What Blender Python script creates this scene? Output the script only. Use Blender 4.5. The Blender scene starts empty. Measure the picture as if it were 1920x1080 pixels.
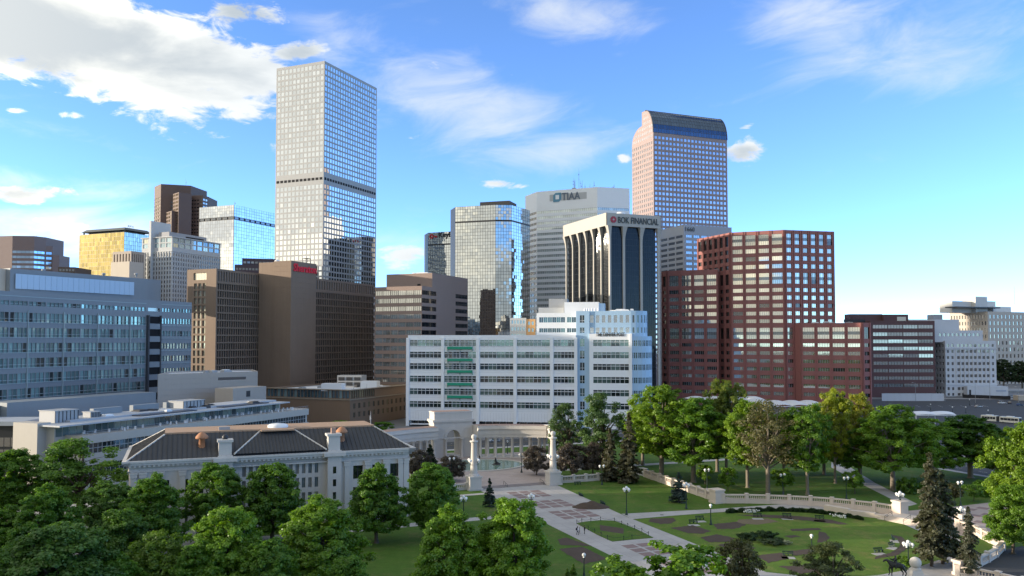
import bpy, bmesh, math, random
import numpy as np
from mathutils import Vector, Matrix
R = math.radians
random.seed(7); rng = np.random.default_rng(7)
scene = bpy.context.scene
COL = scene.collection

# ------------------------------------------------------------------ camera
CAM_H = 40.0            # roof terrace the photograph was taken from
FPX, UC, VC, PITCH = 1540.0, 960.0, 581.0, R(2.2)   # focal length in photo pixels, principal point, upward tilt
cam_data = bpy.data.cameras.new('camera'); cam = bpy.data.objects.new('camera', cam_data)
COL.objects.link(cam); scene.camera = cam
cam.location = (0, 0, CAM_H); cam.rotation_euler = (R(90) + PITCH, 0, 0)
cam_data.sensor_width = 36.0; cam_data.lens = FPX / 1920 * 36
cam_data.shift_y = (VC - 540) / 1920
cam_data.clip_start = 1.0; cam_data.clip_end = 20000

# ------------------------------------------------------------------ sky, sun, exposure
SUN_AZ, SUN_EL = R(-94), R(7.0)      # azimuth from +Y, positive to the right; low evening sun on the left
SUN_STRENGTH, SKY_STRENGTH, EXPOSURE = 2.0, 0.15, 1.9
world = bpy.data.worlds.new('World'); scene.world = world; world.use_nodes = True
class NT:                                   # small node-tree helper
    def __init__(s, tree): s.t = tree; s.n = tree.nodes; s.l = tree.links
    def add(s, kind, **kw):
        n = s.n.new(kind)
        for k, v in kw.items(): setattr(n, k, v)
        return n
    def put(s, sock, v):
        if isinstance(v, bpy.types.NodeSocket): s.l.new(v, sock)
        elif v is not None: sock.default_value = v
    def m(s, op, a, b=None, c=None, clamp=False):
        n = s.add('ShaderNodeMath', operation=op, use_clamp=clamp)
        for i, v in enumerate((a, b, c)): s.put(n.inputs[i], v)
        return n.outputs[0]
    def mix(s, f, a, b, blend='MIX'):
        n = s.add('ShaderNodeMix', data_type='RGBA', blend_type=blend)
        s.put(n.inputs[0], f); s.put(n.inputs[6], a); s.put(n.inputs[7], b)
        return n.outputs[2]
    def noise(s, vec, scale, detail=4, rough=.5, dist=0, lac=2.0, out=0):
        n = s.add('ShaderNodeTexNoise')
        s.put(n.inputs['Vector'], vec); s.put(n.inputs['Scale'], scale); s.put(n.inputs['Detail'], detail)
        s.put(n.inputs['Roughness'], rough); s.put(n.inputs['Distortion'], dist); s.put(n.inputs['Lacunarity'], lac)
        return n.outputs[out]
    def smooth(s, v, a, b, lo=0., hi=1.):
        n = s.add('ShaderNodeMapRange', interpolation_type='SMOOTHSTEP')
        s.put(n.inputs[0], v); s.put(n.inputs[1], a); s.put(n.inputs[2], b); s.put(n.inputs[3], lo); s.put(n.inputs[4], hi)
        return n.outputs[0]
    def xyz(s, x, y, z):
        n = s.add('ShaderNodeCombineXYZ')
        for i, v in enumerate((x, y, z)): s.put(n.inputs[i], v)
        return n.outputs[0]
def build_world():
    t = NT(world.node_tree); t.n.clear()
    out = t.add('ShaderNodeOutputWorld'); bg = t.add('ShaderNodeBackground')
    sky = t.add('ShaderNodeTexSky', sky_type='NISHITA', sun_disc=False)
    sky.sun_elevation = SUN_EL; sky.sun_rotation = SUN_AZ
    sky.altitude = 3500; sky.air_density = .72; sky.dust_density = .15; sky.ozone_density = 2.6
    hs = t.add('ShaderNodeHueSaturation'); hs.inputs['Saturation'].default_value = 1.0; hs.inputs['Hue'].default_value = .503
    t.l.new(sky.outputs[0], hs.inputs['Color'])
    tc = t.add('ShaderNodeTexCoord'); sp = t.add('ShaderNodeSeparateXYZ'); t.l.new(tc.outputs['Generated'], sp.inputs[0])
    az = t.m('ARCTAN2', sp.outputs[0], sp.outputs[1]); el = t.m('ARCSINE', sp.outputs[2])
    def ae(u, v):                            # photo pixel -> compass direction of the sky
        a = math.atan((u - UC) / FPX); return a, math.atan((640 - v) / FPX * math.cos(a))
    def blob(u, v, ru, rv, tilt=0., w=1.):
        a0, e0 = ae(u, v); c, s_ = math.cos(R(tilt)), math.sin(R(tilt))
        da = t.m('SUBTRACT', az, a0); de = t.m('SUBTRACT', el, e0)
        p = t.m('MULTIPLY', t.m('ADD', t.m('MULTIPLY', da, c), t.m('MULTIPLY', de, s_)), FPX / ru)
        q = t.m('MULTIPLY', t.m('SUBTRACT', t.m('MULTIPLY', de, c), t.m('MULTIPLY', da, s_)), FPX / rv)
        r2 = t.m('ADD', t.m('MULTIPLY', p, p), t.m('MULTIPLY', q, q))
        return t.m('MULTIPLY', t.m('EXPONENT', t.m('MULTIPLY', r2, -1.0)), w)
    def cover(lst):
        o = None
        for b in lst:
            v = blob(*b); o = v if o is None else t.m('MAXIMUM', o, v)
        return o
    # added cloud cover out of view, thickened overhead and behind for fill light; the clouds in view have their own places
    co = t.xyz(t.m('MULTIPLY', az, 1.0), t.m('MULTIPLY', el, 2.3), 3.7)
    n1 = t.noise(co, 8.5, 10, .60, .35)
    n2 = t.noise(co, 24., 8, .64, .5)
    puffs = [(190, 84, 430, 100, -9, 1.05), (440, 150, 170, 50, -10, .9), (-150, 10, 320, 110, 0, 1.0), (440, 15, 130, 40, 8, .66), (555, 90, 80, 26, 10, .66),
             (118, 212, 48, 13, 4, .62), (20, 202, 32, 9, 0, .55), (20, 365, 105, 26, 6, .66), (75, 412, 42, 13, 0, .58), (120, 425, 60, 14, 0, .5),
             (940, 342, 85, 16, -4, .66), (1395, 280, 62, 32, 8, .66), (1170, 294, 26, 14, 0, .62), (1410, 232, 26, 8, 10, .5), (795, 118, 60, 18, 4, .5), (960, 134, 14, 5, 0, .5), (760, 480, 70, 30, 0, .5)]
    cp = cover(puffs)
    sd = (math.sin(SUN_AZ) * math.cos(SUN_EL), math.cos(SUN_AZ) * math.cos(SUN_EL), math.sin(SUN_EL))
    dp = t.add('ShaderNodeVectorMath', operation='DOT_PRODUCT'); t.l.new(tc.outputs['Generated'], dp.inputs[0]); dp.inputs[1].default_value = sd
    west = t.smooth(dp.outputs['Value'], .3, .95)      # the cloud bank at the left goes on towards the evening sun
    east = t.m('MULTIPLY', t.smooth(sp.outputs[0], .15, .6), t.smooth(sp.outputs[2], .75, .45))    # the sky clears towards the right, as it does in view
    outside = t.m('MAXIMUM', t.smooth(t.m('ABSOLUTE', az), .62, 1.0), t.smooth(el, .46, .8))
    fill_cover = t.m('MULTIPLY', outside, t.smooth(t.m('SUBTRACT', t.m('ADD', t.noise(co, 1.6, 3, .5), t.m('MULTIPLY', west, .16)), t.m('MULTIPLY', east, .22)), .28, .48, 0., .95))
    cp = t.m('MAXIMUM', cp, fill_cover)
    dens = t.smooth(t.m('ADD', t.m('MULTIPLY', t.m('SUBTRACT', t.m('ADD', t.m('MULTIPLY', n1, .6), t.m('MULTIPLY', n2, .4)), .5), 2.1), cp), .42, .64)
    # wisps: stretched noise, never opaque
    cw = t.xyz(t.m('ADD', t.m('MULTIPLY', az, 1.0), t.m('MULTIPLY', el, .5)), t.m('SUBTRACT', t.m('MULTIPLY', el, 2.9), t.m('MULTIPLY', az, .55)), 9.1)
    n3 = t.noise(cw, 8.0, 8, .6, .5)
    wisps = [(880, 200, 230, 100, -14, .9), (1060, 270, 190, 50, 8, .8), (1560, 40, 150, 60, -8, 1.), (1700, 90, 260, 80, -16, .8), (1080, 15, 170, 45, -8, .85), (1850, 50, 130, 60, -5, .6),
             (150, 430, 260, 60, 0, .9), (760, 470, 130, 60, 0, .75), (90, 350, 200, 40, 5, .75), (1500, 300, 200, 30, 0, .3), (60, 220, 200, 50, -5, .3), (620, 60, 120, 60, -10, .7), (330, 330, 260, 40, 4, .35)]
    cw_ = t.m('MAXIMUM', cover(wisps), t.m('MULTIPLY', fill_cover, .6))
    wd = t.m('MULTIPLY', t.smooth(t.m('ADD', t.m('MULTIPLY', t.m('SUBTRACT', n3, .5), 1.7), cw_), .26, 1.30), .70)
    # cloud colour: lit rims, greyer thick middles; brighter and creamier towards the sun
    toward = t.smooth(dp.outputs['Value'], .2, 1.0)
    thick = t.smooth(t.m('ADD', t.m('MULTIPLY', t.m('SUBTRACT', t.noise(co, 5.0, 6, .55, .3), .5), 1.6), cp), .50, .95)
    k = 1.0 / SKY_STRENGTH
    white = t.mix(toward, (.25*k, .262*k, .268*k, 1), (.92*k, .83*k, .63*k, 1))
    grey = t.mix(toward, (.145*k, .165*k, .183*k, 1), (.34*k, .335*k, .31*k, 1))
    ccol = t.mix(thick, white, grey)
    above = t.smooth(el, -.01, .01)
    c = t.mix(t.m('MULTIPLY', wd, above), hs.outputs[0], white)
    c = t.mix(t.m('MULTIPLY', dens, above), c, ccol)
    t.l.new(c, bg.inputs['Color']); bg.inputs['Strength'].default_value = SKY_STRENGTH
    t.l.new(bg.outputs[0], out.inputs[0])
build_world()
sun_data = bpy.data.lights.new('sun', 'SUN'); sun = bpy.data.objects.new('sun', sun_data); COL.objects.link(sun)
world.cycles.sampling_method = 'MANUAL'; world.cycles.sample_map_resolution = 512
sun_data.energy = SUN_STRENGTH; sun_data.angle = R(0.6); sun_data.color = (1.0, .87, .70)
_sd = Vector((math.sin(SUN_AZ) * math.cos(SUN_EL), math.cos(SUN_AZ) * math.cos(SUN_EL), math.sin(SUN_EL)))
sun.rotation_euler = _sd.to_track_quat('Z', 'Y').to_euler(); sun.location = (-300, 0, 200)
vs = scene.view_settings
vs.view_transform = 'Standard'; vs.look = 'None'; vs.gamma = 1.0; vs.exposure = EXPOSURE; vs.use_curve_mapping = False
scene.render.resolution_x, scene.render.resolution_y = 1024, 576
# ------------------------------------------------------------------ geometry helpers
def ray(u, v):
    a, b = u - UC, VC - v
    return a, FPX * math.cos(PITCH) - b * math.sin(PITCH), FPX * math.sin(PITCH) + b * math.cos(PITCH)
def at_y(u, v, y):                 # point at depth y seen in photo pixel (u, v)
    a, b, c = ray(u, v); k = y / b; return Vector((a * k, y, CAM_H + c * k))
def G(u, v, z=0.0):                # point of the level z seen in photo pixel (u, v)
    a, b, c = ray(u, v); k = (z - CAM_H) / c; return Vector((a * k, b * k, z))
def Zv(v, y): return at_y(UC, v, y).z
def colx(u, y): return at_y(u, 640, y).x
def V2(x, y): return Vector((x, y))
def cpt(u, y): return V2(colx(u, y), y)
def s_of_u(P, d, u):               # distance along the line P + s d at which it crosses photo column u
    k = colx(u, 1.0); return (k * P.y - P.x) / (d.x - k * d.y)
def hit(P, d, u): return P + d * s_of_u(P, d, u)
DR = V2(math.sin(R(23)), math.cos(R(23))); DL = V2(-DR.y, DR.x)      # diagonal downtown street grid
GN = V2(-math.sin(R(22)), math.cos(R(22))); GE = V2(GN.y, -GN.x)     # park grid: north and east
class Face:                        # a vertical plane: s along d (to the right seen from outside), o outwards
    def __init__(s, P, d): s.P = P.copy(); s.d = d.normalized(); s.n = V2(s.d.y, -s.d.x)
    def p(s, a, z, o=0.0): return (s.P.x + s.d.x * a + s.n.x * o, s.P.y + s.d.y * a + s.n.y * o, z)
    def s(s, u): return s_of_u(s.P, s.d, u)
    def y(s, a): return s.P.y + s.d.y * a
    def z(s, u, v): return Zv(v, s.y(s.s(u)))
    def ang(s): return math.atan2(s.d.y, s.d.x)
def between(A, B): return Face(A, B - A), (B - A).length
class MB:
    def __init__(s): s.v = []; s.f = []; s.m = []; s.r = []; s.sm = []
    def face(s, pts, m=0, r=0.0, sm=False):
        i = len(s.v); s.v.extend([tuple(p) for p in pts]); s.f.append(tuple(range(i, i + len(pts)))); s.m.append(m); s.r.append(r); s.sm.append(sm)
    def mesh(s, vs, fs, m=0, r=0.0, sm=False):
        i = len(s.v); s.v.extend([tuple(p) for p in vs])
        for f in fs: s.f.append(tuple(i + k for k in f)); s.m.append(m); s.r.append(r); s.sm.append(sm)
    BOXF = ((0,3,2,1),(4,5,6,7),(0,1,5,4),(1,2,6,5),(2,3,7,6),(3,0,4,7))
    def box(s, c, sz, rz=0.0, m=0, r=0.0):         # centre of base, size
        ca, sa = math.cos(rz), math.sin(rz); pts = []
        for z in (0, sz[2]):
            for x, y in ((-.5,-.5),(.5,-.5),(.5,.5),(-.5,.5)):
                x, y = x * sz[0], y * sz[1]; pts.append((c[0] + x*ca - y*sa, c[1] + x*sa + y*ca, c[2] + z))
        s.mesh(pts, s.BOXF, m, r)
    def fbox(s, F, a0, a1, z0, z1, o0, o1, m=0, r=0.0):
        pts = [F.p(a0,z0,o1),F.p(a1,z0,o1),F.p(a1,z0,o0),F.p(a0,z0,o0),F.p(a0,z1,o1),F.p(a1,z1,o1),F.p(a1,z1,o0),F.p(a0,z1,o0)]
        s.mesh(pts, s.BOXF, m, r)
    def prism(s, poly, z0, z1, m=0, mt=None, cap=True, sm=False):
        n = len(poly); vs = [(p[0], p[1], z0) for p in poly] + [(p[0], p[1], z1) for p in poly]
        s.mesh(vs, [(i, (i+1) % n, n + (i+1) % n, n + i) for i in range(n)], m, 0, sm)
        if cap:
            s.face([(p[0], p[1], z1) for p in poly], m if mt is None else mt)
            s.face([(p[0], p[1], z0) for p in reversed(poly)], m)
    def frustum(s, pa, za, pb, zb, m=0, cap=True):
        n = len(pa); vs = [(p[0], p[1], za) for p in pa] + [(p[0], p[1], zb) for p in pb]
        s.mesh(vs, [(i, (i+1) % n, n + (i+1) % n, n + i) for i in range(n)], m)
        if cap: s.face([(p[0], p[1], zb) for p in pb], m); s.face([(p[0], p[1], za) for p in reversed(pa)], m)
    def cyl(s, p0, p1, r0, r1=None, n=8, m=0, cap=True):
        r1 = r0 if r1 is None else r1; p0, p1 = Vector(p0), Vector(p1); ax = (p1 - p0).normalized()
        t = Vector((1,0,0)) if abs(ax.x) < .8 else Vector((0,1,0)); b = ax.cross(t).normalized(); c = ax.cross(b)
        vs = []
        for p, r in ((p0, r0), (p1, r1)):
            for k in range(n):
                a = 2*math.pi*k/n; vs.append(p + (b*math.cos(a) + c*math.sin(a)) * r)
        s.mesh(vs, [(k, n+k, n+(k+1)%n, (k+1)%n) for k in range(n)], m, 0, True)
        if cap: s.mesh(vs, [tuple(range(n)), tuple(reversed(range(n, 2*n)))], m)
    def tube(s, pts, rad, n=6, m=0):
        for i in range(len(pts) - 1):
            ra = rad[i] if isinstance(rad, (list, tuple)) else rad; rb = rad[i+1] if isinstance(rad, (list, tuple)) else rad
            s.cyl(pts[i], pts[i+1], ra, rb, n, m, True)
    def lathe(s, c, prof, n=12, m=0, sm=True):     # prof: (radius, z)
        vs = []
        for r, z in prof:
            for k in range(n):
                a = 2*math.pi*k/n; vs.append((c[0] + r*math.cos(a), c[1] + r*math.sin(a), c[2] + z))
        fs = []
        for j in range(len(prof) - 1):
            for k in range(n): fs.append((j*n+k, j*n+(k+1)%n, (j+1)*n+(k+1)%n, (j+1)*n+k))
        s.mesh(vs, fs, m, 0, sm)
        s.mesh(vs, [tuple(reversed(range(n))), tuple(range((len(prof)-1)*n, len(prof)*n))], m)
    def ball(s, c, r, m=0, n=10, k=7, sz=(1,1,1)):
        pr = []
        for j in range(k + 1):
            a = -math.pi/2 + math.pi*j/k; pr.append((max(r*math.cos(a), 1e-3)*sz[0], r*math.sin(a)*sz[2]))
        s.lathe(c, pr, n, m)
    def build(s, name, mats, parent=None, base=(0,0,0), kind=None, bevel=0):
        me = bpy.data.meshes.new(name); b = Vector(base)
        me.from_pydata([(x - b.x, y - b.y, z - b.z) for x, y, z in s.v], [], s.f)
        mats = mats if isinstance(mats, (list, tuple)) else [mats]
        for m in mats: me.materials.append(m)
        me.polygons.foreach_set('material_index', s.m); me.polygons.foreach_set('use_smooth', s.sm)
        if any(s.r):
            a = me.attributes.new('rnd', 'FLOAT', 'FACE'); a.data.foreach_set('value', s.r)
        me.update()
        return put(name, me, parent, kind)
def put(name, me, parent=None, kind=None, loc=None, rz=None):
    o = bpy.data.objects.new(name, me); COL.objects.link(o)
    if parent is not None: o.parent = parent
    elif loc is None: pass
    if loc is not None: o.location = loc
    if rz is not None: o.rotation_euler = (0, 0, rz)
    if kind: o['kind'] = kind
    return o
class Thing:
    def __init__(s, name, label, cat, base, group=None, rz=0.0):
        s.base = Vector((base[0], base[1], base[2] if len(base) > 2 else 0.0))
        s.o = bpy.data.objects.new(name, None); COL.objects.link(s.o); s.o.location = s.base
        s.o.empty_display_size = .5
        s.o['label'] = label; s.o['category'] = cat
        if group: s.o['group'] = group
    def part(s, mb, name, mats, kind=None, parent=None, label=None):
        o = mb.build(name, mats, parent or s.o, s.base, kind)
        if label: o['label'] = label
        return o
    def copy_part(s, name, me, loc, rz=0.0, rx=0.0, parent=None):
        o = bpy.data.objects.new(name, me); COL.objects.link(o); o.parent = parent or s.o
        o.location = Vector(loc) - s.base; o.rotation_euler = (rx, 0, rz); return o
def structure(mb, name, mats, kind='structure'): return mb.build(name, mats, None, (0,0,0), kind)
def inset(poly, d):                # convex polygon, counter-clockwise
    n = len(poly); out = []
    for i in range(n):
        a, b, c = Vector(poly[i-1][:2]), Vector(poly[i][:2]), Vector(poly[(i+1) % n][:2])
        e1, e2 = (b - a).normalized(), (c - b).normalized(); n1, n2 = V2(-e1.y, e1.x), V2(-e2.y, e2.x)
        k = n1 + n2; k = k / max(k.dot(n1), .2); out.append(b + k * d)
    return out
def roof_on(mb, poly, z, m_wall=0, m_roof=1, par=.9, th=.45):     # flat roof behind a parapet
    q = inset(poly, th); n = len(poly)
    mb.face([(p[0], p[1], z - par) for p in q], m_roof)
    for i in range(n):
        j = (i + 1) % n
        mb.face([(poly[i][0], poly[i][1], z), (poly[j][0], poly[j][1], z), (q[j][0], q[j][1], z), (q[i][0], q[i][1], z)], m_wall)
        mb.face([(q[i][0], q[i][1], z), (q[j][0], q[j][1], z), (q[j][0], q[j][1], z - par), (q[i][0], q[i][1], z - par)], m_wall)
def plain(mb, A, B, z0, z1, m=0): mb.face([(A[0],A[1],z0),(B[0],B[1],z0),(B[0],B[1],z1),(A[0],A[1],z1)], m)
def wall_grid(mb, F, W, z0, z1, xo, zo, depth, m=0, mrev=None, closed=None):
    """wall with real openings: xo, zo are the open spans along s and z; returns the open cells"""
    mrev = m if mrev is None else mrev; cells = []; zc = z0
    xo = sorted(xo); zo = sorted(zo)
    def q(a0, a1, b0, b1, mm=m): mb.face([F.p(a0,b0),F.p(a1,b0),F.p(a1,b1),F.p(a0,b1)], mm)
    for zi, (za, zb) in enumerate(zo):
        if za > zc + 1e-4: q(0, W, zc, za)
        sc = 0.0
        for xi, (xa, xb) in enumerate(xo):
            if closed and closed(xi, zi): continue
            if xa > sc + 1e-4: q(sc, xa, za, zb)
            e = -depth
            mb.face([F.p(xa,za),F.p(xb,za),F.p(xb,za,e),F.p(xa,za,e)], mrev); mb.face([F.p(xb,zb),F.p(xa,zb),F.p(xa,zb,e),F.p(xb,zb,e)], mrev)
            mb.face([F.p(xa,zb),F.p(xa,za),F.p(xa,za,e),F.p(xa,zb,e)], mrev); mb.face([F.p(xb,za),F.p(xb,zb),F.p(xb,zb,e),F.p(xb,za,e)], mrev)
            cells.append((xa, xb, za, zb, xi, zi)); sc = xb
        if sc < W - 1e-4: q(sc, W, za, zb)
        zc = zb
    if zc < z1 - 1e-4: q(0, W, zc, z1)
    return cells
def spans(a, b, n, frac, off=.5):  # n equal bays in a..b, each with an opening of the given share
    p = (b - a) / n; g = p * (1 - frac); return [(a + i*p + g*off, a + (i+1)*p - g*(1-off)) for i in range(n)]
PANES = {}
def pane_mesh(w, h, glass, frame, mull, bar, th=.07):
    key = (round(w, 2), round(h, 2), glass.name, frame.name if frame else '', mull, bar)
    if key not in PANES:
        mb = MB(); F = Face(V2(0, 0), V2(1, 0))
        mb.fbox(F, -w/2, w/2, -h/2, h/2, -th, 0, 0)
        t = min(.16, w * .08) if frame else 0
        if frame:
            for k in range(1, mull + 1):
                c = -w/2 + w * k / (mull + 1); mb.fbox(F, c - t/2, c + t/2, -h/2, h/2, -.01, .07, 1)
            if bar: mb.fbox(F, -w/2, w/2, -h/2 + h*bar - t/2, -h/2 + h*bar + t/2, -.012, .075, 1)
        me_o = mb.build('window', [glass, frame] if frame else glass); me = me_o.data; bpy.data.objects.remove(me_o); PANES[key] = me
    return PANES[key]
def windows(th, F, cells, depth, glass, each=True, frame=None, mull=0, bar=0, jit=.25, name='window', parent=None):
    if each:
        a = F.ang(); g = 0.0
        for c in cells:
            w, h = c[1] - c[0] - g, c[3] - c[2] - g
            me = pane_mesh(w, h, glass, frame, mull, bar)
            x, y, z = F.p((c[0]+c[1])/2, (c[2]+c[3])/2, -depth + .0)
            th.copy_part(name, me, (x, y, z), a + R(random.uniform(-jit, jit)), R(random.uniform(-jit, jit)), parent)
    else:
        mb = MB(); panes(mb, F, cells, depth, jit, frame is not None, mull, bar)
        th.part(mb, name + '_field', [glass, frame or glass], 'stuff')
def panes(mb, F, cells, depth, jit=.25, frame=False, mull=0, bar=0):
    for c in cells:
        w, h = c[1]-c[0], c[3]-c[2]; jx, jz = math.tan(R(random.gauss(0, jit)))*w/2, math.tan(R(random.gauss(0, jit)))*h/2
        o = -depth + .02 + abs(jx) + abs(jz)
        mb.face([F.p(c[0],c[2],o-jx-jz-.0),F.p(c[1],c[2],o+jx-jz),F.p(c[1],c[3],o+jx+jz),F.p(c[0],c[3],o-jx+jz)], 0, random.random())
        if frame:
            for k in range(1, mull+1):
                s_ = c[0] + w*k/(mull+1); mb.fbox(F, s_-.06, s_+.06, c[2], c[3], o-.02, o+.09, 1)
            if bar: mb.fbox(F, c[0], c[1], c[2]+h*bar-.06, c[2]+h*bar+.06, o-.02, o+.1, 1)
def curtain(th, F, W, z0, z1, nx, nz, glass, mull, t=.12, jit=.3, proud=.10):
    g = MB(); b = MB(); pw, ph = W/nx, (z1-z0)/nz
    panes(g, F, [(i*pw, (i+1)*pw, z0+j*ph, z0+(j+1)*ph) for i in range(nx) for j in range(nz)], 0.0, jit)
    for i in range(nx+1): b.fbox(F, max(0,i*pw-t/2), min(W,i*pw+t/2), z0, z1, -.1, proud)
    for j in range(nz+1): b.fbox(F, 0, W, max(z0,z0+j*ph-t/2), min(z1,z0+j*ph+t/2), -.1, proud-.02)
    th.part(g, 'glass_panel_field', glass, 'stuff'); th.part(b, 'mullion_grid', mull, 'stuff')
def text(th, s, F, s0, s1, z0, h, mat, out=.15, ext=.12, name='sign_lettering', bold=0.0, parent=None, keep=False):
    cu = bpy.data.curves.new('txt', 'FONT'); cu.body = s; cu.size = 1.0; cu.extrude = .05; cu.offset = bold; cu.resolution_u = 3
    o = bpy.data.objects.new('txt', cu); COL.objects.link(o); dg = bpy.context.evaluated_depsgraph_get()
    me = bpy.data.meshes.new_from_object(o.evaluated_get(dg)); bpy.data.objects.remove(o)
    xs = [v.co.x for v in me.vertices]; ys = [v.co.y for v in me.vertices]; x0, x1, y0, y1 = min(xs), max(xs), min(ys), max(ys)
    for v in me.vertices:
        a = s0 + (v.co.x - x0) / (x1 - x0) * (s1 - s0); z = z0 + (v.co.y - y0) / (y1 - y0) * h
        v.co = Vector(F.p(a, z, out + (v.co.z / .05) * ext)) - th.base
    me.materials.clear(); me.materials.append(mat)
    ob = bpy.data.objects.new(name, me); COL.objects.link(ob); ob.parent = parent or th.o; return ob

# ------------------------------------------------------------------ materials
MATS = {}
def mat(name, rgb, rough=.8, var=.14, scale=.12, fine=3.0, fvar=.08, streak=.10, bump=0.0, bscale=8.0, metal=0.0, spec=.35):
    if name in MATS: return MATS[name]
    m = bpy.data.materials.new(name); m.use_nodes = True; t = NT(m.node_tree); b = t.n['Principled BSDF']; MATS[name] = m
    tc = t.add('ShaderNodeTexCoord'); geo = t.add('ShaderNodeNewGeometry'); P = geo.outputs['Position']
    k = t.m('ADD', 1 - var/2, t.m('MULTIPLY', t.noise(P, scale, 5, .6), var))
    k = t.m('MULTIPLY', k, t.m('ADD', 1 - fvar/2, t.m('MULTIPLY', t.noise(P, fine, 4, .6), fvar)))
    if streak:
        mp = t.add('ShaderNodeMapping'); mp.inputs['Scale'].default_value = (1.3, 1.3, .05); t.l.new(P, mp.inputs[0])
        k = t.m('MULTIPLY', k, t.m('ADD', 1 - streak*.6, t.m('MULTIPLY', t.noise(mp.outputs[0], .8, 5, .65), streak)))
    c = t.mix(1.0, (*rgb, 1), t.xyz(k, k, k), 'MULTIPLY'); t.l.new(c, b.inputs['Base Color'])
    b.inputs['Roughness'].default_value = rough; b.inputs['Metallic'].default_value = metal; b.inputs['Specular IOR Level'].default_value = spec
    if bump:
        bn = t.add('ShaderNodeBump'); bn.inputs['Strength'].default_value = bump; bn.inputs['Distance'].default_value = .05
        t.l.new(t.noise(P, bscale, 4, .6), bn.inputs['Height']); t.l.new(bn.outputs[0], b.inputs['Normal'])
    return m
def glass(name, rgb, rough=.03, metal=0.0, spec=1.0, var=.5, wave=.0, wscale=.25, alt=None, altp=.0):
    """window glass: reflective pane, every pane a little different (blinds, tint)"""
    if name in MATS: return MATS[name]
    m = bpy.data.materials.new(name); m.use_nodes = True; t = NT(m.node_tree); b = t.n['Principled BSDF']; MATS[name] = m
    oi = t.add('ShaderNodeObjectInfo'); at = t.add('ShaderNodeAttribute', attribute_name='rnd')
    rnd = t.m('FRACT', t.m('ADD', oi.outputs['Random'], at.outputs['Fac']))
    c = t.mix(1.0, (*rgb, 1), t.xyz(*[t.m('ADD', 1 - var/2, t.m('MULTIPLY', rnd, var))]*3), 'MULTIPLY')
    if alt: c = t.mix(t.m('LESS_THAN', t.m('FRACT', t.m('MULTIPLY', rnd, 7.31)), altp), c, (*alt, 1))
    t.l.new(c, b.inputs['Base Color']); b.inputs['Roughness'].default_value = rough
    b.inputs['Metallic'].default_value = metal; b.inputs['Specular IOR Level'].default_value = spec; b.inputs['IOR'].default_value = 1.9 if metal == 0 else 1.5
    if wave:
        geo = t.add('ShaderNodeNewGeometry'); bn = t.add('ShaderNodeBump'); bn.inputs['Strength'].default_value = wave; bn.inputs['Distance'].default_value = .1
        t.l.new(t.noise(geo.outputs['Position'], wscale, 2, .5), bn.inputs['Height']); t.l.new(bn.outputs[0], b.inputs['Normal'])
    return m
ROOF_GREY = mat('roof_gravel', (.30,.30,.31), .9, .25, .2, 4, .2, 0)
ROOF_WHITE = mat('roof_membrane', (.62,.63,.65), .7, .18, .15, 2, .1, 0)
ROOF_DARK = mat('roof_tar', (.07,.07,.075), .9, .25, .2, 4, .2, 0)
METAL_GREY = mat('grey_metal', (.32,.33,.34), .5, .1, .3, 3, .06, .06)
METAL_DARK = mat('dark_metal', (.035,.036,.04), .45, .1, .3, 3, .06, .0)
METAL_WHITE = mat('white_metal', (.72,.73,.74), .45, .08, .3, 3, .05, .06)
DARKVOID = mat('dark_recess', (.012,.012,.014), .9, .1, .3, 3, .05, 0)
GL_DARK = glass('dark_glass', (.018,.022,.026), .04, 0, 1.0, .8, .02)
GL_BLUE = glass('blue_glass', (.05,.09,.11), .05, 0, 1.0, .9, .02, .25, (.16,.24,.25), .25)
GL_OFFICE = glass('office_glass', (.55,.55,.52), .04, .82, .5, .25, .03)
GL_MIRROR = glass('mirror_glass', (.58,.60,.62), .02, 1.0, .5, .18, .05, .18)
GL_SILVER = glass('silver_glass', (.56,.57,.54), .03, 1.0, .5, .2, .04, .2)
GL_GOLD = glass('gold_glass', (.46,.36,.14), .06, 1.0, .5, .22, .05, .2)
GL_BLACK = glass('black_glass', (.012,.014,.018), .025, 0, 1.0, .5, .015, .12)
def roof_units(th, F, s0, s1, o0, o1, z, n, mats, hmax=3.0, name='roof_unit'):   # air handlers and boxes on a flat roof
    for k in range(n):
        mb = MB(); w, d, h = random.uniform(1.5, 5), random.uniform(1.5, 4), random.uniform(.8, hmax)
        a = random.uniform(s0, max(s0 + .1, s1 - w)); o = -random.uniform(o0, max(o0 + .1, o1 - d))
        mb.fbox(F, a, a + w, z, z + h, o - d, o); mb.fbox(F, a + w*.1, a + w*.9, z + h, z + h + .25, o - d*.9, o - d*.1)
        th.part(mb, name, random.choice(mats))
def antenna(th, x, y, z, h, r=.09, arms=0):
    mb = MB(); mb.cyl((x, y, z), (x, y, z + h), r, r*.5, 5)
    for k in range(arms):
        zz = z + h * (.55 + .4*k/max(arms,1)); a = random.uniform(0, 6.28); mb.cyl((x-.7*math.cos(a), y-.7*math.sin(a), zz), (x+.7*math.cos(a), y+.7*math.sin(a), zz), r*.6, r*.6, 4)
        mb.box((x+.7*math.cos(a), y+.7*math.sin(a), zz-.5), (.3,.3,1.0))
    th.part(mb, 'antenna', METAL_GREY)
def rect(C, du, left_u, right_u):  # corner towards the camera, its two street directions, photo columns of the far ends
    dl, dr = du; L, Rr = hit(C, dl, left_u), hit(C, dr, right_u)
    return [L, C, Rr, L + (Rr - C)]
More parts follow.
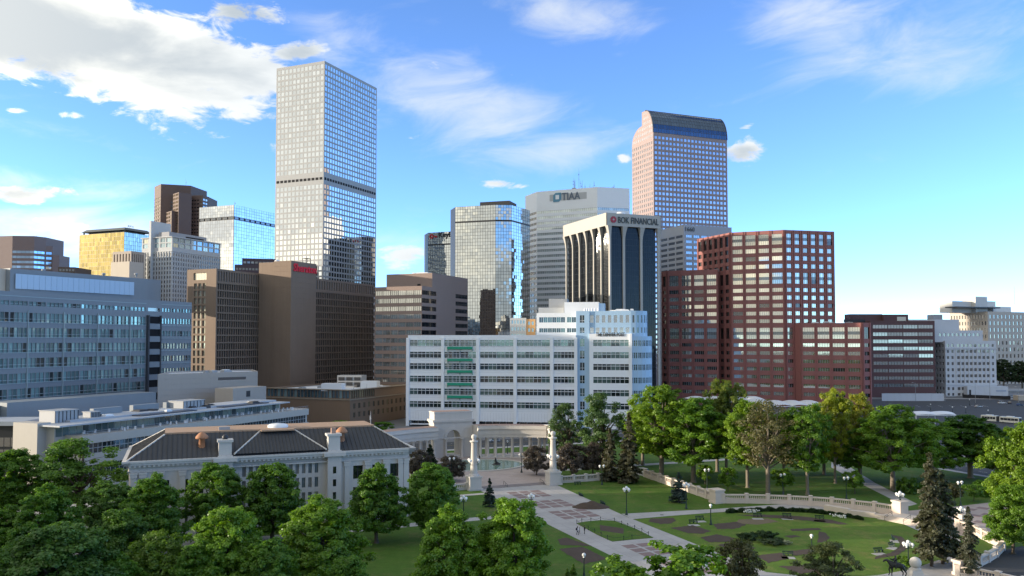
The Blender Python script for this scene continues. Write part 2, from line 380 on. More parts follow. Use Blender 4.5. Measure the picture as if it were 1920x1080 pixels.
# ------------------------------------------------------------------ towers of the skyline
def rows(zt, pitch, n, h): return [(zt - k*pitch - h, zt - k*pitch) for k in range(n)]
def tower(th, poly, z0, z1, wall, roof, faces, par=.9, rev=None, roofed=True):
    """closed block; faces[i] = dict(x=fn(W), z=[...], glass=, each=, ...) cuts real openings into edge i"""
    mb = MB(); out = []
    mats = [wall, roof, rev or wall]
    for i in range(len(poly)):
        F, W = between(Vector(poly[i]), Vector(poly[(i+1) % len(poly)])); out.append((F, W)); f = faces.get(i)
        if not f: plain(mb, poly[i], poly[(i+1) % len(poly)], z0, z1); continue
        for g in (f if isinstance(f, list) else [f]):
            d = g.get('depth', .35); xs = g['x'](W) if callable(g['x']) else g['x']
            za, zb = g.get('span', (z0, z1))
            cells = wall_grid(mb, F, W, za, zb, xs, [z for z in g['z'] if z[0] > za + .05 and z[1] < zb - .05], d, 0, 2, g.get('closed'))
            lim = g.get('limit', 10**6)
            cells.sort(key=lambda c: -c[3])
            kw = dict(frame=g.get('frame'), mull=g.get('mull', 0), bar=g.get('bar', 0), jit=g.get('jit', .25))
            if g.get('each'):
                windows(th, F, cells[:lim], d, g['glass'], True, **kw)
                if cells[lim:]: windows(th, F, cells[lim:], d, g['glass'], False, **kw)
            else: windows(th, F, cells, d, g['glass'], False, **kw)
    if roofed: roof_on(mb, poly, z1, 0, 1, par)
    th.part(mb, 'wall', mats)
    return out
# tallest silver grid tower
def b_republic():
    y = 565; C = cpt(604, y); z1 = Zv(114, y); P = rect(C, (DL, DR), 513, 703.5)
    th = Thing('skyscraper', 'tallest pale grey skyscraper with a grid of square mirrored windows', 'skyscraper', (C.x, C.y, 0))
    granite = mat('pale_granite', (.31,.315,.315), .55, .06, .05, 1, .04, .05); zb = Zv(334, y)
    zo = [(z1 - 2.0 - 2.9, z1 - 2.0), (z1 - 2.0 - 7.0, z1 - 2.0 - 4.2)]
    zo += [z for z in rows(z1 - 10.4, 3.8, 58, 2.65) if not (z[0] < zb + 2.2 and z[1] > zb - 2.2) and z[0] > 4]
    fl = lambda n: (lambda W: spans(.5, W - .5, n, .72))
    tower(th, P, 0, z1, granite, ROOF_GREY, {0: dict(x=fl(12), z=zo, glass=glass('tower_mirror', (.64,.66,.66), .02, 1.0, .5, .25, .05, .18), depth=.12, jit=.28), 1: dict(x=fl(21), z=zo, glass=glass('tower_mirror', (.64,.66,.66)), depth=.12, jit=.12)})
    for i, n in ((0, 12), (1, 21)):
        F, W = between(P[i], P[i+1]); mb = MB()
        for a, b in spans(.5, W - .5, n, .72): mb.fbox(F, a, b, zb - .9, zb + .9, -.2, .06)
        th.part(mb, 'louvre_band', DARKVOID, 'stuff')
    F, W = between(P[0], P[1]); mb = MB(); mb.fbox(F, W*.2, W*.9, z1 - .9, z1 + 1.2, -22, -8); th.part(mb, 'roof_unit', METAL_GREY)
    antenna(th, *(C + DL*3 + DR*4), z1 - .9, 4.5)
b_republic()
# curved-top pink tower
def b_vault():
    y = 680; C = cpt(1227.5, y); L = hit(C, GN, 1187); Q = hit(C, GE, 1367); W = (Q - C).length; D = (L - C).length
    th = Thing('skyscraper', 'tall pink granite tower with a curved glass vault roof', 'skyscraper', (C.x, C.y, 0))
    pink = mat('pink_granite', (.31,.235,.22), .6, .07, .05, 1, .05, .05)
    zf = Zv(247.5, y); zt = Zv(209, y + 14); zs = Zv(238, y + 20); zr = Zv(274, y + 32)
    gl = glass('grey_pink_glass', (.46,.47,.52), .05, .85, .5, .25, .02)
    F, _ = between(C, Q); FL, _ = between(L, C); mb = MB()
    zo = [z for z in rows(zf - 3.0, 4.28, 46, 2.35) if z[0] > 5]
    cells = wall_grid(mb, F, W, 0, zf, spans(.8, W - .8, 20, .70), zo, .3); windows(th, F, cells, .3, gl, False, jit=.25)
    cells = wall_grid(mb, FL, D, 0, zr, spans(.6, D - .6, 11, .52), [z for z in rows(zf - 3.0, 4.28, 46, 2.35) if z[0] > 5 and z[1] < zr - .3], .3)
    windows(th, FL, cells, .3, gl, False, jit=.5)
    # profile from front (t = 0) to rear (t = D), t measured along GN
    a, b = D*.36, D*.52
    pf = [(a*(1 - math.cos(k*math.pi/2/9)), zf + (zt - zf)*math.sin(k*math.pi/2/9)) for k in range(10)]
    pr = [(b, zt), (b, zs)] + [(b + (D - b)*math.sin(k*math.pi/2/8), zr + (zs - zr)*math.cos(k*math.pi/2/8)) for k in range(1, 9)]
    def pt(s, t, z): q = C + GE*s + GN*t; return (q.x, q.y, z)
    prof = pf + pr
    side = [pt(0, t, z) for t, z in prof]
    mb.face([pt(0, 0, zr)] + side if zr < zf else side, 0); mb.face(list(reversed([pt(W, 0, zr)] + [pt(W, t, z) for t, z in prof])), 0)
    for i in range(9, len(prof) - 1):
        (t0, z0), (t1, z1) = prof[i], prof[i+1]; mb.face([pt(0,t0,z0), pt(W,t0,z0), pt(W,t1,z1), pt(0,t1,z1)], 0)
    plain(mb, Q, Q + GN*D, 0, zr); plain(mb, Q + GN*D, L, 0, zr)
    mb.face([pt(W,0,zr), pt(W,0,zf), pt(W,D,zr)], 0)
    th.part(mb, 'wall', pink)
    g = MB(); fr = MB(); gv = glass('vault_glass', (.10,.14,.20), .05, .85, .5, .2, .02); bars = 28
    for i in range(9):
        (t0, z0), (t1, z1) = prof[i], prof[i+1]
        for k in range(bars): g.face([pt(W*k/bars,t0,z0), pt(W*(k+1)/bars,t0,z0), pt(W*(k+1)/bars,t1,z1), pt(W*k/bars,t1,z1)], 0, random.random())
        q0, q1 = pt(0,t0,z0), pt(W,t0,z0); fr.cyl(q0, q1, .16, .16, 4)
    for k in range(bars + 1):
        for i in range(9): fr.cyl(pt(W*k/bars, *prof[i]), pt(W*k/bars, *prof[i+1]), .13 if k not in (0, bars) else .5, None, 4)
    th.part(g, 'vault_glass_field', gv, 'stuff'); th.part(fr, 'vault_rib_field', mat('vault_rib', (.08,.085,.095), .5), 'stuff')
    sm = MB(); FS = Face(L, C - L)
    for za, zb in [z for z in rows(zf + 3.0 + 4.28*9, 4.28, 24, 2.2) if z[0] > zr - .2]:
        for s0, s1 in spans(.6, D - .6, 11, .5):
            t0, t1 = D - s1, D - s0; inside = True
            for t in (t0, t1):
                zz = np.interp(t, [p[0] for p in prof], [p[1] for p in prof]) if t < b - .3 else np.interp(t, [p[0] for p in pr[1:]], [p[1] for p in pr[1:]])
                inside &= zb < zz - .8
            if inside: sm.fbox(FS, s0, s1, za, zb, -.2, .03, 0, random.random())
    th.part(sm, 'gable_window_field', gl, 'stuff')
b_vault()
# white strip-window tower with the square-leaf logo
def b_white():
    k = 600/640.; ys = [(985, 681*k), (1006.7, 661*k), (1121, 600), (1181.5, 606)]
    P = [cpt(u, y) for u, y in ys]; P += [P[3] + V2(6, 40), P[0] + V2(14, 40)]
    th = Thing('office_tower', 'white office tower with strip windows and a square leaf logo at its top', 'office tower', (P[2].x, P[2].y, 0))
    z1 = Zv(350.5, 600); wh = mat('white_panel', (.80,.80,.79), .45, .05, .08, .6, .05, .05)
    gl = glass('pale_reflection_glass', (.52,.56,.52), .05, .35, 1., .3, .03); gd = glass('dark_strip_glass', (.05,.055,.06), .05, .2, 1., .6)  # pale base colour of the strip glass stands in for its bright reflection
    zo = [z for z in rows(z1 - 15.0, 4.15, 40, 1.95) if z[0] > 4]
    strip = lambda n: (lambda W: spans(.25, W - .25, n, .985))
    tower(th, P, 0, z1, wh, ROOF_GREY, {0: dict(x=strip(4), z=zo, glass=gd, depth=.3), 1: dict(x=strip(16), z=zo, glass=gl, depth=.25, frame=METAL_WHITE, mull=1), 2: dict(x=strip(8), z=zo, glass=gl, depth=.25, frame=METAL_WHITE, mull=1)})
    F, W = between(P[1], P[2]); txt = mat('sign_grey_blue', (.13,.16,.20), .5, .05); teal = mat('logo_teal', (.10,.26,.36), .5, .05)
    zc = F.z(1060, 369); mb = MB(); mb.fbox(F, F.s(1031), F.s(1101), zc - 2.6, zc + 2.4, 0, .06); th.part(mb, 'sign_backing', mat('sign_band', (.46,.46,.45), .6))
    text(th, 'TIAA', F, F.s(1054), F.s(1089), zc - 2.6, 5.6, txt, .3, .15, bold=.015)
    lg = MB(); s0, s1 = F.s(1038), F.s(1053); h = 3.4; w = s1 - s0
    pts = [(0, -h), (w*.72, -h), (w, -h*.45), (w, h), (w*.28, h), (0, h*.45)]
    lg.face([F.p(s0 + a, zc + b, .34) for a, b in pts]); 
    for i in range(6): (a, b), (c, d) = pts[i], pts[(i+1) % 6]; lg.face([F.p(s0+a,zc+b,.06),F.p(s0+c,zc+d,.06),F.p(s0+c,zc+d,.34),F.p(s0+a,zc+b,.34)])
    lgo = th.part(lg, 'logo', teal); q = MB(); q.fbox(F, s0 + w*.3, s0 + w*.74, zc - 1.5, zc + 1.7, .3, .42); th.part(q, 'logo_square', wh, parent=lgo)
    for i in range(16):
        u = random.uniform(1077, 1120); p = cpt(u, random.uniform(612, 632)); antenna(th, p.x, p.y, z1 - 1, random.choice((3, 4.5, 6, 8, 10)), .13, random.choice((0, 1, 2)))
    for u, h in ((1077, 11), (1086.5, 18), (1151, 4.5), (1153, 6)): p = cpt(u, 616); antenna(th, p.x, p.y, z1 - 1, h, .15, 2)
    roof_units(th, F, W*.4, W*.95, 4, 20, z1 - .9, 4, [METAL_GREY, METAL_DARK], 2.4)
b_white()
# black glass tower with concrete ribs flaring into a fascia
def b_ribs():
    y = 470; C = cpt(1138, y); P = rect(C, (GN, GE), 1056, 1241); P[0] = C + (P[0]-C)*1.0
    th = Thing('office_tower', 'black glass tower with pale concrete ribs flaring into a sign fascia', 'office tower', (C.x, C.y, 0))
    con = mat('warm_concrete', (.43,.41,.37), .75, .08, .08, 1, .06, .06); z1 = Zv(398.5, y); zf = z1 - 7.4
    core = inset(P, 2.6); mb = MB(); roof_on(mb, P, z1, 0, 1, 1.2); n = 4
    for i in range(n):
        F, W = between(P[i], P[(i+1) % n]); mb.fbox(F, 0 if i % 2 else .0, W, zf, z1 - .004*i, -.5, 0)
    mb.face([(p[0], p[1], zf) for p in reversed(P)])
    th.part(mb, 'fascia', [con, ROOF_GREY])
    gl = glass('smoked_glass', (.008,.011,.016), .03, 0, .10, .6, .015, .12); fr = mat('black_mullion', (.03,.032,.036), .4, .05)
    for i in range(4):
        F, W = between(core[i], core[(i+1) % 4])
        if i < 2: curtain(th, F, W, 0, zf, (36, 24)[i], 30, gl, fr, .14, .12)
        else:
            q = MB(); plain(q, core[i], core[(i+1) % 4], 0, zf); th.part(q, 'wall', gl)
    for i, nb in ((0, 6), (1, 3)):
        F, W = between(P[i], P[i+1])
        for k in range(nb + 1):
            if i == 1 and k == 0: continue
            s = (W - 1.5) * k / nb + .75; r = MB(); w = .5 if i == 0 and k < nb else .75; steps = 10; zl = zf - 9.5
            if i == 0 and k == nb: s = W - .1
            prof = [(0, w, -1.7)] + [(zl + (zf - zl)*j/steps, w + .9*(j/steps)**2.4, -1.7 + 1.7*(j/steps)**2.0) for j in range(steps + 1)]
            for (za, wa, oa), (zb, wb, ob) in zip(prof[:-1], prof[1:]):
                A = [F.p(s-wa,za,oa),F.p(s+wa,za,oa),F.p(s+wa,za,-2.7),F.p(s-wa,za,-2.7)]; B = [F.p(s-wb,zb,ob),F.p(s+wb,zb,ob),F.p(s+wb,zb,-2.7),F.p(s-wb,zb,-2.7)]
                r.mesh(A + B, [(0,1,5,4),(1,2,6,5),(3,0,4,7)], 0, 0, False)
            th.part(r, 'rib', con)
    F, W = between(P[1], P[2]); zc = z1 - 3.9; dk = mat('sign_charcoal', (.06,.07,.07), .5, .05); red = mat('logo_red', (.35,.04,.06), .5, .05)
    text(th, 'BOK FINANCIAL', F, F.s(1159.5), F.s(1236), zc - 1.7, 3.7, dk, .25, .12, bold=.012)
    lg = MB(); sc = F.s(1151); r = 1.95
    ring = [(math.cos(math.pi/8 + k*math.pi/4)*r, math.sin(math.pi/8 + k*math.pi/4)*r) for k in range(8)]
    lg.face([F.p(sc + a, zc + .1 + b, .4) for a, b in ring])
    for k in range(8): (a, b), (c, d) = ring[k], ring[(k+1) % 8]; lg.face([F.p(sc+a,zc+.1+b,.0),F.p(sc+c,zc+.1+d,.0),F.p(sc+c,zc+.1+d,.4),F.p(sc+a,zc+.1+b,.4)])
    lo = th.part(lg, 'logo', red); q = MB(); q.face([F.p(sc + a, zc + .1 + b, .44) for a, b in ((0,-.7),(.7,0),(0,.7),(-.7,0))]); th.part(q, 'logo_diamond', con, parent=lo)
    mb = MB(); p = C + GE*14 + GN*8; mb.lathe((p.x, p.y, z1 - 1), [(2.6,0),(2.6,2.6),(2.2,3.1),(.1,3.2)], 12); th.part(mb, 'roof_tank', METAL_WHITE)
    roof_units(th, F, 4, 24, 3, 14, z1 - 1.1, 3, [METAL_GREY, METAL_WHITE], 2.6)
b_ribs()
# octagonal mirror tower and the lower one behind it
def b_mirrors():
    blk = mat('black_frame', (.03,.03,.032), .4, .05); y0 = 540
    P = [cpt(844, 562), cpt(853, 549), cpt(929, y0), cpt(959, 541), cpt(993.5, 564)]; P += [P[4] + V2(-2, 22), P[0] + V2(2, 22)]
    th = Thing('office_tower', 'faceted mirror-glass office tower with a black roof block, right of the tallest skyscraper', 'office tower', (P[2].x, P[2].y, 0))
    z1 = Zv(384, y0); mb = MB(); roof_on(mb, P, z1, 0, 1, .8)
    for i in (0, 4, 5, 6): plain(mb, P[i], P[(i+1) % 7], 0, z1)
    th.part(mb, 'wall', [blk, ROOF_DARK])
    zb = Zv(413.5, y0)
    for i, nx in ((1, 16), (2, 6), (3, 8)):
        F, W = between(P[i], P[i+1]); curtain(th, F, W, 0, zb - .5, nx, 54, GL_SILVER, blk, .16, .2); curtain(th, F, W, zb + .5, z1, nx, 5, GL_SILVER, blk, .16, .3)
        b = MB(); b.fbox(F, 0, W, zb - .5, zb + .5, -.1, .14); th.part(b, 'dark_band', blk)
    pb = MB(); F, W = between(P[1], P[2]); pb.fbox(F, W*.55, W + 8, z1 - .8, z1 + 3.2, -20, -5); th.part(pb, 'penthouse', blk)
    roof_units(th, F, W*.35, W*.55, 4, 10, z1 - .8, 2, [METAL_GREY], 2.5)
    y = 640; A, B, C = cpt(795, 652), cpt(802, y), cpt(872, y - 12); Q = [A, B, C, C + V2(2, 30), A + V2(4, 30)]
    th = Thing('office_tower', 'mirror-glass tower with a red key sign, half hidden by the faceted one', 'office tower', (B.x, B.y, 0))
    z1 = Zv(436.5, y); zb = Zv(459.5, y); mb = MB(); roof_on(mb, Q, z1, 0, 1, .8)
    for i in (0, 2, 3, 4): plain(mb, Q[i], Q[(i+1) % 5], 0, z1)
    th.part(mb, 'wall', [blk, ROOF_DARK]); F, W = between(B, C)
    curtain(th, F, W, 30, zb - .5, 16, 42, GL_SILVER, blk, .16, .2); curtain(th, F, W, zb + .5, z1, 16, 5, GL_SILVER, blk, .16, .3)
    b = MB(); b.fbox(F, 0, W, zb - .5, zb + .5, -.1, .14); th.part(b, 'dark_band', blk)
    zc = F.z(815, 443); red = mat('sign_red', (.50,.03,.04), .5, .05); text(th, 'KeyBank', F, F.s(822), F.s(866), zc - 2.6, 5.6, mat('sign_black', (.05,.05,.05), .5), .5, .12, bold=.02)
    k = MB(); s = F.s(804.5); k.lathe((0,0,0), [(1,0),(1,.1)], 4); k = MB()
    ring = lambda r: [(math.cos(i*math.pi/3)*r, math.sin(i*math.pi/3)*r) for i in range(6)]
    for i in range(6):
        a, b_, c, d = ring(2.0)[i], ring(2.0)[(i+1) % 6], ring(.9)[(i+1) % 6], ring(.9)[i]
        k.face([F.p(s + 2 + p[0], zc + p[1], .6) for p in (a, b_, c, d)])
    k.fbox(F, s + 3.9, s + 7.0, zc - .35, zc + .35, .3, .6); k.fbox(F, s + 5.0, s + 5.6, zc - 1.3, zc - .35, .3, .6); k.fbox(F, s + 6.3, s + 6.9, zc - 1.3, zc - .35, .3, .6)
    th.part(k, 'logo', red)
b_mirrors()
# mirror block with dark belt, left of the tallest tower
def b_block():
    y = 670; C = cpt(435.5, y); P = rect(C, (DL, DR), 370, 514)
    th = Thing('office_tower', 'mirror-glass block with a dark window belt, left of the tallest skyscraper', 'office tower', (C.x, C.y, 0))
    z1 = Zv(384, y); za, zb = Zv(411.5, y), Zv(405.5, y); dk = mat('belt_dark', (.02,.022,.026), .4); fr = mat('thin_dark_mullion', (.10,.11,.12), .4)
    mb = MB(); roof_on(mb, P, z1, 0, 1, .7)
    for i in (2, 3): plain(mb, P[i], P[(i+1) % 4], 0, z1)
    th.part(mb, 'wall', [fr, ROOF_DARK])
    for i, nx in ((0, 15), (1, 17)):
        F, W = between(P[i], P[i+1]); curtain(th, F, W, 0, za, nx, 50, GL_MIRROR, fr, .2, .22, .06); curtain(th, F, W, zb, z1, nx, 4, GL_MIRROR, fr, .2, .22, .06)
        b = MB(); b.fbox(F, 0, W, za, zb, -1.2, -.6); th.part(b, 'belt_recess', dk); e = MB(); n = 6 if i == 0 else 8
        for k in range(n): c = W*(k + .5)/n; e = MB(); e.fbox(F, c - W/n*.34, c + W/n*.34, za + .5, zb - .3, -.6, -.15); th.part(e, 'belt_window', GL_DARK)
    b = MB(); b.fbox(between(P[0], P[1])[0], -.05, .25, 0, z1, -.2, .1); th.part(b, 'corner_trim', dk)
    q = MB(); F = Face(C, DR); q.fbox(F, -.15, .25, 0, z1, -.2, .12); th.part(q, 'corner_trim', dk)
    p = C + DL*2 + DR*3; antenna(th, p.x, p.y, z1 - .7, 4.5, .12, 1); p = C + DR*16 + DL*3; antenna(th, p.x, p.y, z1 - .7, 2.2)
b_block()
# brown stepped towers, gold block and others at far left
def b_left_far():
    br = mat('brown_cladding', (.13,.085,.07), .6, .06, .06, 1, .05, .04); y = 760
    A, B, C = cpt(285, y + 14), cpt(297, y), cpt(353.5, y + 8); P = [A, B, C, C + V2(4, 30), A + V2(6, 26)]; z1 = Zv(345, y)
    th = Thing('skyscraper', 'dark brown tower of two heights behind the mirror-glass block', 'skyscraper', (B.x, B.y, 0))
    bw = glass('bronze_window', (.42,.34,.24), .06, .7, .5, .5); zo = rows(z1 - 12.0, 3.4, 24, 1.9)
    tower(th, P, 0, z1, br, ROOF_DARK, {0: dict(x=lambda W: spans(1, W - 1, 3, .86), z=zo, glass=bw, depth=.3), 1: dict(x=lambda W: spans(8, W - 1, 5, .6), z=rows(z1 - 16, 3.4, 30, 1.3), glass=glass('brown_dark_glass', (.035,.03,.03), .05, .3, 1., .8), depth=.2)})
    for u0, u1, v in ((320, 331, 363.5), (307.5, 318, 398)):
        a, b = cpt(u0, y + 1), cpt(u1, y - 9); z = Zv(v, y); W = (b - a).length; Q = [a, b, b + V2(8, 10), a + V2(8, 10)]
        tower(th, Q, 0, z, br, ROOF_DARK, {0: dict(x=lambda W: spans(.5, W - .5, 2, .85), z=rows(z - 1, 3.4, 20, 1.9), glass=bw, depth=.3)})
    C2 = [cpt(353.5, y + 8.2), cpt(376, y + 6), cpt(386.5, y + 14)]; C2 += [C2[2] + V2(0, 24), C2[0] + V2(0, 26)]; z = Zv(366, y + 6)
    gd = glass('brown_dark_glass', (.035,.03,.03)); tower(th, C2, 0, z, br, ROOF_DARK, {0: dict(x=lambda W: spans(.5, W-.5, 4, .7), z=rows(z - 4, 3.4, 30, 1.3), glass=gd, depth=.2), 1: dict(x=lambda W: spans(.5, W-.5, 2, .8), z=rows(z - 3, 3.4, 30, 1.8), glass=GL_OFFICE, depth=.2)})
    p = cpt(344, y + 12); antenna(th, p.x, p.y, z1 - .9, 8, .14, 1); p = cpt(305, y + 12); antenna(th, p.x, p.y, z1 - .9, 2.4); p = cpt(318, y + 14); antenna(th, p.x, p.y, z1 - .9, 2)
    # gold glass block with a flared crown
    y = 820; C = cpt(229.5, y); P = rect(C, (DL, DR), 145, 285)
    th = Thing('office_tower', 'gold glass office block with a dark flared crown', 'office tower', (C.x, C.y, 0)); z1 = Zv(435, y); fr = mat('bronze_mullion', (.16,.12,.06), .4)
    mb = MB(); roof_on(mb, P, z1, 0, 1, .6)
    for i in (2, 3): plain(mb, P[i], P[(i+1) % 4], 0, z1)
    th.part(mb, 'wall', [fr, ROOF_DARK]); gr = glass('gold_glass_sky_tinted', (.40,.42,.36), .06, 1., .5, .3, .05)  # same gold glass, with the blue sky reflection put into its colour
    F, W = between(P[0], P[1]); curtain(th, F, W, 0, z1, 26, 36, GL_GOLD, fr, .2, .5); F, W = between(P[1], P[2]); curtain(th, F, W, 0, z1, 16, 36, gr, fr, .25, .5)
    cr = MB(); q = inset(P, 3); zc = z1 + 5.5
    for p in q: cr.box((p.x, p.y, z1 - .6), (1.4, 1.4, 4), R(23))
    cr.frustum(inset(P, 1.0), z1 + 2.6, inset(P, 4.5), zc, 0); cr.prism(inset(P, 6), z1 - .6, z1 + 2.4); th.part(cr, 'crown', mat('crown_slate', (.12,.13,.12), .6))
    for u in (236, 239, 242, 246): p = cpt(u, y + 14); antenna(th, p.x, p.y, zc, random.uniform(2, 4), .14, 2)
    # stepped brown block at the frame edge
    y = 1000; br2 = mat('mauve_brown', (.21,.15,.135), .65, .06, .06, 1, .05, .05); z1 = Zv(442, y)
    th = Thing('office_tower', 'mauve brown stepped office block with blue strip windows at the left edge', 'office tower', (cpt(19, y).x, y, 0))
    P = [cpt(-60, y + 12), cpt(19, y), cpt(60, y + 3), cpt(82.5, y + 16)]; P += [P[3] + V2(0, 40), P[0] + V2(0, 40)]
    zo = [(Zv(v + 2.3, y), Zv(v - 2.3, y)) for v in (472, 481.5, 491, 500, 509.5, 519)]
    bl = glass('strip_blue_glass', (.30,.40,.52), .05, .9, .5, .3); one = lambda W: [(.3, W - .3)]
    tower(th, P, 0, z1, br2, ROOF_DARK, {1: dict(x=lambda W: spans(.1, W-.1, 5, .99), z=zo, glass=bl, depth=.3), 2: dict(x=lambda W: spans(.1, W-1.5, 3, .99), z=zo, glass=bl, depth=.3)})
    for u0, u1, v in ((82.5, 95, 461), (95, 108, 478)):
        a, b = cpt(u0, y + 16), cpt(u1, y + 20); Q = [a, b, b + V2(0, 24), a + V2(0, 24)]; z = Zv(v, y + 16)
        tower(th, Q, 0, z, br2, ROOF_DARK, {0: dict(x=lambda W: spans(.2, W-1, 2, .98), z=zo[:], glass=bl, depth=.3)} if v < 470 else {})
    p = cpt(64, y + 14); antenna(th, p.x, p.y, z1 - .9, 3, .3)
    a, b = cpt(106, 770), cpt(138, 772); th = Thing('building', 'low dark flat roof behind the blue-panelled plant screen, left of the gold block', 'building', (a.x, a.y, 0))
    tower(th, [a, b, b + V2(0, 30), a + V2(0, 30)], 0, Zv(500.5, 770), mat('umber', (.10,.075,.06), .7), ROOF_DARK, {0: dict(x=lambda W: spans(.5, W-.5, 5, .8), z=[(Zv(508, 770), Zv(504, 770))], glass=GL_DARK)})
    # beige blocks with slotted upper floor
    y = 560; th = Thing('building', 'small beige block with a slotted top storey below the gold glass block', 'building', (cpt(222, y).x, y, 0))
    be = mat('cream_stucco', (.50,.44,.36), .8, .08, .1, 1, .06, .08); C = cpt(240, y); P = rect(C, (DL, DR), 205, 266)
    tower(th, P, 0, Zv(490, y), be, ROOF_GREY, {})
    C = cpt(243, y + 12); P = rect(C, (DL, DR), 208, 268); z1 = Zv(470.5, y + 12); lv = mat('slot_concrete', (.40,.34,.28), .8)
    sl = dict(x=lambda W: spans(.4, W - .4, 6, .45), z=[(z1 - 7.5, z1 - 1.8)], glass=GL_DARK, depth=.8, each=True); tower(th, P, 0, z1, lv, ROOF_GREY, {0: sl, 1: sl})
    # grey building with the upright number sign
    y = 585; C = cpt(320, y); P = rect(C, (DL, DR), 263, 411); z1 = Zv(443, y)
    th = Thing('apartment_tower', 'pale grey ribbed apartment tower with an upright number sign', 'apartment tower', (C.x, C.y, 0))
    gy = mat('pale_grey_render', (.44,.45,.45), .75, .08, .1, 1, .06, .08); zl = Zv(470, y)
    up = rows(z1 - 1.0, 3.7, 2, 2.9); lo = rows(zl - 1.6, 3.25, 20, 2.0); gc = glass('clear_loft_glass', (.30,.40,.44), .05, .5, 1., .7, 0, .2, (.55,.55,.42), .15)
    f0 = [dict(x=lambda W: spans(.6, W-.6, 5, .8), z=up, glass=gc, depth=.4, span=(zl, z1), each=True, frame=METAL_WHITE, mull=1), dict(x=lambda W: spans(.4, W-.4, 11, .42), z=lo, glass=GL_DARK, depth=.3, span=(0, zl))]
    f1 = [dict(x=lambda W: spans(.6, W-.6, 8, .84), z=up, glass=gc, depth=.4, span=(zl, z1), each=True, frame=METAL_WHITE, mull=1), dict(x=lambda W: spans(.4, W-.4, 20, .36), z=lo, glass=GL_DARK, depth=.3, span=(0, zl))]
    tower(th, P, 0, z1, gy, ROOF_GREY, {0: f0, 1: f1})
    rb = MB()
    for i, n in ((0, 11), (1, 20)):
        F, W = between(P[i], P[i+1])
        for k in range(n + 1): s = .4 + (W - .8)*k/n; rb.fbox(F, s - .22, s + .22, 0, zl, 0, .45)
        rb.fbox(F, -.5, W + .5, z1 - .45, z1 + .05, -.2, .9); rb.fbox(F, 0, W, zl - .4, zl, 0, .5)
    th.part(rb, 'pilaster_field', mat('light_rib', (.52,.53,.53), .75), 'stuff')
    F, W = between(P[0], P[1]); fin = MB(); s = F.s(283); zt = F.z(283, 415); fin.fbox(F, s - 1.0, s + .9, 0, zt, -16, 2.4); fo = th.part(fin, 'fin_wall', mat('fin_grey', (.50,.51,.50), .75))
    for k, ch in enumerate('1600'): zz = F.z(283, 494.5 + 9.2*k); text(th, ch, F, s - .55, s + .45, zz, 1.9, mat('sign_charcoal', (.06,.07,.07)), 2.5, .1, name='sign_digit', bold=.02, parent=fo)
    ph = MB(); F1, W1 = between(P[1], P[2]); ph.fbox(F1, 1, W1*.78, z1 - .9, z1 + 3.6, -14, -4); po = th.part(ph, 'penthouse', mat('penthouse_grey', (.33,.33,.34), .7))
    q = MB(); q.fbox(F1, W1*.35, W1*.72, z1 + .6, z1 + 1.9, -4.1, -3.9); th.part(q, 'louvre', DARKVOID, parent=po)
    # dark roof blocks behind the brown hotel
    y = 540; th = Thing('building', 'dark brown roof blocks behind the brown hotel', 'building', (cpt(475, y).x, y, 0)); dk = mat('dark_plum', (.07,.05,.055), .7)
    for u0, u1, v, yy in ((452, 513, 484, y + 6), (438, 490, 496, y)):
        a, b = cpt(u0, yy), cpt(u1, yy + 6); tower(th, [a, b, b + V2(0, 20), a + V2(0, 20)], 0, Zv(v, yy), dk, ROOF_DARK, {0: dict(x=lambda W: spans(.5, W-.5, 8, .7), z=rows(Zv(v, yy) - 2, 3.6, 2, 1.4), glass=GL_DARK)})
b_left_far()
# grey 1660 block between the pink tower and the red one
def b_1660():
    y = 585; C = cpt(1284, y); P = rect(C, (GN, GE), 1238, 1374); z1 = Zv(421, y)
    th = Thing('office_tower', 'blue-grey office block numbered 1660 below the pink tower', 'office tower', (C.x, C.y, 0)); gy = mat('blue_grey_stone', (.36,.375,.41), .7, .05, .06, 1, .05, .05)
    zo = rows(z1 - 7.2, 3.95, 28, 1.9); gl = glass('office_blue', (.34,.38,.42), .05, .7, .5, .4)
    f = [dict(x=lambda W: spans(1.2, W-1.0, 3, .86), z=zo, glass=glass('office_dim', (.08,.085,.09), .05, .2, 1., .6), each=True, frame=METAL_DARK, mull=3, limit=40), dict(x=lambda W: spans(1.2, W-1.2, 6, .80), z=zo, glass=gl, each=True, frame=METAL_GREY, mull=2, limit=60)]
    tower(th, P, 0, z1, gy, ROOF_GREY, {0: f[0], 1: f[1]})
    F, W = between(P[1], P[2]); text(th, '1660', F, F.s(1286.5), F.s(1304), F.z(1295, 434), 3.2, mat('sign_charcoal', (.06,.07,.07)), .2, .1, bold=.01)
b_1660()
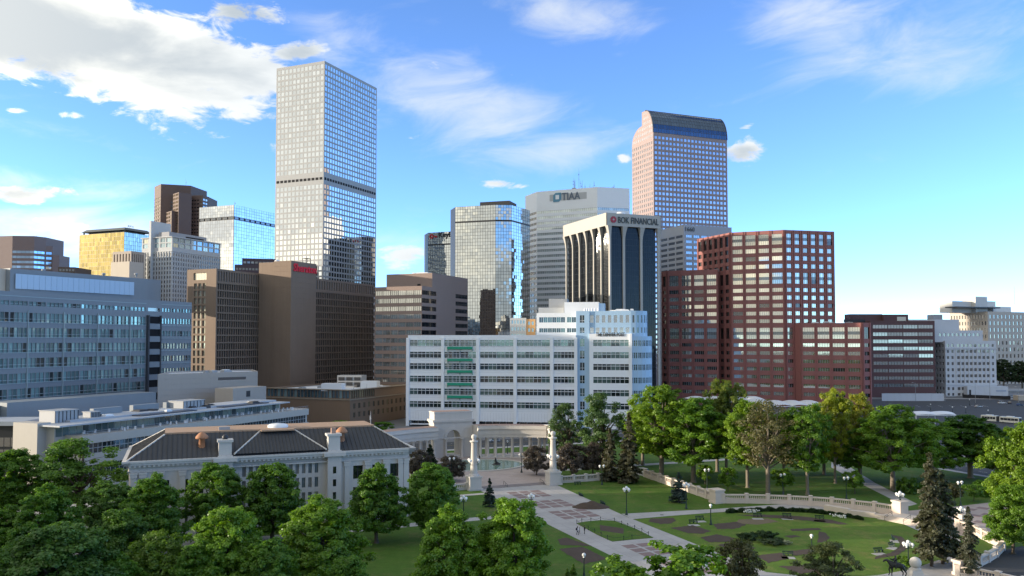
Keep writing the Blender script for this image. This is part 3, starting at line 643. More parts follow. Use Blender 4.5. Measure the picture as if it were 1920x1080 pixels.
# far right beige slab block with roof tiers
def b_right_far():
    y = 760; C = cpt(1853, y); P = rect(C, (GN, GE), 1781, 1990); z1 = Zv(584, y)
    th = Thing('office_block', 'beige office slab with tiny dark windows and stepped white roof at the right edge', 'office block', (C.x, C.y, 0)); be = mat('sand_panel', (.50,.44,.37), .75, .06, .06, 1, .05, .06)
    zo = rows(z1 - 3.0, 6.1, 11, 3.4)
    tower(th, P, 0, z1, be, ROOF_WHITE, {0: dict(x=lambda W: spans(1, W-1, 13, .4), z=zo, glass=GL_DARK), 1: dict(x=lambda W: spans(1, W-1, 19, .4), z=zo, glass=GL_DARK)})
    F, W = between(P[1], P[2]); wh = mat('roof_tier_white', (.60,.59,.56), .7)
    for u0, u1, va, vb, o, nm in ((1812, 1851, 563, 580, 14, 'roof_tier'), (1849, 1871, 555, 572, 10, 'roof_tier'), (1856, 1905, 562, 583, 20, 'roof_tier'), (1880, 1914, 574, 583, 9, 'roof_tier')):
        q = MB(); q.fbox(F, F.s(u0), F.s(u1), z1 - .9, F.z(u0, va), -o - 14, -o); th.part(q, nm, wh)
    q = MB(); q.fbox(F, F.s(1800), F.s(1881), F.z(1840, 577.2), F.z(1840, 575.2), -15, -2); th.part(q, 'roof_canopy', METAL_DARK)
    p = cpt(1904, y + 40); antenna(th, p.x, p.y, z1 + 8, 18, .2)
    # white stepped building
    y = 600; D = cpt(1772, y); E = hit(D, V2(1, .05).normalized(), 1867); A = cpt(1751, y + 14); P = [A, D, E, E + V2(2, 40), A + V2(0, 30)]
    wt = mat('white_terracotta', (.58,.60,.63), .65, .06, .06, 1, .05, .06); th = Thing('office_block', 'white stepped office block with upright piers right of the plum-coloured block', 'office block', (D.x, D.y, 0))
    z1 = Zv(639, y); fl = [(Zv(vb, y), Zv(va, y)) for va, vb in ((645, 650.5), (656, 661.5), (667.5, 673), (679, 684.5), (690.5, 696), (702, 707.5), (713, 718), (726, 731.5), (737, 742))]
    xs = lambda W: [(1.2, 2.8), (4.6, 6.2)] + spans(8.2, W - 4.6, 8, .62) + [(W - 3.2, W - 1.6)]
    tower(th, P, 0, z1, wt, ROOF_GREY, {0: dict(x=lambda W: spans(1, W-1, 3, .5), z=fl, glass=GL_DARK, each=True), 1: dict(x=xs, z=fl, glass=GL_DARK, each=True, frame=METAL_GREY, mull=1)})
    F, W = between(P[1], P[2]); pi = MB()
    for k in range(9): s = 8.2 + (W - 12.8)*k/8; pi.fbox(F, s - .4, s + .4, Zv(720, y), Zv(653, y), 0, .35)
    pi.fbox(F, -.3, W + .3, Zv(722, y), Zv(720, y), 0, .5); pi.fbox(F, -.3, W + .3, Zv(654, y), Zv(652, y), 0, .5); th.part(pi, 'pilaster_field', wt, 'stuff')
    for u0, u1, v, o, n in ((1752, 1843, 619.5, 2.2, 8), (1753, 1799, 599, 5.0, 0)):
        q = Face(F.p(0,0,-o)[0:2] and V2(*F.p(0,0,-o)[:2]), F.d); a, b = q.P + q.d*q.s(u0), q.P + q.d*q.s(u1); zz = Zv(v, y + o)
        fa = {0: dict(x=lambda W: spans(3, W-2, 10, .6), z=[(zz - 4.2, zz - 2.2)], glass=GL_DARK, each=True)} if n else {}
        tower(th, [a, b, b + V2(0, 20), a + V2(0, 20)], z1 - 1, zz, wt, ROOF_GREY, fa)
    q = MB(); q.fbox(F, F.s(1762), F.s(1780), Zv(600, y), Zv(590, y + 10), -16, -8); th.part(q, 'roof_unit', METAL_GREY)
    # plum block
    y = 592; A = cpt(1633, y); B = hit(A, V2(1, .0), 1753); P = [A, B, B + V2(4, 40), A + V2(0, 40)]; z1 = Zv(601.5, y)
    th = Thing('office_block', 'plum-coloured brick office block with long mirrored window strips beside the car park', 'office block', (A.x, A.y, 0)); pl = mat('plum_brick', (.125,.068,.068), .7, .08, .1, 2, .08, .06)
    zo = [(Zv(v + 3.2, y), Zv(v - 3.2, y)) for v in (612.5, 626.5, 640, 653.5, 667, 681, 695, 709, 722.5)]; gp = glass('strip_mirror', (.42,.46,.48), .04, .8, .5, .4, .03)
    tower(th, P, 0, z1, pl, ROOF_DARK, {0: dict(x=lambda W: spans(1.5, W-1, 4, .97), z=zo, glass=gp, each=True, frame=METAL_DARK, mull=4, jit=.5)})
    F, W = between(A, B)
    for u0, u1, v, o, m in ((1611.5, 1674, 587.5, 16, pl), (1672, 1719, 588.5, 12, pl), (1718, 1752, 598, 10, ROOF_WHITE)):
        q = MB(); q.fbox(F, F.s(u0), F.s(u1), z1 - .9, F.z(u0, v), -o - 10, -o); th.part(q, 'penthouse', m)
    q = MB(); q.fbox(F, F.s(1697), F.s(1714), z1, z1 + 3.2, -12, -11.7); th.part(q, 'penthouse_window', GL_OFFICE)
    q = MB()
    for k in range(7): s = F.s(1593) + k*2.2; q.cyl(F.p(s, z1 + 1, -9), F.p(s + 1, z1 + 2.6, -9), .12, .12, 4); q.cyl(F.p(s + 1, z1 + 2.6, -9), F.p(s + 2, z1 + 1, -9), .12, .12, 4)
    q.fbox(F, F.s(1593), F.s(1632), z1 - 1, z1 + 1, -10, -8.6); th.part(q, 'roof_trellis', METAL_DARK)
b_right_far()
# ------------------------------------------------------------------ nearer buildings
def grooves(mb, F, W, z0, z1, zs, d=.12, m=0, h=.09):     # wall with recessed horizontal joints
    wall_grid(mb, F, W, z0, z1, [(0, W)], [(z - h/2, z + h/2) for z in zs if z0 < z - h and z + h < z1], d, m)
    plain(mb, F.p(0, 0, -d), F.p(W, 0, -d), z0, z1, m)
def b_hotel():
    br = mat('hotel_brown', (.215,.155,.112), .75, .22, .1, 1, .12, .22); dkb = mat('hotel_lattice', (.22,.165,.12), .75, .06, .1, 1, .05, .05)
    y = 425; C = cpt(404, y); P = rect(C, (DL, DR), 349, 529); z1 = Zv(503.5, y)
    th = Thing('hotel', 'large brown lattice-faced hotel slab with a red sign on its lift tower', 'hotel', (C.x, C.y, 0))
    warm = glass('warm_window', (.60,.55,.42), .06, .6, .5, .4, 0, .2, (.75,.70,.55), .3); lat = glass('lattice_glass', (.035,.035,.037), .15, .1, .6, .6)
    F, W = between(P[0], P[1]); a, b = F.s(361), F.s(385.5); zl = Zv(529, y)
    tower(th, P, 0, z1, br, ROOF_GREY, {
        0: [dict(x=[(a, b)], z=[(z1 - 5.6, z1 - 1.9)], glass=warm, depth=.8, span=(zl, z1), each=True, frame=METAL_WHITE, mull=3), dict(x=spans(a, b, 3, .74), z=rows(zl - .3, 3.9, 17, 2.9), glass=warm, depth=.8, span=(0, zl), each=True)],
        1: [dict(x=lambda W: spans(.8, W - .6, 27, .55), z=[(z1 - 6.4, z1 - 1.2)], glass=glass('loggia_glass', (.34,.37,.40), .1, .6, .5, .5), depth=.7, span=(zl, z1)),
            dict(x=lambda W: spans(.8, W - .6, 30, .70), z=rows(zl - .6, 3.9, 17, 3.1), glass=lat, depth=.55, span=(0, zl))]}, rev=dkb)
    F, W = between(P[1], P[2]); q = MB()
    for k in range(17): z = zl - .35 - 3.9*k; q.fbox(F, .4, W, z - .12, z + .12, 0, .3)
    th.part(q, 'ledge_field', dkb, 'stuff')
    # lift tower
    T = P[1] + DR * (F.s(529)) ; c2 = cpt(544.5, 445); Q = rect(c2, (DL, DR), 512, 592); zt = Zv(488.5, 445); mb = MB()
    for i in range(4):
        f, w = between(Q[i], Q[(i+1) % 4]); grooves(mb, f, w, 0, zt, [zt - 2.9*k for k in range(1, 27)])
    roof_on(mb, Q, zt, 0, 1); th.part(mb, 'lift_tower', [br, ROOF_GREY])
    f, w = between(Q[1], Q[2]); text(th, 'Sheraton', f, f.s(548.5), f.s(591), f.z(570, 511), 4.4, mat('sign_crimson', (.75,.015,.04), .4), .35, .2, bold=.02)
    c3 = cpt(513, 450); Q2 = rect(c3, (DL, DR), 484, 530); mb = MB()
    for i in range(4): f2, w2 = between(Q2[i], Q2[(i+1) % 4]); plain(mb, Q2[i], Q2[(i+1) % 4], 0, Zv(491.5, 450))
    roof_on(mb, Q2, Zv(491.5, 450), 0, 1); th.part(mb, 'stair_block', [br, ROOF_GREY])
    fr = MB(); s = f.s(580); 
    for ds in (0, 3): 
        for do in (-5, -2): fr.fbox(f, s + ds, s + ds + .25, zt - 1, zt + 3, do - .25, do)
    fr.fbox(f, s, s + 3.25, zt + 2.75, zt + 3, -5.25, -2); fr.fbox(f, s, s + 3.25, zt + .9, zt + 1.1, -2.2, -2); th.part(fr, 'roof_frame', METAL_DARK)
    p = c3 + DL*3 + DR*6; mb = MB(); mb.lathe((p.x, p.y, Zv(491.5, 450) - 1), [(1.5,0),(1.5,2.4),(.2,3.2)], 10); th.part(mb, 'roof_dome', METAL_WHITE)
    # rear slab right of the tower
    A = cpt(590, 468); B = hit(A, DR, 700.5); S = [A, B, B + DL*16, A + DL*16]; zs = Zv(521.5, 468)
    tower(th, S, 0, zs, br, ROOF_GREY, {0: [dict(x=lambda W: spans(.5, W - .5, 25, .5), z=[(zs - 6.2, zs - 1.2)], glass=glass('loggia_glass', (.34,.37,.40)), depth=.7, span=(zs - 7.2, zs)),
        dict(x=lambda W: spans(.5, W - .5, 34, .74), z=rows(zs - 8, 3.9, 17, 3.1), glass=lat, depth=.4, span=(0, zs - 7.2))]}, rev=dkb)
    F, W = between(A, B); q = MB()
    for k in range(17): z = zs - 7.6 - 3.9*k; q.fbox(F, .2, W, z - .12, z + .12, 0, .3)
    th.part(q, 'ledge_field', dkb, 'stuff')
    q = MB(); e = MB()
    for k in range(16): z = zs - 9 - 3.9*k; q.fbox(F, W, W + 1.2, z, z + 1.6, -4, -.3); e.fbox(F, W + .05, W + 1.25, z + 1.6, z + 3.9, -3.9, -.4)
    th.part(q, 'balcony_field', METAL_WHITE, 'stuff'); th.part(e, 'balcony_glass_field', GL_DARK, 'stuff')
b_hotel()
def b_stripes():
    y = 440; C = cpt(790.5, y); P = rect(C, (DL, DR), 702, 877); z1 = Zv(536, y); tn = mat('taupe_stone', (.255,.185,.155), .7, .06, .08, 1, .05, .06)
    th = Thing('office_block', 'taupe office block with dark horizontal window strips beside the brown hotel', 'office block', (C.x, C.y, 0)); gd = glass('strip_dark_glass', (.02,.022,.025), .04, .15, 1., .6)
    zo = [(Zv(v + 4.2, y), Zv(v - 4.2, y)) for v in [548 + 15.05*k for k in range(13)]]
    gm = glass('strip_bright_glass', (.52,.50,.44), .04, .75, .5, .4)
    F1, W1 = between(P[1], P[2]); wx = [(.2, F1.s(818)), (F1.s(854), W1 - .2)]
    tower(th, P, 0, z1, tn, ROOF_GREY, {0: [dict(x=lambda W: spans(.3, W - .3, 6, .985), z=zo, glass=gm, each=True, frame=METAL_DARK, mull=3, jit=.4)],
                                      1: dict(x=wx, z=zo, glass=gd, each=True, frame=METAL_DARK, mull=3)}, roofed=True)
    A = hit(P[1], DR, 810); B = P[2] + DR*.02; a2 = A + DL * (hit(A, DL, 724) - A).length; q = [a2, A, B, B + (a2 - A)]
    mb = MB(); zt = Zv(512, y + 12)
    for i in range(4): plain(mb, q[i] + V2(0, 0), q[(i+1) % 4], z1 - 1.0 if i != 1 else z1, zt)
    roof_on(mb, q, zt, 0, 1); po = th.part(mb, 'upper_block', [tn, ROOF_GREY]); f, w = between(q[0], q[1]); v = MB(); v.fbox(f, w*.68, w*.75, z1 + 1.0, z1 + 2.0, -.2, .04); th.part(v, 'vent', DARKVOID, parent=po)
    mb = MB(); mb.fbox(F1, F1.s(825), F1.s(852), zt - .9, zt + 1.3, -18, -8); th.part(mb, 'roof_unit', METAL_WHITE)
b_stripes()
def b_red():
    y = 500; red = mat('oxblood_precast', (.30,.125,.112), .7, .07, .06, 1.2, .06, .06)
    B1 = cpt(1371, 512); B2 = B1 - DL * (0); d = V2(math.cos(R(23)), -math.sin(R(23)))
    B2 = hit(B1, d, 1473); A0 = hit(B1, GN, 1309); C3 = hit(B2, V2(GE.x, GE.y*.6).normalized(), 1566.5)
    P = [A0, B1, B2, C3, C3 + GN*22, A0 + V2(30, 20)]; z1 = Zv(431, B2.y)
    th = Thing('office_tower', 'oxblood red faceted office tower with gold-reflecting windows and two lower wings', 'office tower', (B2.x, B2.y, 0))
    zb = lambda a, b: (Zv(400 + b/3., 512), Zv(400 + a/3., 512))
    tall = [(128, 186), (342, 402), (645, 706)]; norm = [(206, 230), (250, 274), (294, 317), (426, 447), (468, 490), (512, 533), (555, 576), (598, 618), (731, 750), (775, 795), (819, 838), (863, 882), (907, 926), (953, 973), (998, 1018)]
    zo = [zb(a, b) for a, b in norm] + [zb(*t) for t in tall]; ztall = [zb(*t) for t in tall]
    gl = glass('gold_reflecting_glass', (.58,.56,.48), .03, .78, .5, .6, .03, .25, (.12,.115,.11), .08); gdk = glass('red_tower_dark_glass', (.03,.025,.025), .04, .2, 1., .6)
    def face(F, W, z_top, m0, m1, n, frac, g, mull, mb, zmin=2):
        xs = spans(m0, W - m1, n, frac); zz = [z for z in zo if z[1] < z_top - .6 and z[0] > zmin]
        cells = wall_grid(mb, F, W, 0, z_top, xs, zz, .45); plainc = [c for c in cells if (c[2], c[3]) not in ztall]
        windows(th, F, plainc, .45, g, True, METAL_GREY, mull)
        for c in [c for c in cells if (c[2], c[3]) in ztall]:
            h = c[3] - c[2]
            if g is gdk: windows(th, F, [c], .45, g, True, METAL_DARK, mull)
            else:
                windows(th, F, [(c[0], c[1], c[2], c[2] + h*.36, 0, 0), (c[0], c[1], c[3] - h*.36, c[3], 0, 0)], .45, g, True, METAL_GREY, mull)
                windows(th, F, [(c[0], c[1], c[2] + h*.36, c[3] - h*.36, 0, 0)], .45, glass('grey_spandrel_glass', (.16,.165,.16), .08, .3, 1., .3), True, METAL_GREY, mull, name='spandrel')
        p = (W - m0 - m1) / n
        for k in range(n + 1):
            s = m0 + p*k
            for a, b in ((s - .95, s - .22), (s + .22, s + .95)):
                a, b = max(a, .02), min(b, W - .02)
                if b - a > .15: q = MB(); q.fbox(F, a, b, 0, z_top, 0, .38); th.part(q, 'pier', red)
        for k in range(len(zz)): pass
    mb = MB()
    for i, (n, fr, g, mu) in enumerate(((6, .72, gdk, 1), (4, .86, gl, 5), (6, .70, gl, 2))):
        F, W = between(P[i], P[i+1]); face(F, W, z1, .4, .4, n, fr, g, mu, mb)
    for i in (3, 4, 5): plain(mb, P[i], P[(i+1) % 6], 0, z1)
    roof_on(mb, P, z1, 0, 1); th.part(mb, 'wall', [red, ROOF_DARK])
    # left wing, same plane as the middle facet
    d = (B2 - B1).normalized(); L1, L2 = hit(B1, d, 1252), hit(B1, d, 1348); L0 = hit(L1, GN, 1241); zl = Zv(508, L1.y); mb = MB()
    F, W = between(L1, L2); face(F, W, zl, .4, .4, 4, .84, gl, 4, mb); F, W = between(L0, L1); face(F, W, zl, .3, .3, 1, .6, gdk, 1, mb)
    L3 = L2 + GN*9; L4 = L0 + V2(14, 22); plain(mb, L2, L3, 0, zl); plain(mb, L3, L4, 0, zl); plain(mb, L4, L0, 0, zl); roof_on(mb, [L0, L1, L2, L3, L4], zl, 0, 1); wo = th.part(mb, 'left_wing', [red, ROOF_DARK])
    R1, R2 = hit(B1, d, 1501), hit(B1, d, 1617); R3 = hit(R2, GE, 1633.5); zr = Zv(605, R2.y); mb = MB()
    F, W = between(R1, R2); face(F, W, zr, .4, .4, 4, .84, gl, 4, mb); F, W = between(R2, R3); face(F, W, zr, .3, .3, 1, .7, gdk, 1, mb)
    R4 = R3 + GN*24; R0 = R1 + GN*16; plain(mb, R3, R4, 0, zr); plain(mb, R4, R0, 0, zr); plain(mb, R0, R1, 0, zr); roof_on(mb, [R1, R2, R3, R4, R0], zr, 0, 1); th.part(mb, 'right_wing', [red, ROOF_DARK])
    F, W = between(L1, L2); roof_units(th, F, W*.5, W, 3, 9, zl - .9, 5, [METAL_WHITE, METAL_GREY], 1.6)
    F, W = between(R1, R2); roof_units(th, F, 0, W, 2, 8, zr - .9, 9, [METAL_WHITE, METAL_GREY], 1.7)
    p = P[2] + V2(3, 12); antenna(th, p.x, p.y, z1 - 1, 3)
b_red()
def b_news():
    d = V2(math.cos(R(9)), -math.sin(R(9))); A = cpt(765, 392); F = Face(A, d); y = 392
    th = Thing('office_block', 'long white newspaper office block with green balconies and a light blue curved end', 'office block', (A.x, A.y, 0))
    wh = mat('white_metal_panel', (.82,.83,.84), .4, .06, .08, .9, .06, .05); bl = mat('sky_blue_panel', (.38,.54,.70), .35, .06, .08, .9, .05, .03); gr = mat('green_enamel', (.02,.30,.18), .4, .05)
    gl = glass('news_glass', (.03,.045,.05), .04, .25, 1., .7, .02, .25, (.10,.16,.15), .3); dk = METAL_WHITE
    z1 = F.z(765, 628.5); W = F.s(1080); zz = [(F.z(770, b), F.z(770, a)) for a, b in ((637.5, 648.5), (659.5, 670.5), (681, 692), (704.5, 715.5), (728, 739), (752, 763))]
    bays = [(768.4, 828), (833, 892.5), (900, 962.5), (969, 1031), (1038, 1078.5)]; zg = F.z(770, 788)
    mb = MB(); xo = []
    for a, b in bays: a, b = F.s(a), F.s(b); xo += [(a + (b - a)*k/4 + .06, a + (b - a)*(k + 1)/4 - .06) for k in range(4)] if b - a > 12 else [(a + (b - a)*k/3 + .06, a + (b - a)*(k + 1)/3 - .06) for k in range(3)]
    cells = wall_grid(mb, F, W, zg, z1, xo, zz, .4); windows(th, F, cells, .4, gl, True, METAL_WHITE, 1, .68)
    # sun-shade bars, projecting piers, sills
    pr = MB(); sh = MB()
    edges = [765, 830.5, 896, 966, 1034.5, 1079.5]
    for k, u in enumerate(edges): s = F.s(u); pr = MB(); pr.fbox(F, s - .75, s + .75, 0 if k in (0,2,3,4,5) else 0, z1 - 1.2, 0 if k else .01, .55); th.part(pr, 'pier', wh)
    for a, b in bays:
        a, b = F.s(a), F.s(b)
        for z0, zt in zz: sh.fbox(F, a, b, zt - 1.02, zt - .86, 0, .45); sh.fbox(F, a, b, z0 - .22, z0, 0, .22)
    th.part(sh, 'sun_shade_field', METAL_WHITE, 'stuff')
    pl = MB()                                    # panel seams as raised battens
    for k in range(1, 60): s = W*k/60.; pl.fbox(F, s - .025, s + .025, zg, zg + 4.0, 0, .03)
    for z0, zt in zz: pl.fbox(F, 0, W, z0 - 1.5, z0 - 1.44, 0, .035)
    th.part(pl, 'panel_seam_field', mat('seam_grey', (.45,.46,.48), .5), 'stuff')
    # ground floor void and lower band
    plain(mb, F.p(0, 0, -5), F.p(W, 0, -5), 0, zg); mb.face([F.p(0,zg,0), F.p(0,zg,-5), F.p(W,zg,-5), F.p(W,zg,0)])
    lb = MB(); lb.fbox(F, 1, W - 1, zg - 2.0, zg - 1.35, -1.0, -.2); th.part(lb, 'light_strip', METAL_WHITE); gw = MB()
    for a, b in spans(.5, W - .5, 24, .9): gw = MB(); gw.fbox(F, a, b, .3, zg - .3, -5, -4.9); th.part(gw, 'shop_window', GL_DARK)
    Bk = [V2(*F.p(0,0)[:2]), V2(*F.p(W,0)[:2]), V2(*F.p(W,0,-40)[:2]), V2(*F.p(0,0,-40)[:2])]
    plain(mb, Bk[3], Bk[0], 0, z1); plain(mb, Bk[2], Bk[3], 0, z1); plain(mb, Bk[1], Bk[2], 0, z1); roof_on(mb, Bk, z1, 0, 1, .8); th.part(mb, 'wall', [wh, ROOF_WHITE])
    # green balconies
    a, b = F.s(840), F.s(886)
    for z0, zt in zz[:5]:
        q = MB(); zf = z0 - 1.6; q.fbox(F, a, b, zf, zf + .18, 0, 1.7); q.fbox(F, a, b, zf, zf + 1.25, 1.62, 1.7); q.fbox(F, a, a + .08, zf, zf + 1.25, 0, 1.7); q.fbox(F, b - .08, b, zf, zf + 1.25, 0, 1.7)
        for s in (a, (a + b)/2, b): q.fbox(F, s - .06, s + .06, zf - .9, zf, 0, .9)
        bo = th.part(q, 'balcony', gr); r = MB()
        for s in [a + (b - a)*k/4 for k in range(5)]: r.fbox(F, s - .04, s + .04, zf + 1.2, zt + .6, 1.5, 1.58)
        for z in (zt + .6, zf + 2.4): r.fbox(F, a - 1.2, b + 1.2, z, z + .08, 1.48, 1.6)
        th.part(r, 'rail', METAL_WHITE, parent=bo)
    # blue strip, sign bay, curved blue end
    s1, s2, s3 = F.s(1080), F.s(1105), F.s(1185); zu = F.z(1090, 583); G1 = Face(V2(*F.p(s1, 0, -1.2)[:2]), d); w1 = s2 - s1; mb = MB()
    zu_rows = [(F.z(1100, b), F.z(1100, a)) for a, b in ((591, 605), (614, 624))]
    zc = [(a, b) for a, b in zz]
    cells = wall_grid(mb, G1, w1, 0, zu, [(w1*.28, w1*.62)], [(z0 - .2, zt + .6) for z0, zt in zc[:]] + zu_rows, .3); windows(th, G1, cells, .3, gl, True, METAL_WHITE, 1, .3)
    th.part(mb, 'blue_bay', bl)
    G2 = Face(V2(*F.p(s2, 0, .3)[:2]), d); w2 = s3 - s2; mb = MB(); a, b = G2.s(1112), G2.s(1179)
    cells = wall_grid(mb, G2, w2, 0, z1 + .6, [(a + (b-a)*k/4 + .07, a + (b-a)*(k+1)/4 - .07) for k in range(4)], zz, .4); windows(th, G2, cells, .4, gl, True, METAL_WHITE, 1, .68)
    plain(mb, G2.p(0,0,-1.5), G2.p(0,0,0), 0, z1 + .6); plain(mb, G2.p(w2,0,0), G2.p(w2,0,-1.5), 0, z1 + .6); mb.face([G2.p(0,z1+.6,0), G2.p(w2,z1+.6,0), G2.p(w2,z1+.6,-12), G2.p(0,z1+.6,-12)])
    for z0, zt in zz: mb.fbox(G2, a, b, zt - 1.02, zt - .86, 0, .4)
    mb.fbox(G2, w2 - 1.0, w2, 0, z1 + .3, 0, .5)
    so = th.part(mb, 'sign_bay', wh); text(th, 'THE DENVER POST', G2, G2.s(1117.5), G2.s(1171.5), G2.z(1140, 630.5), 1.75, mat('sign_black', (.05,.05,.05)), .2, .08, bold=.025, parent=so)
    # upper two blue storeys and the rounded end (faceted arc)
    u0 = V2(*F.p(s1, 0, -1.8)[:2]); e = F.s(1200); arc = [u0 + d*0, V2(*F.p(e - 4, 0, -1.8)[:2])]
    n_in = -F.n
    for k in range(1, 6):
        t = k/5.*R(80); arc.append(V2(*F.p(e - 4 + 7.5*math.sin(t), 0, -1.8 - 7.5*(1 - math.cos(t)))[:2]))
    back = [arc[-1] + n_in*16, arc[0] + n_in*23]; up = arc + back; mb = MB()
    for i in range(len(up)):
        f, w = between(up[i], up[(i+1) % len(up)]); nn = 9 if i == 0 else (1 if i < 6 else 0)
        if nn:
            xo = spans(.4, w - .3, nn, .58 if i == 0 else .62)
            cells = wall_grid(mb, f, w, z1 - 1.5, zu, xo, zu_rows, .3); windows(th, f, cells, .3, GL_OFFICE if i == 0 else gl, True, METAL_WHITE, 1)
        else: plain(mb, up[i], up[(i+1) % len(up)], z1 - 1.5, zu)
    roof_on(mb, up, zu, 0, 1, .7); th.part(mb, 'upper_storeys', [bl, ROOF_WHITE])
    lo = [V2(*F.p(s3, 0, -.2)[:2]), V2(*F.p(e - 3, 0, -.2)[:2])]
    for k in range(1, 7): t = k/6.*R(82); lo.append(V2(*F.p(e - 3 + 8.5*math.sin(t), 0, -.2 - 8.5*(1 - math.cos(t)))[:2]))
    lo += [lo[-1] + n_in*16, lo[0] + n_in*24]; mb = MB(); zlo = z1 - .6
    for i in range(len(lo)):
        f, w = between(lo[i], lo[(i+1) % len(lo)]); nn = 4 if i == 0 else (2 if i < 7 else 0)
        if nn:
            cells = wall_grid(mb, f, w, 0, zlo, spans(.1, w - .1, nn, .72), [(a, b - .2) for a, b in zz], .3); windows(th, f, cells, .3, gl, True, METAL_WHITE, 0, .62)
        else: plain(mb, lo[i], lo[(i+1) % len(lo)], 0, zlo)
    roof_on(mb, lo, zlo, 0, 1, .5); th.part(mb, 'rounded_end', [bl, ROOF_WHITE])
    # white upper storeys to the left, penthouses
    f = Face(V2(*F.p(F.s(1003), 0, -6)[:2]), d); w = F.s(1081) - F.s(1003); mb = MB(); zq = F.z(1040, 586)
    cells = wall_grid(mb, f, w, z1 - 1.5, zq, spans(1.2, w*.70, 6, .93) + spans(w*.74, w - .6, 2, .9), [(F.z(1040, 604), F.z(1040, 594)), (F.z(1040, 623), F.z(1040, 615))], .4); windows(th, f, cells, .4, gl, True, METAL_WHITE, 1)
    Q = [V2(*f.p(0,0)[:2]), V2(*f.p(w,0)[:2]), V2(*f.p(w,0,-22)[:2]), V2(*f.p(0,0,-22)[:2])]
    for i in (1, 2, 3): plain(mb, Q[i], Q[(i+1) % 4], z1 - 1.5, zq)
    roof_on(mb, Q, zq, 0, 1, .7); th.part(mb, 'upper_block', [wh, ROOF_WHITE])
    for u0_, u1_, v, o, m in ((1053, 1120, 564, 14, METAL_WHITE), (1115, 1131, 566, 15, bl), (1020, 1056, 556, 20, METAL_GREY), (1000, 1050, 574, 19, mat('pale_grey_render', (.44,.45,.45)))):
        q = MB(); q.fbox(F, F.s(u0_), F.s(u1_), zu - 4, F.z(u0_, v), -o - 10, -o); th.part(q, 'penthouse', m)
    for u in (1094, 1098, 1103, 1108, 1114, 1120): q = MB(); q.lathe(F.p(F.s(u), zu - .7, -9), [(.5,0),(.5,1.6),(.3,2.2)], 7); th.part(q, 'roof_vent', METAL_WHITE)
    roof_units(th, F, F.s(1140), F.s(1195), 3, 9, zu - .7, 4, [METAL_WHITE], 1.6); antenna(th, *F.p(F.s(1096), 0, -16)[:2], zu, 7, .12)
    # grey and ochre annexe behind the left part
    a, b = cpt(956, 412), cpt(1004, 410); th2 = Thing('building', 'small grey and ochre block behind the white newspaper office', 'building', (a.x, a.y, 0)); zt = Zv(594, 412)
    tower(th2, [a, (a*.36 + b*.64), (a*.36 + b*.64) + V2(0, 12), a + V2(0, 12)], 0, zt - .6, mat('pale_grey_render', (.44,.45,.45)), ROOF_GREY, {0: dict(x=lambda W: spans(.5, W-.5, 5, .6), z=rows(zt - 1.8, 3.4, 3, 1.7), glass=GL_BLUE, each=True)})
    tower(th2, [(a*.36 + b*.64) + V2(.05, .3), b + V2(0, .3), b + V2(0, 12), (a*.36 + b*.64) + V2(.05, 12)], 0, zt - 1.2, mat('ochre_panel', (.50,.30,.14), .7), ROOF_GREY, {0: dict(x=lambda W: spans(.5, W-.5, 2, .6), z=rows(zt - 2.4, 3.4, 3, 1.7), glass=GL_BLUE, each=True)})
b_news()
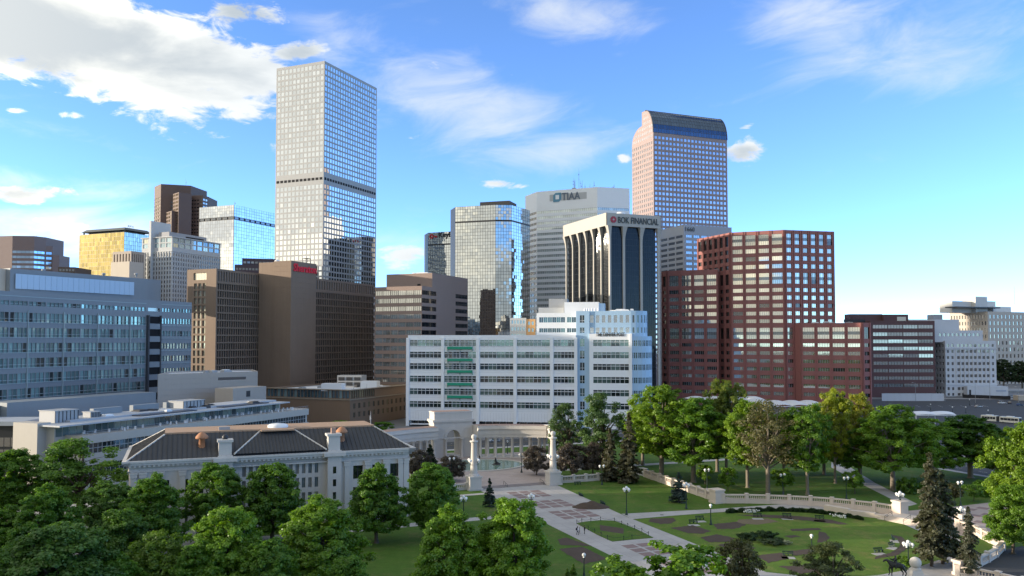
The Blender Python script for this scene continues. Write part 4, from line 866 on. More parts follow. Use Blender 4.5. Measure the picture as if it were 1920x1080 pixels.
def b_curved():
    st = [(-75, 538), (0, 547), (70, 550), (130, 553), (185, 556), (230, 559), (278, 562.5), (299, 564), (330, 565.5), (359, 567)]
    pts = []; z1 = 59.0
    for u, v in st: p = G(u, v, z1); pts.append(V2(p.x, p.y))
    # smooth the arc: fit a parabola through y(x)
    xs = np.array([p.x for p in pts]); ys = np.array([p.y for p in pts])
    cy = np.polyfit(ys, xs, 2); yy = np.linspace(ys[0], ys[-1], 15); pts = [V2(float(np.polyval(cy, t)), float(t)) for t in yy]
    th = Thing('office_building', 'large curved grey office building with blue-green window bands at the left', 'office building', (pts[7].x, pts[7].y, 0))
    gy = mat('slate_grey_panel', (.22,.245,.265), .55, .07, .08, .7, .07, .06); lt = mat('mullion_teal_grey', (.34,.42,.44), .4, .05)
    gl = glass('aqua_glass', (.22,.36,.37), .05, .35, 1., .8, .02, .25, (.04,.06,.065), .15); zo = rows(51.1, 5.85, 9, 3.65) + [(53.9, 55.5)]
    mb = MB(); bars = MB(); slot_i = None; total = 0
    for i in range(14):
        F, W = between(pts[i], pts[i+1]); umid = 960 + (pts[i].x + pts[i+1].x)/2 / ((pts[i].y + pts[i+1].y)/2) * 1541
        if 268 < umid < 302 and slot_i is None:
            slot_i = i; za = 6.0                        # dark balcony stack
            a, b = W*.12, W*.88
            cells = wall_grid(mb, F, W, 0, z1, [(a, b)], [(53.9, 55.5)], .4); windows(th, F, cells, .4, GL_DARK, True)
            q = MB(); q.fbox(F, a - .8, a, 6, 52, 0, 1.4); q.fbox(F, b, b + .5, 6, 52, 0, .9); q.fbox(F, a, b, 6, 7.5, 0, 1.0); so = th.part(q, 'balcony_stack', mat('dark_slate', (.06,.065,.075), .6))
            for k in range(7):
                zt = 51.5 - k*5.85; w_ = MB(); w_.fbox(F, a, b, zt - 5.85 + 2.6, zt, -.3, .05); th.part(w_, 'void', DARKVOID, parent=so); s_ = MB(); s_.fbox(F, a, b, zt - 5.85, zt - 5.85 + 2.5, 0, .55); th.part(s_, 'balcony_panel', gy, parent=so)
            continue
        n = 4 if slot_i is None else 5; right = slot_i is not None
        zs = zo if not right else [(a + .9, b - .3) for a, b in zo[:7]] + [zo[-1]]
        cells = wall_grid(mb, F, W, 0, z1, spans(.25, W - .25, n, .90 if not right else .8), [z for z in zs if z[0] > 1], .4)
        cells.sort(key=lambda c: -c[2]); cells = [c for c in cells if c[2] > 3]
        windows(th, F, cells, .4, gl, True, lt, 0, .34)
        for za, zb in zo[:8]:
            bars.fbox(F, 0, W, za - .16, za + .06, 0, .3)
            if not right: bars.fbox(F, 0, W, za + 1.15, za + 1.27, -.1, .22)
        if i in (1, 3, 5, 7, 9) and not right: bars.fbox(F, W - .12, W + .12, 3, 52, 0, .42)
        bars.fbox(F, 0, W, 57.2, 57.45, 0, .14)
    A, B = pts[0], pts[-1]; Bk = [B + V2(-34, 12), A + V2(-40, 0)]
    plain(mb, B, Bk[0], 0, z1); plain(mb, Bk[1], A, 0, z1); plain(mb, Bk[0], Bk[1], 0, z1)
    mb.face([(p.x, p.y, z1 - .8) for p in pts + Bk], 1)
    th.part(mb, 'wall', [gy, ROOF_GREY]); th.part(bars, 'fin_field', lt, 'stuff')
    # plant storey with pale blue screen
    y = 395; a, b = cpt(16, y - 40), cpt(277, y + 22); F = Face(a, b - a); W = (b - a).length; q = MB(); q.fbox(F, 0, W, z1 - .8, F.z(18, 503), -16, 0); q.fbox(F, W, W + 8.5, z1 - .8, F.z(277, 523), -14, -1.5)
    po = th.part(q, 'plant_storey', gy); q = MB(); s0, s1 = 2, F.s(248)
    n = 22
    for k in range(n): q = MB(); q.fbox(F, s0 + (s1 - s0)*k/n + .04, s0 + (s1 - s0)*(k + 1)/n - .04, F.z(24, 541), F.z(24, 513), .5, .7); th.part(q, 'screen_panel', mat('screen_blue', (.42,.55,.68), .45, .06), parent=po)
    q = MB(); q.fbox(F, -14, -.1, z1 - .8, F.z(5, 503), -10, -3); th.part(q, 'lift_block', mat('cream_stucco', (.50,.44,.36)))
    for u in (84, 197, 258): p = Vector(F.p(F.s(u), F.z(u, 512 if u < 100 else 519), -2)); q = MB(); q.lathe(p, [(.5,0),(.5,1.0),(.9,1.1),(.9,1.8),(.1,2.0)], 8); th.part(q, 'roof_vent', METAL_GREY, parent=po)
b_curved()
def b_lowleft():
    # beige stone block
    st = mat('beige_stone', (.40,.355,.31), .8, .09, .1, 1, .07, .09); y = 330
    th = Thing('building', 'windowless beige stone block beside the curved grey office', 'building', (cpt(368, y).x, y, 0)); P = [cpt(297, 318), cpt(368, y), cpt(484, 350)]; P += [P[2] + V2(-10, 24), P[0] + V2(-8, 30)]; z1 = Zv(699.5, y)
    mb = MB()
    for i in range(5): f, w = between(P[i], P[(i+1) % 5]); grooves(mb, f, w, 0, z1, [z1 - 2.1*k for k in range(1, 12)])
    roof_on(mb, P, z1, 0, 1, .6); th.part(mb, 'wall', [st, ROOF_WHITE]); F, W = between(P[1], P[2])
    for ua, ub, va, vb in ((410, 462, 708, 713), (410, 437, 733, 738)): q = MB(); q.fbox(F, F.s(ua), F.s(ub), F.z(ua, vb), F.z(ua, va), -.3, .04); th.part(q, 'slot_window', GL_DARK)
    roof_units(th, F, 2, W - 3, 3, 16, z1 - .6, 6, [METAL_GREY, METAL_WHITE], 1.0)
    f2 = Face(cpt(438, 320), DR); q = MB(); q.fbox(f2, 0, f2.s(500), 0, f2.z(440, 728.5), -9, 0); bo = th.part(q, 'service_block', st); q = MB(); s = f2.s(463); q.fbox(f2, s, s + 2.2, f2.z(463, 744), f2.z(463, 733), -.1, .12); th.part(q, 'louvre', METAL_DARK, parent=bo)
    # brown low block with white roof
    y = 385; C = cpt(657, y); P = rect(C, (DL, DR), 501, 765); z1 = Zv(731, y); br = mat('low_brown', (.20,.135,.09), .75, .08, .1, 1, .07, .08)
    th = Thing('building', 'low brown block with a glazed top strip and a white roof with tanks', 'building', (C.x, C.y, 0)); zs = z1 - 4.6
    warm = glass('warm_dim_glass', (.16,.15,.11), .06, .45, 1., .6, 0, .2, (.34,.30,.18), .2)
    F1, W1 = between(P[1], P[2])
    tower(th, P, 0, z1, br, ROOF_WHITE, {0: [dict(x=lambda W: spans(.3, W - .3, 24, .9), z=[(zs + .5, z1 - .5)], glass=GL_BLUE, span=(zs, z1), each=True), dict(x=[], z=[], glass=GL_BLUE, span=(0, zs))],
         1: [dict(x=lambda W: spans(.3, W*.40, 11, .9), z=[(zs + .5, z1 - .5)], glass=warm, span=(zs, z1), each=True), dict(x=lambda W: spans(1.5, W - 1, 12, .42), z=rows(zs - 2, 4.2, 3, 2.4), glass=warm, span=(0, zs), each=True, frame=METAL_DARK, mull=1)]})
    q = MB(); F0, W0 = between(P[0], P[1]); q.fbox(F0, -.3, W0 + .3, zs - .25, zs + .1, 0, .4); q.fbox(F1, -.3, W1, zs - .25, zs + .096, 0, .4); q.fbox(F0, -.6, W0 + .6, z1 - .3, z1 + .06, -.4, .9); q.fbox(F1, -.6, W1, z1 - .3, z1 + .056, -.4, .9); th.part(q, 'ledge', mat('bronze_trim', (.30,.25,.19), .6))
    for ua, ub, va, o in ((632, 671, 711.5, 12), (693, 726, 708, 9)): s = F1.s(max(ua, 658)); q = MB(); w = (ub - ua)/1540*395; c = Vector(F1.p(F1.s((ua + ub)/2 + 14), z1 - .9, -o)); q.box(c, (w, 6, 3.4), R(-6)); q.box(c + Vector((0, 0, 3.4)), (w*.94, 5.6, .15), R(-6)); th.part(q, 'roof_tank', METAL_WHITE)
    c = Vector(F1.p(F1.s(735), z1 - .9, -24)); q = MB(); q.box(c, (13, 8, 6), R(-8)); co = th.part(q, 'cooling_unit', METAL_GREY)
    for r_ in range(2):
        for k in range(3): q = MB(); q.box(c + Vector((-4.2 + 4.2*k - .55, -4.0 + .6*k*-1 + .5, .8 + 2.6*r_)), (3.2, .3, 1.7), R(-8)); th.part(q, 'louvre', METAL_DARK, parent=co)
    roof_units(th, F1, 3, W1*.8, 5, 40, z1 - .9, 9, [METAL_GREY, METAL_WHITE, ROOF_DARK], 1.1)
    for k in range(3): p = F1.p(F1.s(690 + 12*k), 0, -8); antenna(th, p[0], p[1], z1 - .9, 2.2, .12)
    # stepped annexe with a roof terrace
    C = cpt(122, 214); th = Thing('annexe_building', 'long low stone annexe with a roof terrace in front of the curved office', 'building', (C.x, C.y, 0)); F = Face(C, DR); W = (hit(C, DR, 540) - C).length; s_ = mat('limestone_annexe', (.44,.41,.37), .8, .1, .1, 1, .08, .1)
    q = MB(); q.fbox(F, -2, W, 17.9, 18.3, -15, 1.2); q.fbox(F, 6, W, 18.3, 18.8, -15, -5); th.part(q, 'roof', [mat('pale_roof', (.38,.40,.43), .6, .3, .25)])
    q = MB(); q.fbox(F, 0, W, 0, 17.9, -14.6, -3.2); th.part(q, 'wall', s_)
    gt = glass('terrace_glass', (.10,.14,.14), .05, .2, 1., .9, 0, .2, (.28,.33,.28), .35); xs = spans(.2, W - .4, 44, .88)
    windows(th, F, [(a, b, 15.0, 17.6, 0, 0) for a, b in xs], 3.1, gt, True, jit=.2)
    q = MB(); ww = W + 8
    for z0, zt in ((13.1, 15.3), (7.4, 10.4), (0, 4.6)): q.fbox(F, 3, ww, z0, zt, -3.2, 3.4)
    q.fbox(F, 3.1, ww - .1, 0, 13.1, -3.2, 2.7); th.part(q, 'spandrel', s_)
    for z0, zt in ((10.4, 13.1), (4.6, 7.4)):
        cells = [(a, b, z0 + .05, zt - .05, 0, 0) for a, b in spans(4, ww - 1, 33, .9)]; windows(th, F, cells, -2.78, glass('annexe_glass', (.035,.045,.05), .05, .1, 1., .8), True, METAL_GREY, 1, .5)
    rl = MB()
    for k in range(60): s = 3 + (ww - 3)*k/60.; rl.fbox(F, s, s + .06, 15.3, 16.3, 3.2, 3.26)
    rl.fbox(F, 3, ww, 16.25, 16.32, 3.18, 3.28); rl.fbox(F, 3, ww, 15.75, 15.8, 3.2, 3.25); th.part(rl, 'terrace_railing', METAL_GREY)
    ch = MB()
    for k in range(46):
        s = random.uniform(5, ww - 2); o = random.uniform(-1.5, 2.4); p = F.p(s, 15.32, o)
        ch.box(p, (.5, .5, .45), random.random()*3); ch.box((p[0], p[1] + .2, p[2] + .45), (.5, .06, .45), 0)
    th.part(ch, 'terrace_chair_cluster', METAL_WHITE, 'stuff')
    for s, w, d, h in ((3, 7, 6, 3.0), (14, 3, 3, 1.9), (48, 9, 6, 2.6)): q = MB(); q.fbox(F, s, s + w, 18.3, 18.3 + h, -7 - d, -7); q.fbox(F, s - .2, s + w + .2, 18.3 + h, 18.5 + h, -7.2 - d, -6.8); uo = th.part(q, 'roof_unit', METAL_GREY); r_ = MB(); [r_.fbox(F, s + w*k/6. - .06, s + w*k/6. + .06, 18.3, 18.3 + h, -7, -6.85) for k in range(7)]; th.part(r_, 'louvre_batten', METAL_DARK, parent=uo)
    for s in (20, 34, 47): q = MB(); q.fbox(F, s, s + 10, 18.3, 20.6, -14.5, -13); th.part(q, 'roof_screen', mat('slate_grey_panel', (.22,.245,.265)))
    roof_units(th, F, 8, W - 4, 2, 13, 18.3, 10, [METAL_GREY, METAL_WHITE, ROOF_DARK], .7)
    for s in (26, 60): q = MB(); q.fbox(F, s, s + 22, 18.3, 18.62, -4.6, -1.2); th.part(q, 'roof_panel', mat('dark_panel', (.06,.065,.08), .5))
    q = MB(); q.fbox(F, -2.6, 1.2, 0, 18.7, -15.4, -6.2); th.part(q, 'end_pier', s_)
    f4 = Face(cpt(-70, 236), V2(1, .02).normalized()); q = MB(); q.fbox(f4, 0, f4.s(46), f4.z(0, 798), f4.z(0, 790), -14, .8); th.part(q, 'side_roof', mat('pale_roof', (.50,.53,.57))); q = MB(); q.fbox(f4, 0, f4.s(45), 0, f4.z(0, 798), -12, -1); th.part(q, 'side_wall', METAL_DARK)
    windows(th, f4, [(a, b, z, z + 2.6, 0, 0) for a, b in spans(1, f4.s(44), 9, .9) for z in (3, 6.4, 9.8)], 1 - .08, GL_DARK, True)
    # grey roof masses between the annexe and the curved office
    q = MB(); f5 = Face(cpt(16, 262), DR); q.fbox(f5, 0, 60, 0, 20.5, -10, 0); q.fbox(f5, -26, -.1, 0, 19.5, -14, -3); th.part(q, 'rear_range', mat('slate_grey_panel', (.22,.245,.265)))
b_lowleft()
# ------------------------------------------------------------------ ground, streets, park
O2 = G(850, 860); O2 = V2(O2.x, O2.y)
def CE(e, n): return O2 + GE*e + GN*n            # park grid: metres east / north of the memorial arch
def CE3(e, n, z=0.): p = CE(e, n); return (p.x, p.y, z)
def EN(u, v): p = G(u, v); q = V2(p.x, p.y) - O2; return q.dot(GE), q.dot(GN)
def sheet(name, pts, z, m, kind='structure'):
    mb = MB(); mb.face([(p[0], p[1], z) for p in pts]); return mb.build(name, m, None, (0,0,0), kind)
def slab(name, pts, z0, z1, m, kind='structure'):
    mb = MB(); mb.prism([(p[0], p[1]) for p in pts], z0, z1); return mb.build(name, m, None, (0,0,0), kind)
def px(lst): return [(G(u, v).x, G(u, v).y) for u, v in lst]
def grass_mat(name, a, b, c):
    m = bpy.data.materials.new(name); m.use_nodes = True; t = NT(m.node_tree); bs = t.n['Principled BSDF']; P = t.add('ShaderNodeNewGeometry').outputs['Position']
    k = t.smooth(t.noise(P, .06, 5, .6), .32, .68); f = t.m('ADD', t.m('MULTIPLY', t.noise(P, 2.6, 6, .75), .5), t.m('MULTIPLY', t.noise(P, .55, 7, .8), .5))
    col = t.mix(k, (*a, 1), (*b, 1)); col = t.mix(t.smooth(t.noise(P, .16, 7, .8), .46, .72, 0, .9), col, (*c, 1)); col = t.mix(1., col, t.xyz(*[t.m('ADD', .15, t.m('MULTIPLY', f, 1.7))]*3), 'MULTIPLY')
    t.l.new(col, bs.inputs['Base Color']); bs.inputs['Roughness'].default_value = .9; bs.inputs['Specular IOR Level'].default_value = .15
    bn = t.add('ShaderNodeBump'); bn.inputs['Strength'].default_value = .6; bn.inputs['Distance'].default_value = .12; t.l.new(t.noise(P, 5., 4, .7), bn.inputs['Height']); t.l.new(bn.outputs[0], bs.inputs['Normal']); return m
GRASS = grass_mat('lawn_grass', (.058,.118,.018), (.080,.150,.022), (.15,.15,.05)); GRASS2 = grass_mat('garden_grass', (.085,.155,.022), (.11,.18,.026), (.20,.19,.06))
ASPH = mat('asphalt', (.055,.056,.06), .9, .3, .06, 2.5, .25, 0, .2, 6); CITY = mat('city_pavement', (.16,.16,.165), .9, .3, .03, .8, .2, 0)
def paving(name, rgb, w=3.0, joint=.65):
    m = bpy.data.materials.new(name); m.use_nodes = True; t = NT(m.node_tree); b = t.n['Principled BSDF']; P = t.add('ShaderNodeNewGeometry').outputs['Position']
    mp = t.add('ShaderNodeMapping'); mp.inputs['Rotation'].default_value = (0, 0, R(-22)); t.l.new(P, mp.inputs[0])
    br = t.add('ShaderNodeTexBrick'); br.offset = 0; t.l.new(mp.outputs[0], br.inputs['Vector']); br.inputs['Scale'].default_value = 1/w; br.inputs['Mortar Size'].default_value = .012; br.inputs['Brick Width'].default_value = 1; br.inputs['Row Height'].default_value = 1
    for i, k in ((1, 1.), (2, .9), (3, joint)): br.inputs[i].default_value = (rgb[0]*k, rgb[1]*k, rgb[2]*k, 1)
    k = t.m('MULTIPLY', t.m('ADD', .74, t.m('MULTIPLY', t.noise(P, .12, 7, .7), .5)), t.m('ADD', .88, t.m('MULTIPLY', t.noise(P, 1.8, 6, .75), .24))); k = t.m('MULTIPLY', k, t.smooth(t.noise(P, .5, 6, .7), .62, .72, 1.0, .82))
    t.l.new(t.mix(1., br.outputs[0], t.xyz(k, k, k), 'MULTIPLY'), b.inputs['Base Color']); b.inputs['Roughness'].default_value = .8; b.inputs['Specular IOR Level'].default_value = .25; return m
PAVE = paving('promenade_paving', (.42,.40,.385)); PINK = paving('pink_paving', (.42,.345,.31), 2.0, .75)
SOIL = mat('garden_soil', (.078,.056,.042), .95, .5, .4, 4, .5, 0, .8, 5); REDPAN = mat('red_sandstone', (.23,.165,.155), .85, .2, .3, 3, .15, 0)
STONE = mat('park_limestone', (.56,.52,.475), .8, .14, .3, 2, .1, .16, .15, 6); WARMST = mat('warm_limestone', (.62,.53,.45), .8, .14, .3, 2, .1, .14, .15, 6)
sheet('ground', [(-6000, -3000), (6000, -3000), (6000, 9000), (-6000, 9000)], -.16, CITY)
def road(name, a, b, w0, w1):
    sheet(name, [CE(a, w0), CE(b, w0), CE(b, w1), CE(a, w1)], -.13, ASPH)
sheet('colfax_roadway', [CE(-400, 24), CE(135, 24), CE(135, 46), CE(-400, 46)], -.13, ASPH)
bpy.data.objects['colfax_roadway'].name = 'cross_street'
sheet('avenue', [CE(137, -400), CE(160, -400), CE(160, 600), CE(137, 600)], -.13, ASPH)
LINE = mat('road_paint', (.62,.62,.58), .8, .2, 1., 6, .3, 0); YEL = mat('yellow_paint', (.55,.38,.06), .8, .2, 1., 6, .3, 0)
mb = MB()
for k in range(40):
    for e in (142.5, 148, 153.5): n = -260 + k*9; mb.face([CE3(e, n, -.126), CE3(e + .15, n, -.126), CE3(e + .15, n + 3, -.126), CE3(e, n + 3, -.126)])
for k in range(50):
    for n in (29, 41): e = -260 + k*8; mb.face([CE3(e, n, -.126), CE3(e + 3, n, -.126), CE3(e + 3, n + .15, -.126), CE3(e, n + .15, -.126)])
mb.face([CE3(-400, 35, -.126), CE3(135, 35, -.126), CE3(135, 35.2, -.126), CE3(-400, 35.2, -.126)], 1); structure(mb, 'road_marking', [LINE, YEL])
# park platform with kerb
slab('lawn', [CE(-300, -330), CE(134, -330), CE(134, 20), CE(-300, 20)], -.16, 0.0, GRASS)
mb = MB(); 
for a, b, c, d in ((-300, 20, 136.4, 23.6), (134, -330, 136.4, 20)): mb.prism([CE(a, b), CE(c, b), CE(c, d), CE(a, d)], -.16, .008)
structure(mb, 'sidewalk', PAVE)
# main promenade, upper terrace, cross paths
sheet('promenade', [CE(-11.8, -58), CE(11, -58), CE(8, -104), CE(7.2, -300), CE(-11.6, -300), CE(-11.9, -108)], .008, PAVE)
TZ = .45
arc = [CE(-26 + 52*k/24., -4 - 9*abs((k - 12)/12.)**1.6) for k in range(25)]
slab('terrace', [CE(-12.6, -56.4), CE(12.6, -56.4), CE(16, -46), CE(22, -34), CE(31, -18), CE(34, 4), CE(-34, 4), CE(-31, -18), CE(-22, -34), CE(-16, -46)], -.05, TZ, PINK)
mb = MB()
for k in range(3): mb.prism([CE(-11, -58.2 + .6*k), CE(11, -58.2 + .6*k), CE(11, -56.35), CE(-11, -56.35)], .0, .15*(k + 1) - .003*k)
structure(mb, 'steps', mat('step_stone', (.30,.255,.235), .85, .2, .3, 3, .15, 0))
def curve_path(name, up, lo, m, z=.012): return sheet(name, px(up) + list(reversed(px(lo))), z, m)
curve_path('garden_path', [(1165,963.5),(1250,959),(1340,954.5),(1420,948.5),(1500,944),(1540,944.5),(1600,954),(1650,962),(1700,972),(1745,990),(1800,1012),(1812,1040),(1800,1075),(1770,1110)],
           [(1186,973.5),(1260,967),(1340,961),(1420,956),(1500,952.5),(1560,956.5),(1640,970),(1690,981),(1740,1003),(1768,1025),(1772,1045),(1752,1062),(1715,1078),(1650,1090)], PAVE)
curve_path('lower_path', [(1420,1071),(1560,1086),(1650,1078),(1715,1066),(1760,1050)], [(1400,1100),(1560,1110),(1660,1094),(1740,1080),(1800,1062)], PAVE, .016)
sheet('side_plaza', px([(1640,962),(1700,958),(1790,950),(1960,930),(1990,990),(1870,1012),(1800,1004),(1745,990),(1690,981)]), .016, PINK)
sheet('service_drive', px([(1960,1015),(1862,1035),(1812,1060),(1790,1100),(1990,1140)]), .016, ASPH)
sheet('lawn_walk', px([(1560,862),(1572,862),(1640,905),(1720,945),(1700,950),(1620,910),(1558,876)]), .008, PAVE)
sheet('north_walk', [CE(12, -38), CE(134, -38), CE(134, -34.5), CE(12, -34.5)], .008, PAVE)
sheet('west_walk', [CE(-80, -96), CE(-12, -94), CE(-12, -91), CE(-80, -92)], .008, PAVE)
sheet('west_plaza', [CE(-140, -100), CE(-80, -100), CE(-80, -40), CE(-140, -40)], .008, PAVE)
sheet('short_walk', px([(858,928),(908,924),(908,927),(858,931)]), .008, PAVE)
sheet('side_walk', [CE(41, -95), CE(44, -95), CE(44, -38), CE(41, -38)], .006, PAVE)
# red sandstone panels set into the promenade
pm = MB(); pm.fbox(Face(V2(0,0), V2(1,0)), -1.3, 1.3, 0, .02, -1.25, 1.25); po = pm.build('paving_panel', REDPAN); pme = po.data; bpy.data.objects.remove(po)
prom = bpy.data.objects['promenade']
for n0 in (-66.5, -80.2, -93, -127.5, -141, -155):
    for i in range(3):
        for j in range(3):
            if n0 < -120 and i == 2 and j == 0: continue
            o = put('paving_panel', pme, prom, None, CE3(-5.0 + 3.25*i, n0 - 3.2*j, .008), R(22))
side = bpy.data.objects['side_plaza']
for i in range(6):
    for j in range(3): p = G(1795 + 24*i + 10*j, 957 + 12*j - 2*i); put('paving_panel', pme, side, None, (p.x, p.y, .018), R(22 + 20))
sheet('garden_lawn', px([(1190,974.5),(1260,968),(1340,962),(1420,957),(1500,953.5),(1560,957.5),(1640,971),(1690,982),(1738,1004),(1764,1026),(1767,1045),(1748,1060),(1712,1075),(1650,1087),(1560,1083),(1428,1071)]), .004, GRASS2)
# planted island with chain fence
isl = px([(1081,981.5),(1098,978.5),(1126,976),(1153,977),(1192,992),(1225,1008.5),(1185,1012),(1148,1015.5),(1120,1003)])
slab('island_lawn', isl, 0, .10, GRASS); sheet('planting_bed', px([(1124.5,985),(1169.5,991.5),(1169,1002),(1125.5,995.5)]), .105, SOIL)
def bed(pts):                       # dug bed: ragged edge, slightly crowned earth
    P = px(pts); out = []
    for i in range(len(P)):
        a, b = Vector(P[i]), Vector(P[(i+1) % len(P)]); n = max(2, int((b - a).length/.45))
        for k in range(n): q = a.lerp(b, k/n); out.append((q.x + random.gauss(0, .09), q.y + random.gauss(0, .13)))
    sheet('planting_bed', out, .03, SOIL)
for b in ([(1219,972.5),(1262,971),(1268,976),(1258,981.5),(1240,983),(1216,978)], [(1256,990),(1300,985),(1333,996),(1318,1001),(1290,1000)], [(1337,983),(1380,978.5),(1400,984),(1378,992),(1345,992)], [(1313,1008),(1345,1002),(1378,1009),(1370,1016),(1330,1017)],
          [(1345,1022),(1380,1016),(1420,1028),(1400,1033),(1370,1031)], [(1418,1042),(1465,1036),(1480,1047),(1440,1056)], [(1475,1034),(1520,1029),(1525,1038),(1490,1042)], [(1460,1062),(1510,1060),(1560,1070),(1500,1076)], [(1046,1012),(1062,1008),(1110,1024),(1050,1022)], [(1048,1030),(1092,1025),(1138,1048),(1095,1058)],
          [(1380,966),(1430,965),(1500,968),(1560,975),(1592,983),(1580,984),(1500,975),(1430,970)], [(1470,1005),(1490,1003),(1500,1006),(1482,1009)], [(1535,996),(1550,1000),(1556,1010),(1545,1016),(1530,1018),(1535,1010)], [(1670,1003),(1690,1006),(1703,1018),(1700,1030),(1680,1042),(1640,1048),(1640,1044),(1672,1036),(1688,1024),(1684,1012)], [(1480,992),(1535,990),(1540,994),(1485,996)]): bed(b)
sheet('bare_patch', px([(1385,974),(1440,972),(1460,978),(1420,984),(1380,981)]), .02, mat('dry_earth', (.16,.125,.075), .95, .4, .4, 3, .3, 0))
# chain fence round the island
bol = mat('post_iron', (.02,.03,.028), .5, .1); posts = [(1081.5,982.5),(1091,980),(1108,979),(1126,977),(1152,979),(1165.5,984.5),(1177,989),(1190,993),(1203.5,998),(1216,1005),(1185,1011),(1169.5,1013.5),(1139,1012),(1127,1006),(1115,999),(1103,994)]
th = Thing('chain_fence', 'low chain fence on thin iron posts round the planted island', 'chain fence', G(1150, 995)); pp = [G(u, v) for u, v in posts]
for p in pp: q = MB(); q.cyl((p.x, p.y, 0), (p.x, p.y, .85), .06, .06, 6); q.ball((p.x, p.y, .9), .09, n=6, k=4); th.part(q, 'post', bol)
for a, b in zip(pp, pp[1:] + pp[:1]):
    q = MB(); pts = [a.lerp(b, t/8.) + Vector((0, 0, .78 - .28*(1 - (2*t/8. - 1)**2))) for t in range(9)]; q.tube(pts, .03, 4); th.part(q, 'chain', bol)

# ------------------------------------------------------------------ memorial arch and colonnade
def b_memorial():
    th = Thing('memorial_colonnade', 'stone memorial arch with curved colonnade wings behind the round pool', 'memorial', CE3(0, 0)); z0 = TZ
    F = Face(CE(-6.9, 0), GE); W = 13.8; mb = MB(); a0, a1, zs = 4.55, 9.25, 7.4; r = (a1 - a0)/2; zt = 16.0; cx = (a0 + a1)/2
    arcp = [(cx - r*math.cos(math.pi*k/14), zs + r*math.sin(math.pi*k/14)) for k in range(15)]
    for o, fl in ((0, False), (-6.2, True)):
        def q(pts): mb.face([F.p(s, z, o) for s, z in (reversed(pts) if fl else pts)])
        q([(0, z0), (a0, z0), (a0, zs), (0, zs)]); q([(a1, z0), (W, z0), (W, zs), (a1, zs)]); top = 12.6
        for k in range(14):
            (s1, zz1), (s2, zz2) = arcp[k], arcp[k+1]; q([(s1, zz1), (s2, zz2), (s2, top), (s1, top)])
        q([(0, zs), (a0, zs), (a0, top), (0, top)]); q([(a1, zs), (W, zs), (W, top), (a1, top)])
    for s in (0, W): 
        pts = [F.p(s, z0, 0), F.p(s, z0, -6.2), F.p(s, 12.6, -6.2), F.p(s, 12.6, 0)]; mb.face(pts if s else list(reversed(pts)))
    for s, e in ((a0, 1), (a1, -1)): mb.face([F.p(s, z0, 0), F.p(s, z0, -6.2), F.p(s, zs, -6.2), F.p(s, zs, 0)])
    for k in range(14): (s1, z1), (s2, z2) = arcp[k], arcp[k+1]; mb.face([F.p(s1, z1, 0), F.p(s1, z1, -6.2), F.p(s2, z2, -6.2), F.p(s2, z2, 0)])
    th.part(mb, 'arch', STONE)
    q = MB(); q.fbox(F, -.5, W + .5, 12.6, 13.3, -6.7, .5); q.fbox(F, -.25, W + .25, 12.2, 12.6, -6.4, .25); th.part(q, 'cornice', STONE)
    q = MB(); q.fbox(F, .15, W - .15, 13.3, 15.6, -6.0, -.15); q.fbox(F, 0, W, 15.6, zt, -6.2, 0); ao = th.part(q, 'attic', STONE); q = MB(); q.fbox(F, .4, W - .4, zt, zt + .1, -5.8, -.4); th.part(q, 'attic_roof', mat('terracotta_roof', (.36,.24,.19), .8, .2, .5), parent=ao)
    q = MB(); q.fbox(F, 0, W, zs - .5, zs - .1, 0, .18); q.fbox(F, -.1, W + .1, z0, z0 + .7, -6.3, .2); th.part(q, 'string_course', STONE)
    q = MB()
    for k in range(14):
        (s1, z1), (s2, z2) = [(cx - (r + .05)*math.cos(math.pi*i/14), zs + (r + .05)*math.sin(math.pi*i/14)) for i in (k, k + 1)]; (s3, z3), (s4, z4) = [(cx - (r + .9)*math.cos(math.pi*i/14), zs + (r + .9)*math.sin(math.pi*i/14)) for i in (k, k + 1)]
        q.face([F.p(s1, z1, .22), F.p(s3, z3, .22), F.p(s4, z4, .22), F.p(s2, z2, .22)]); q.face([F.p(s3, z3, .22), F.p(s3, z3, 0), F.p(s4, z4, 0), F.p(s4, z4, .22)]); q.face([F.p(s1, z1, 0), F.p(s1, z1, .22), F.p(s2, z2, .22), F.p(s2, z2, 0)])
    th.part(q, 'archivolt', STONE)
    for s in (2.2, W - 2.2):
        q = MB(); pts = [(s + .95*math.cos(t*math.pi/8), 9.6 + .95*math.sin(t*math.pi/8)) for t in range(16)]; inn = [(s + .75*math.cos(t*math.pi/8), 9.6 + .75*math.sin(t*math.pi/8)) for t in range(16)]
        for k in range(16): j = (k + 1) % 16; q.face([F.p(*pts[k], .12), F.p(*pts[j], .12), F.p(*inn[j], .12), F.p(*inn[k], .12)]); q.face([F.p(*pts[k], 0), F.p(*pts[j], 0), F.p(*pts[j], .12), F.p(*pts[k], .12)])
        th.part(q, 'roundel', STONE)
    def column(c, h, rr, par=None):
        q = MB(); q.lathe(c, [(rr*1.35, 0), (rr*1.35, .25), (rr*1.12, .4), (rr, .55), (rr*1.0, h*.4), (rr*.86, h - .55), (rr*.95, h - .5), (rr*1.1, h - .3)], 12); q.box((c[0], c[1], c[2] + h - .3), (rr*2.9, rr*2.0, .3), R(22)); return th.part(q, 'column', STONE, parent=par)
    for s in (a0 - .55, a1 + .55): column(F.p(s, z0, .75), 6.6, .42); column(F.p(s, z0, -3), 6.6, .42)
    def wpt(e, o): # wing centre line; e from 7 to 30
        t = (e - 7)/23.; f = -2.5 - 9.5*t**1.7; g = -9.5*1.7*t**.7/23.; tn = V2(1, g).normalized(); nn = V2(tn.y, -tn.x); return e + nn.x*o, f + nn.y*o
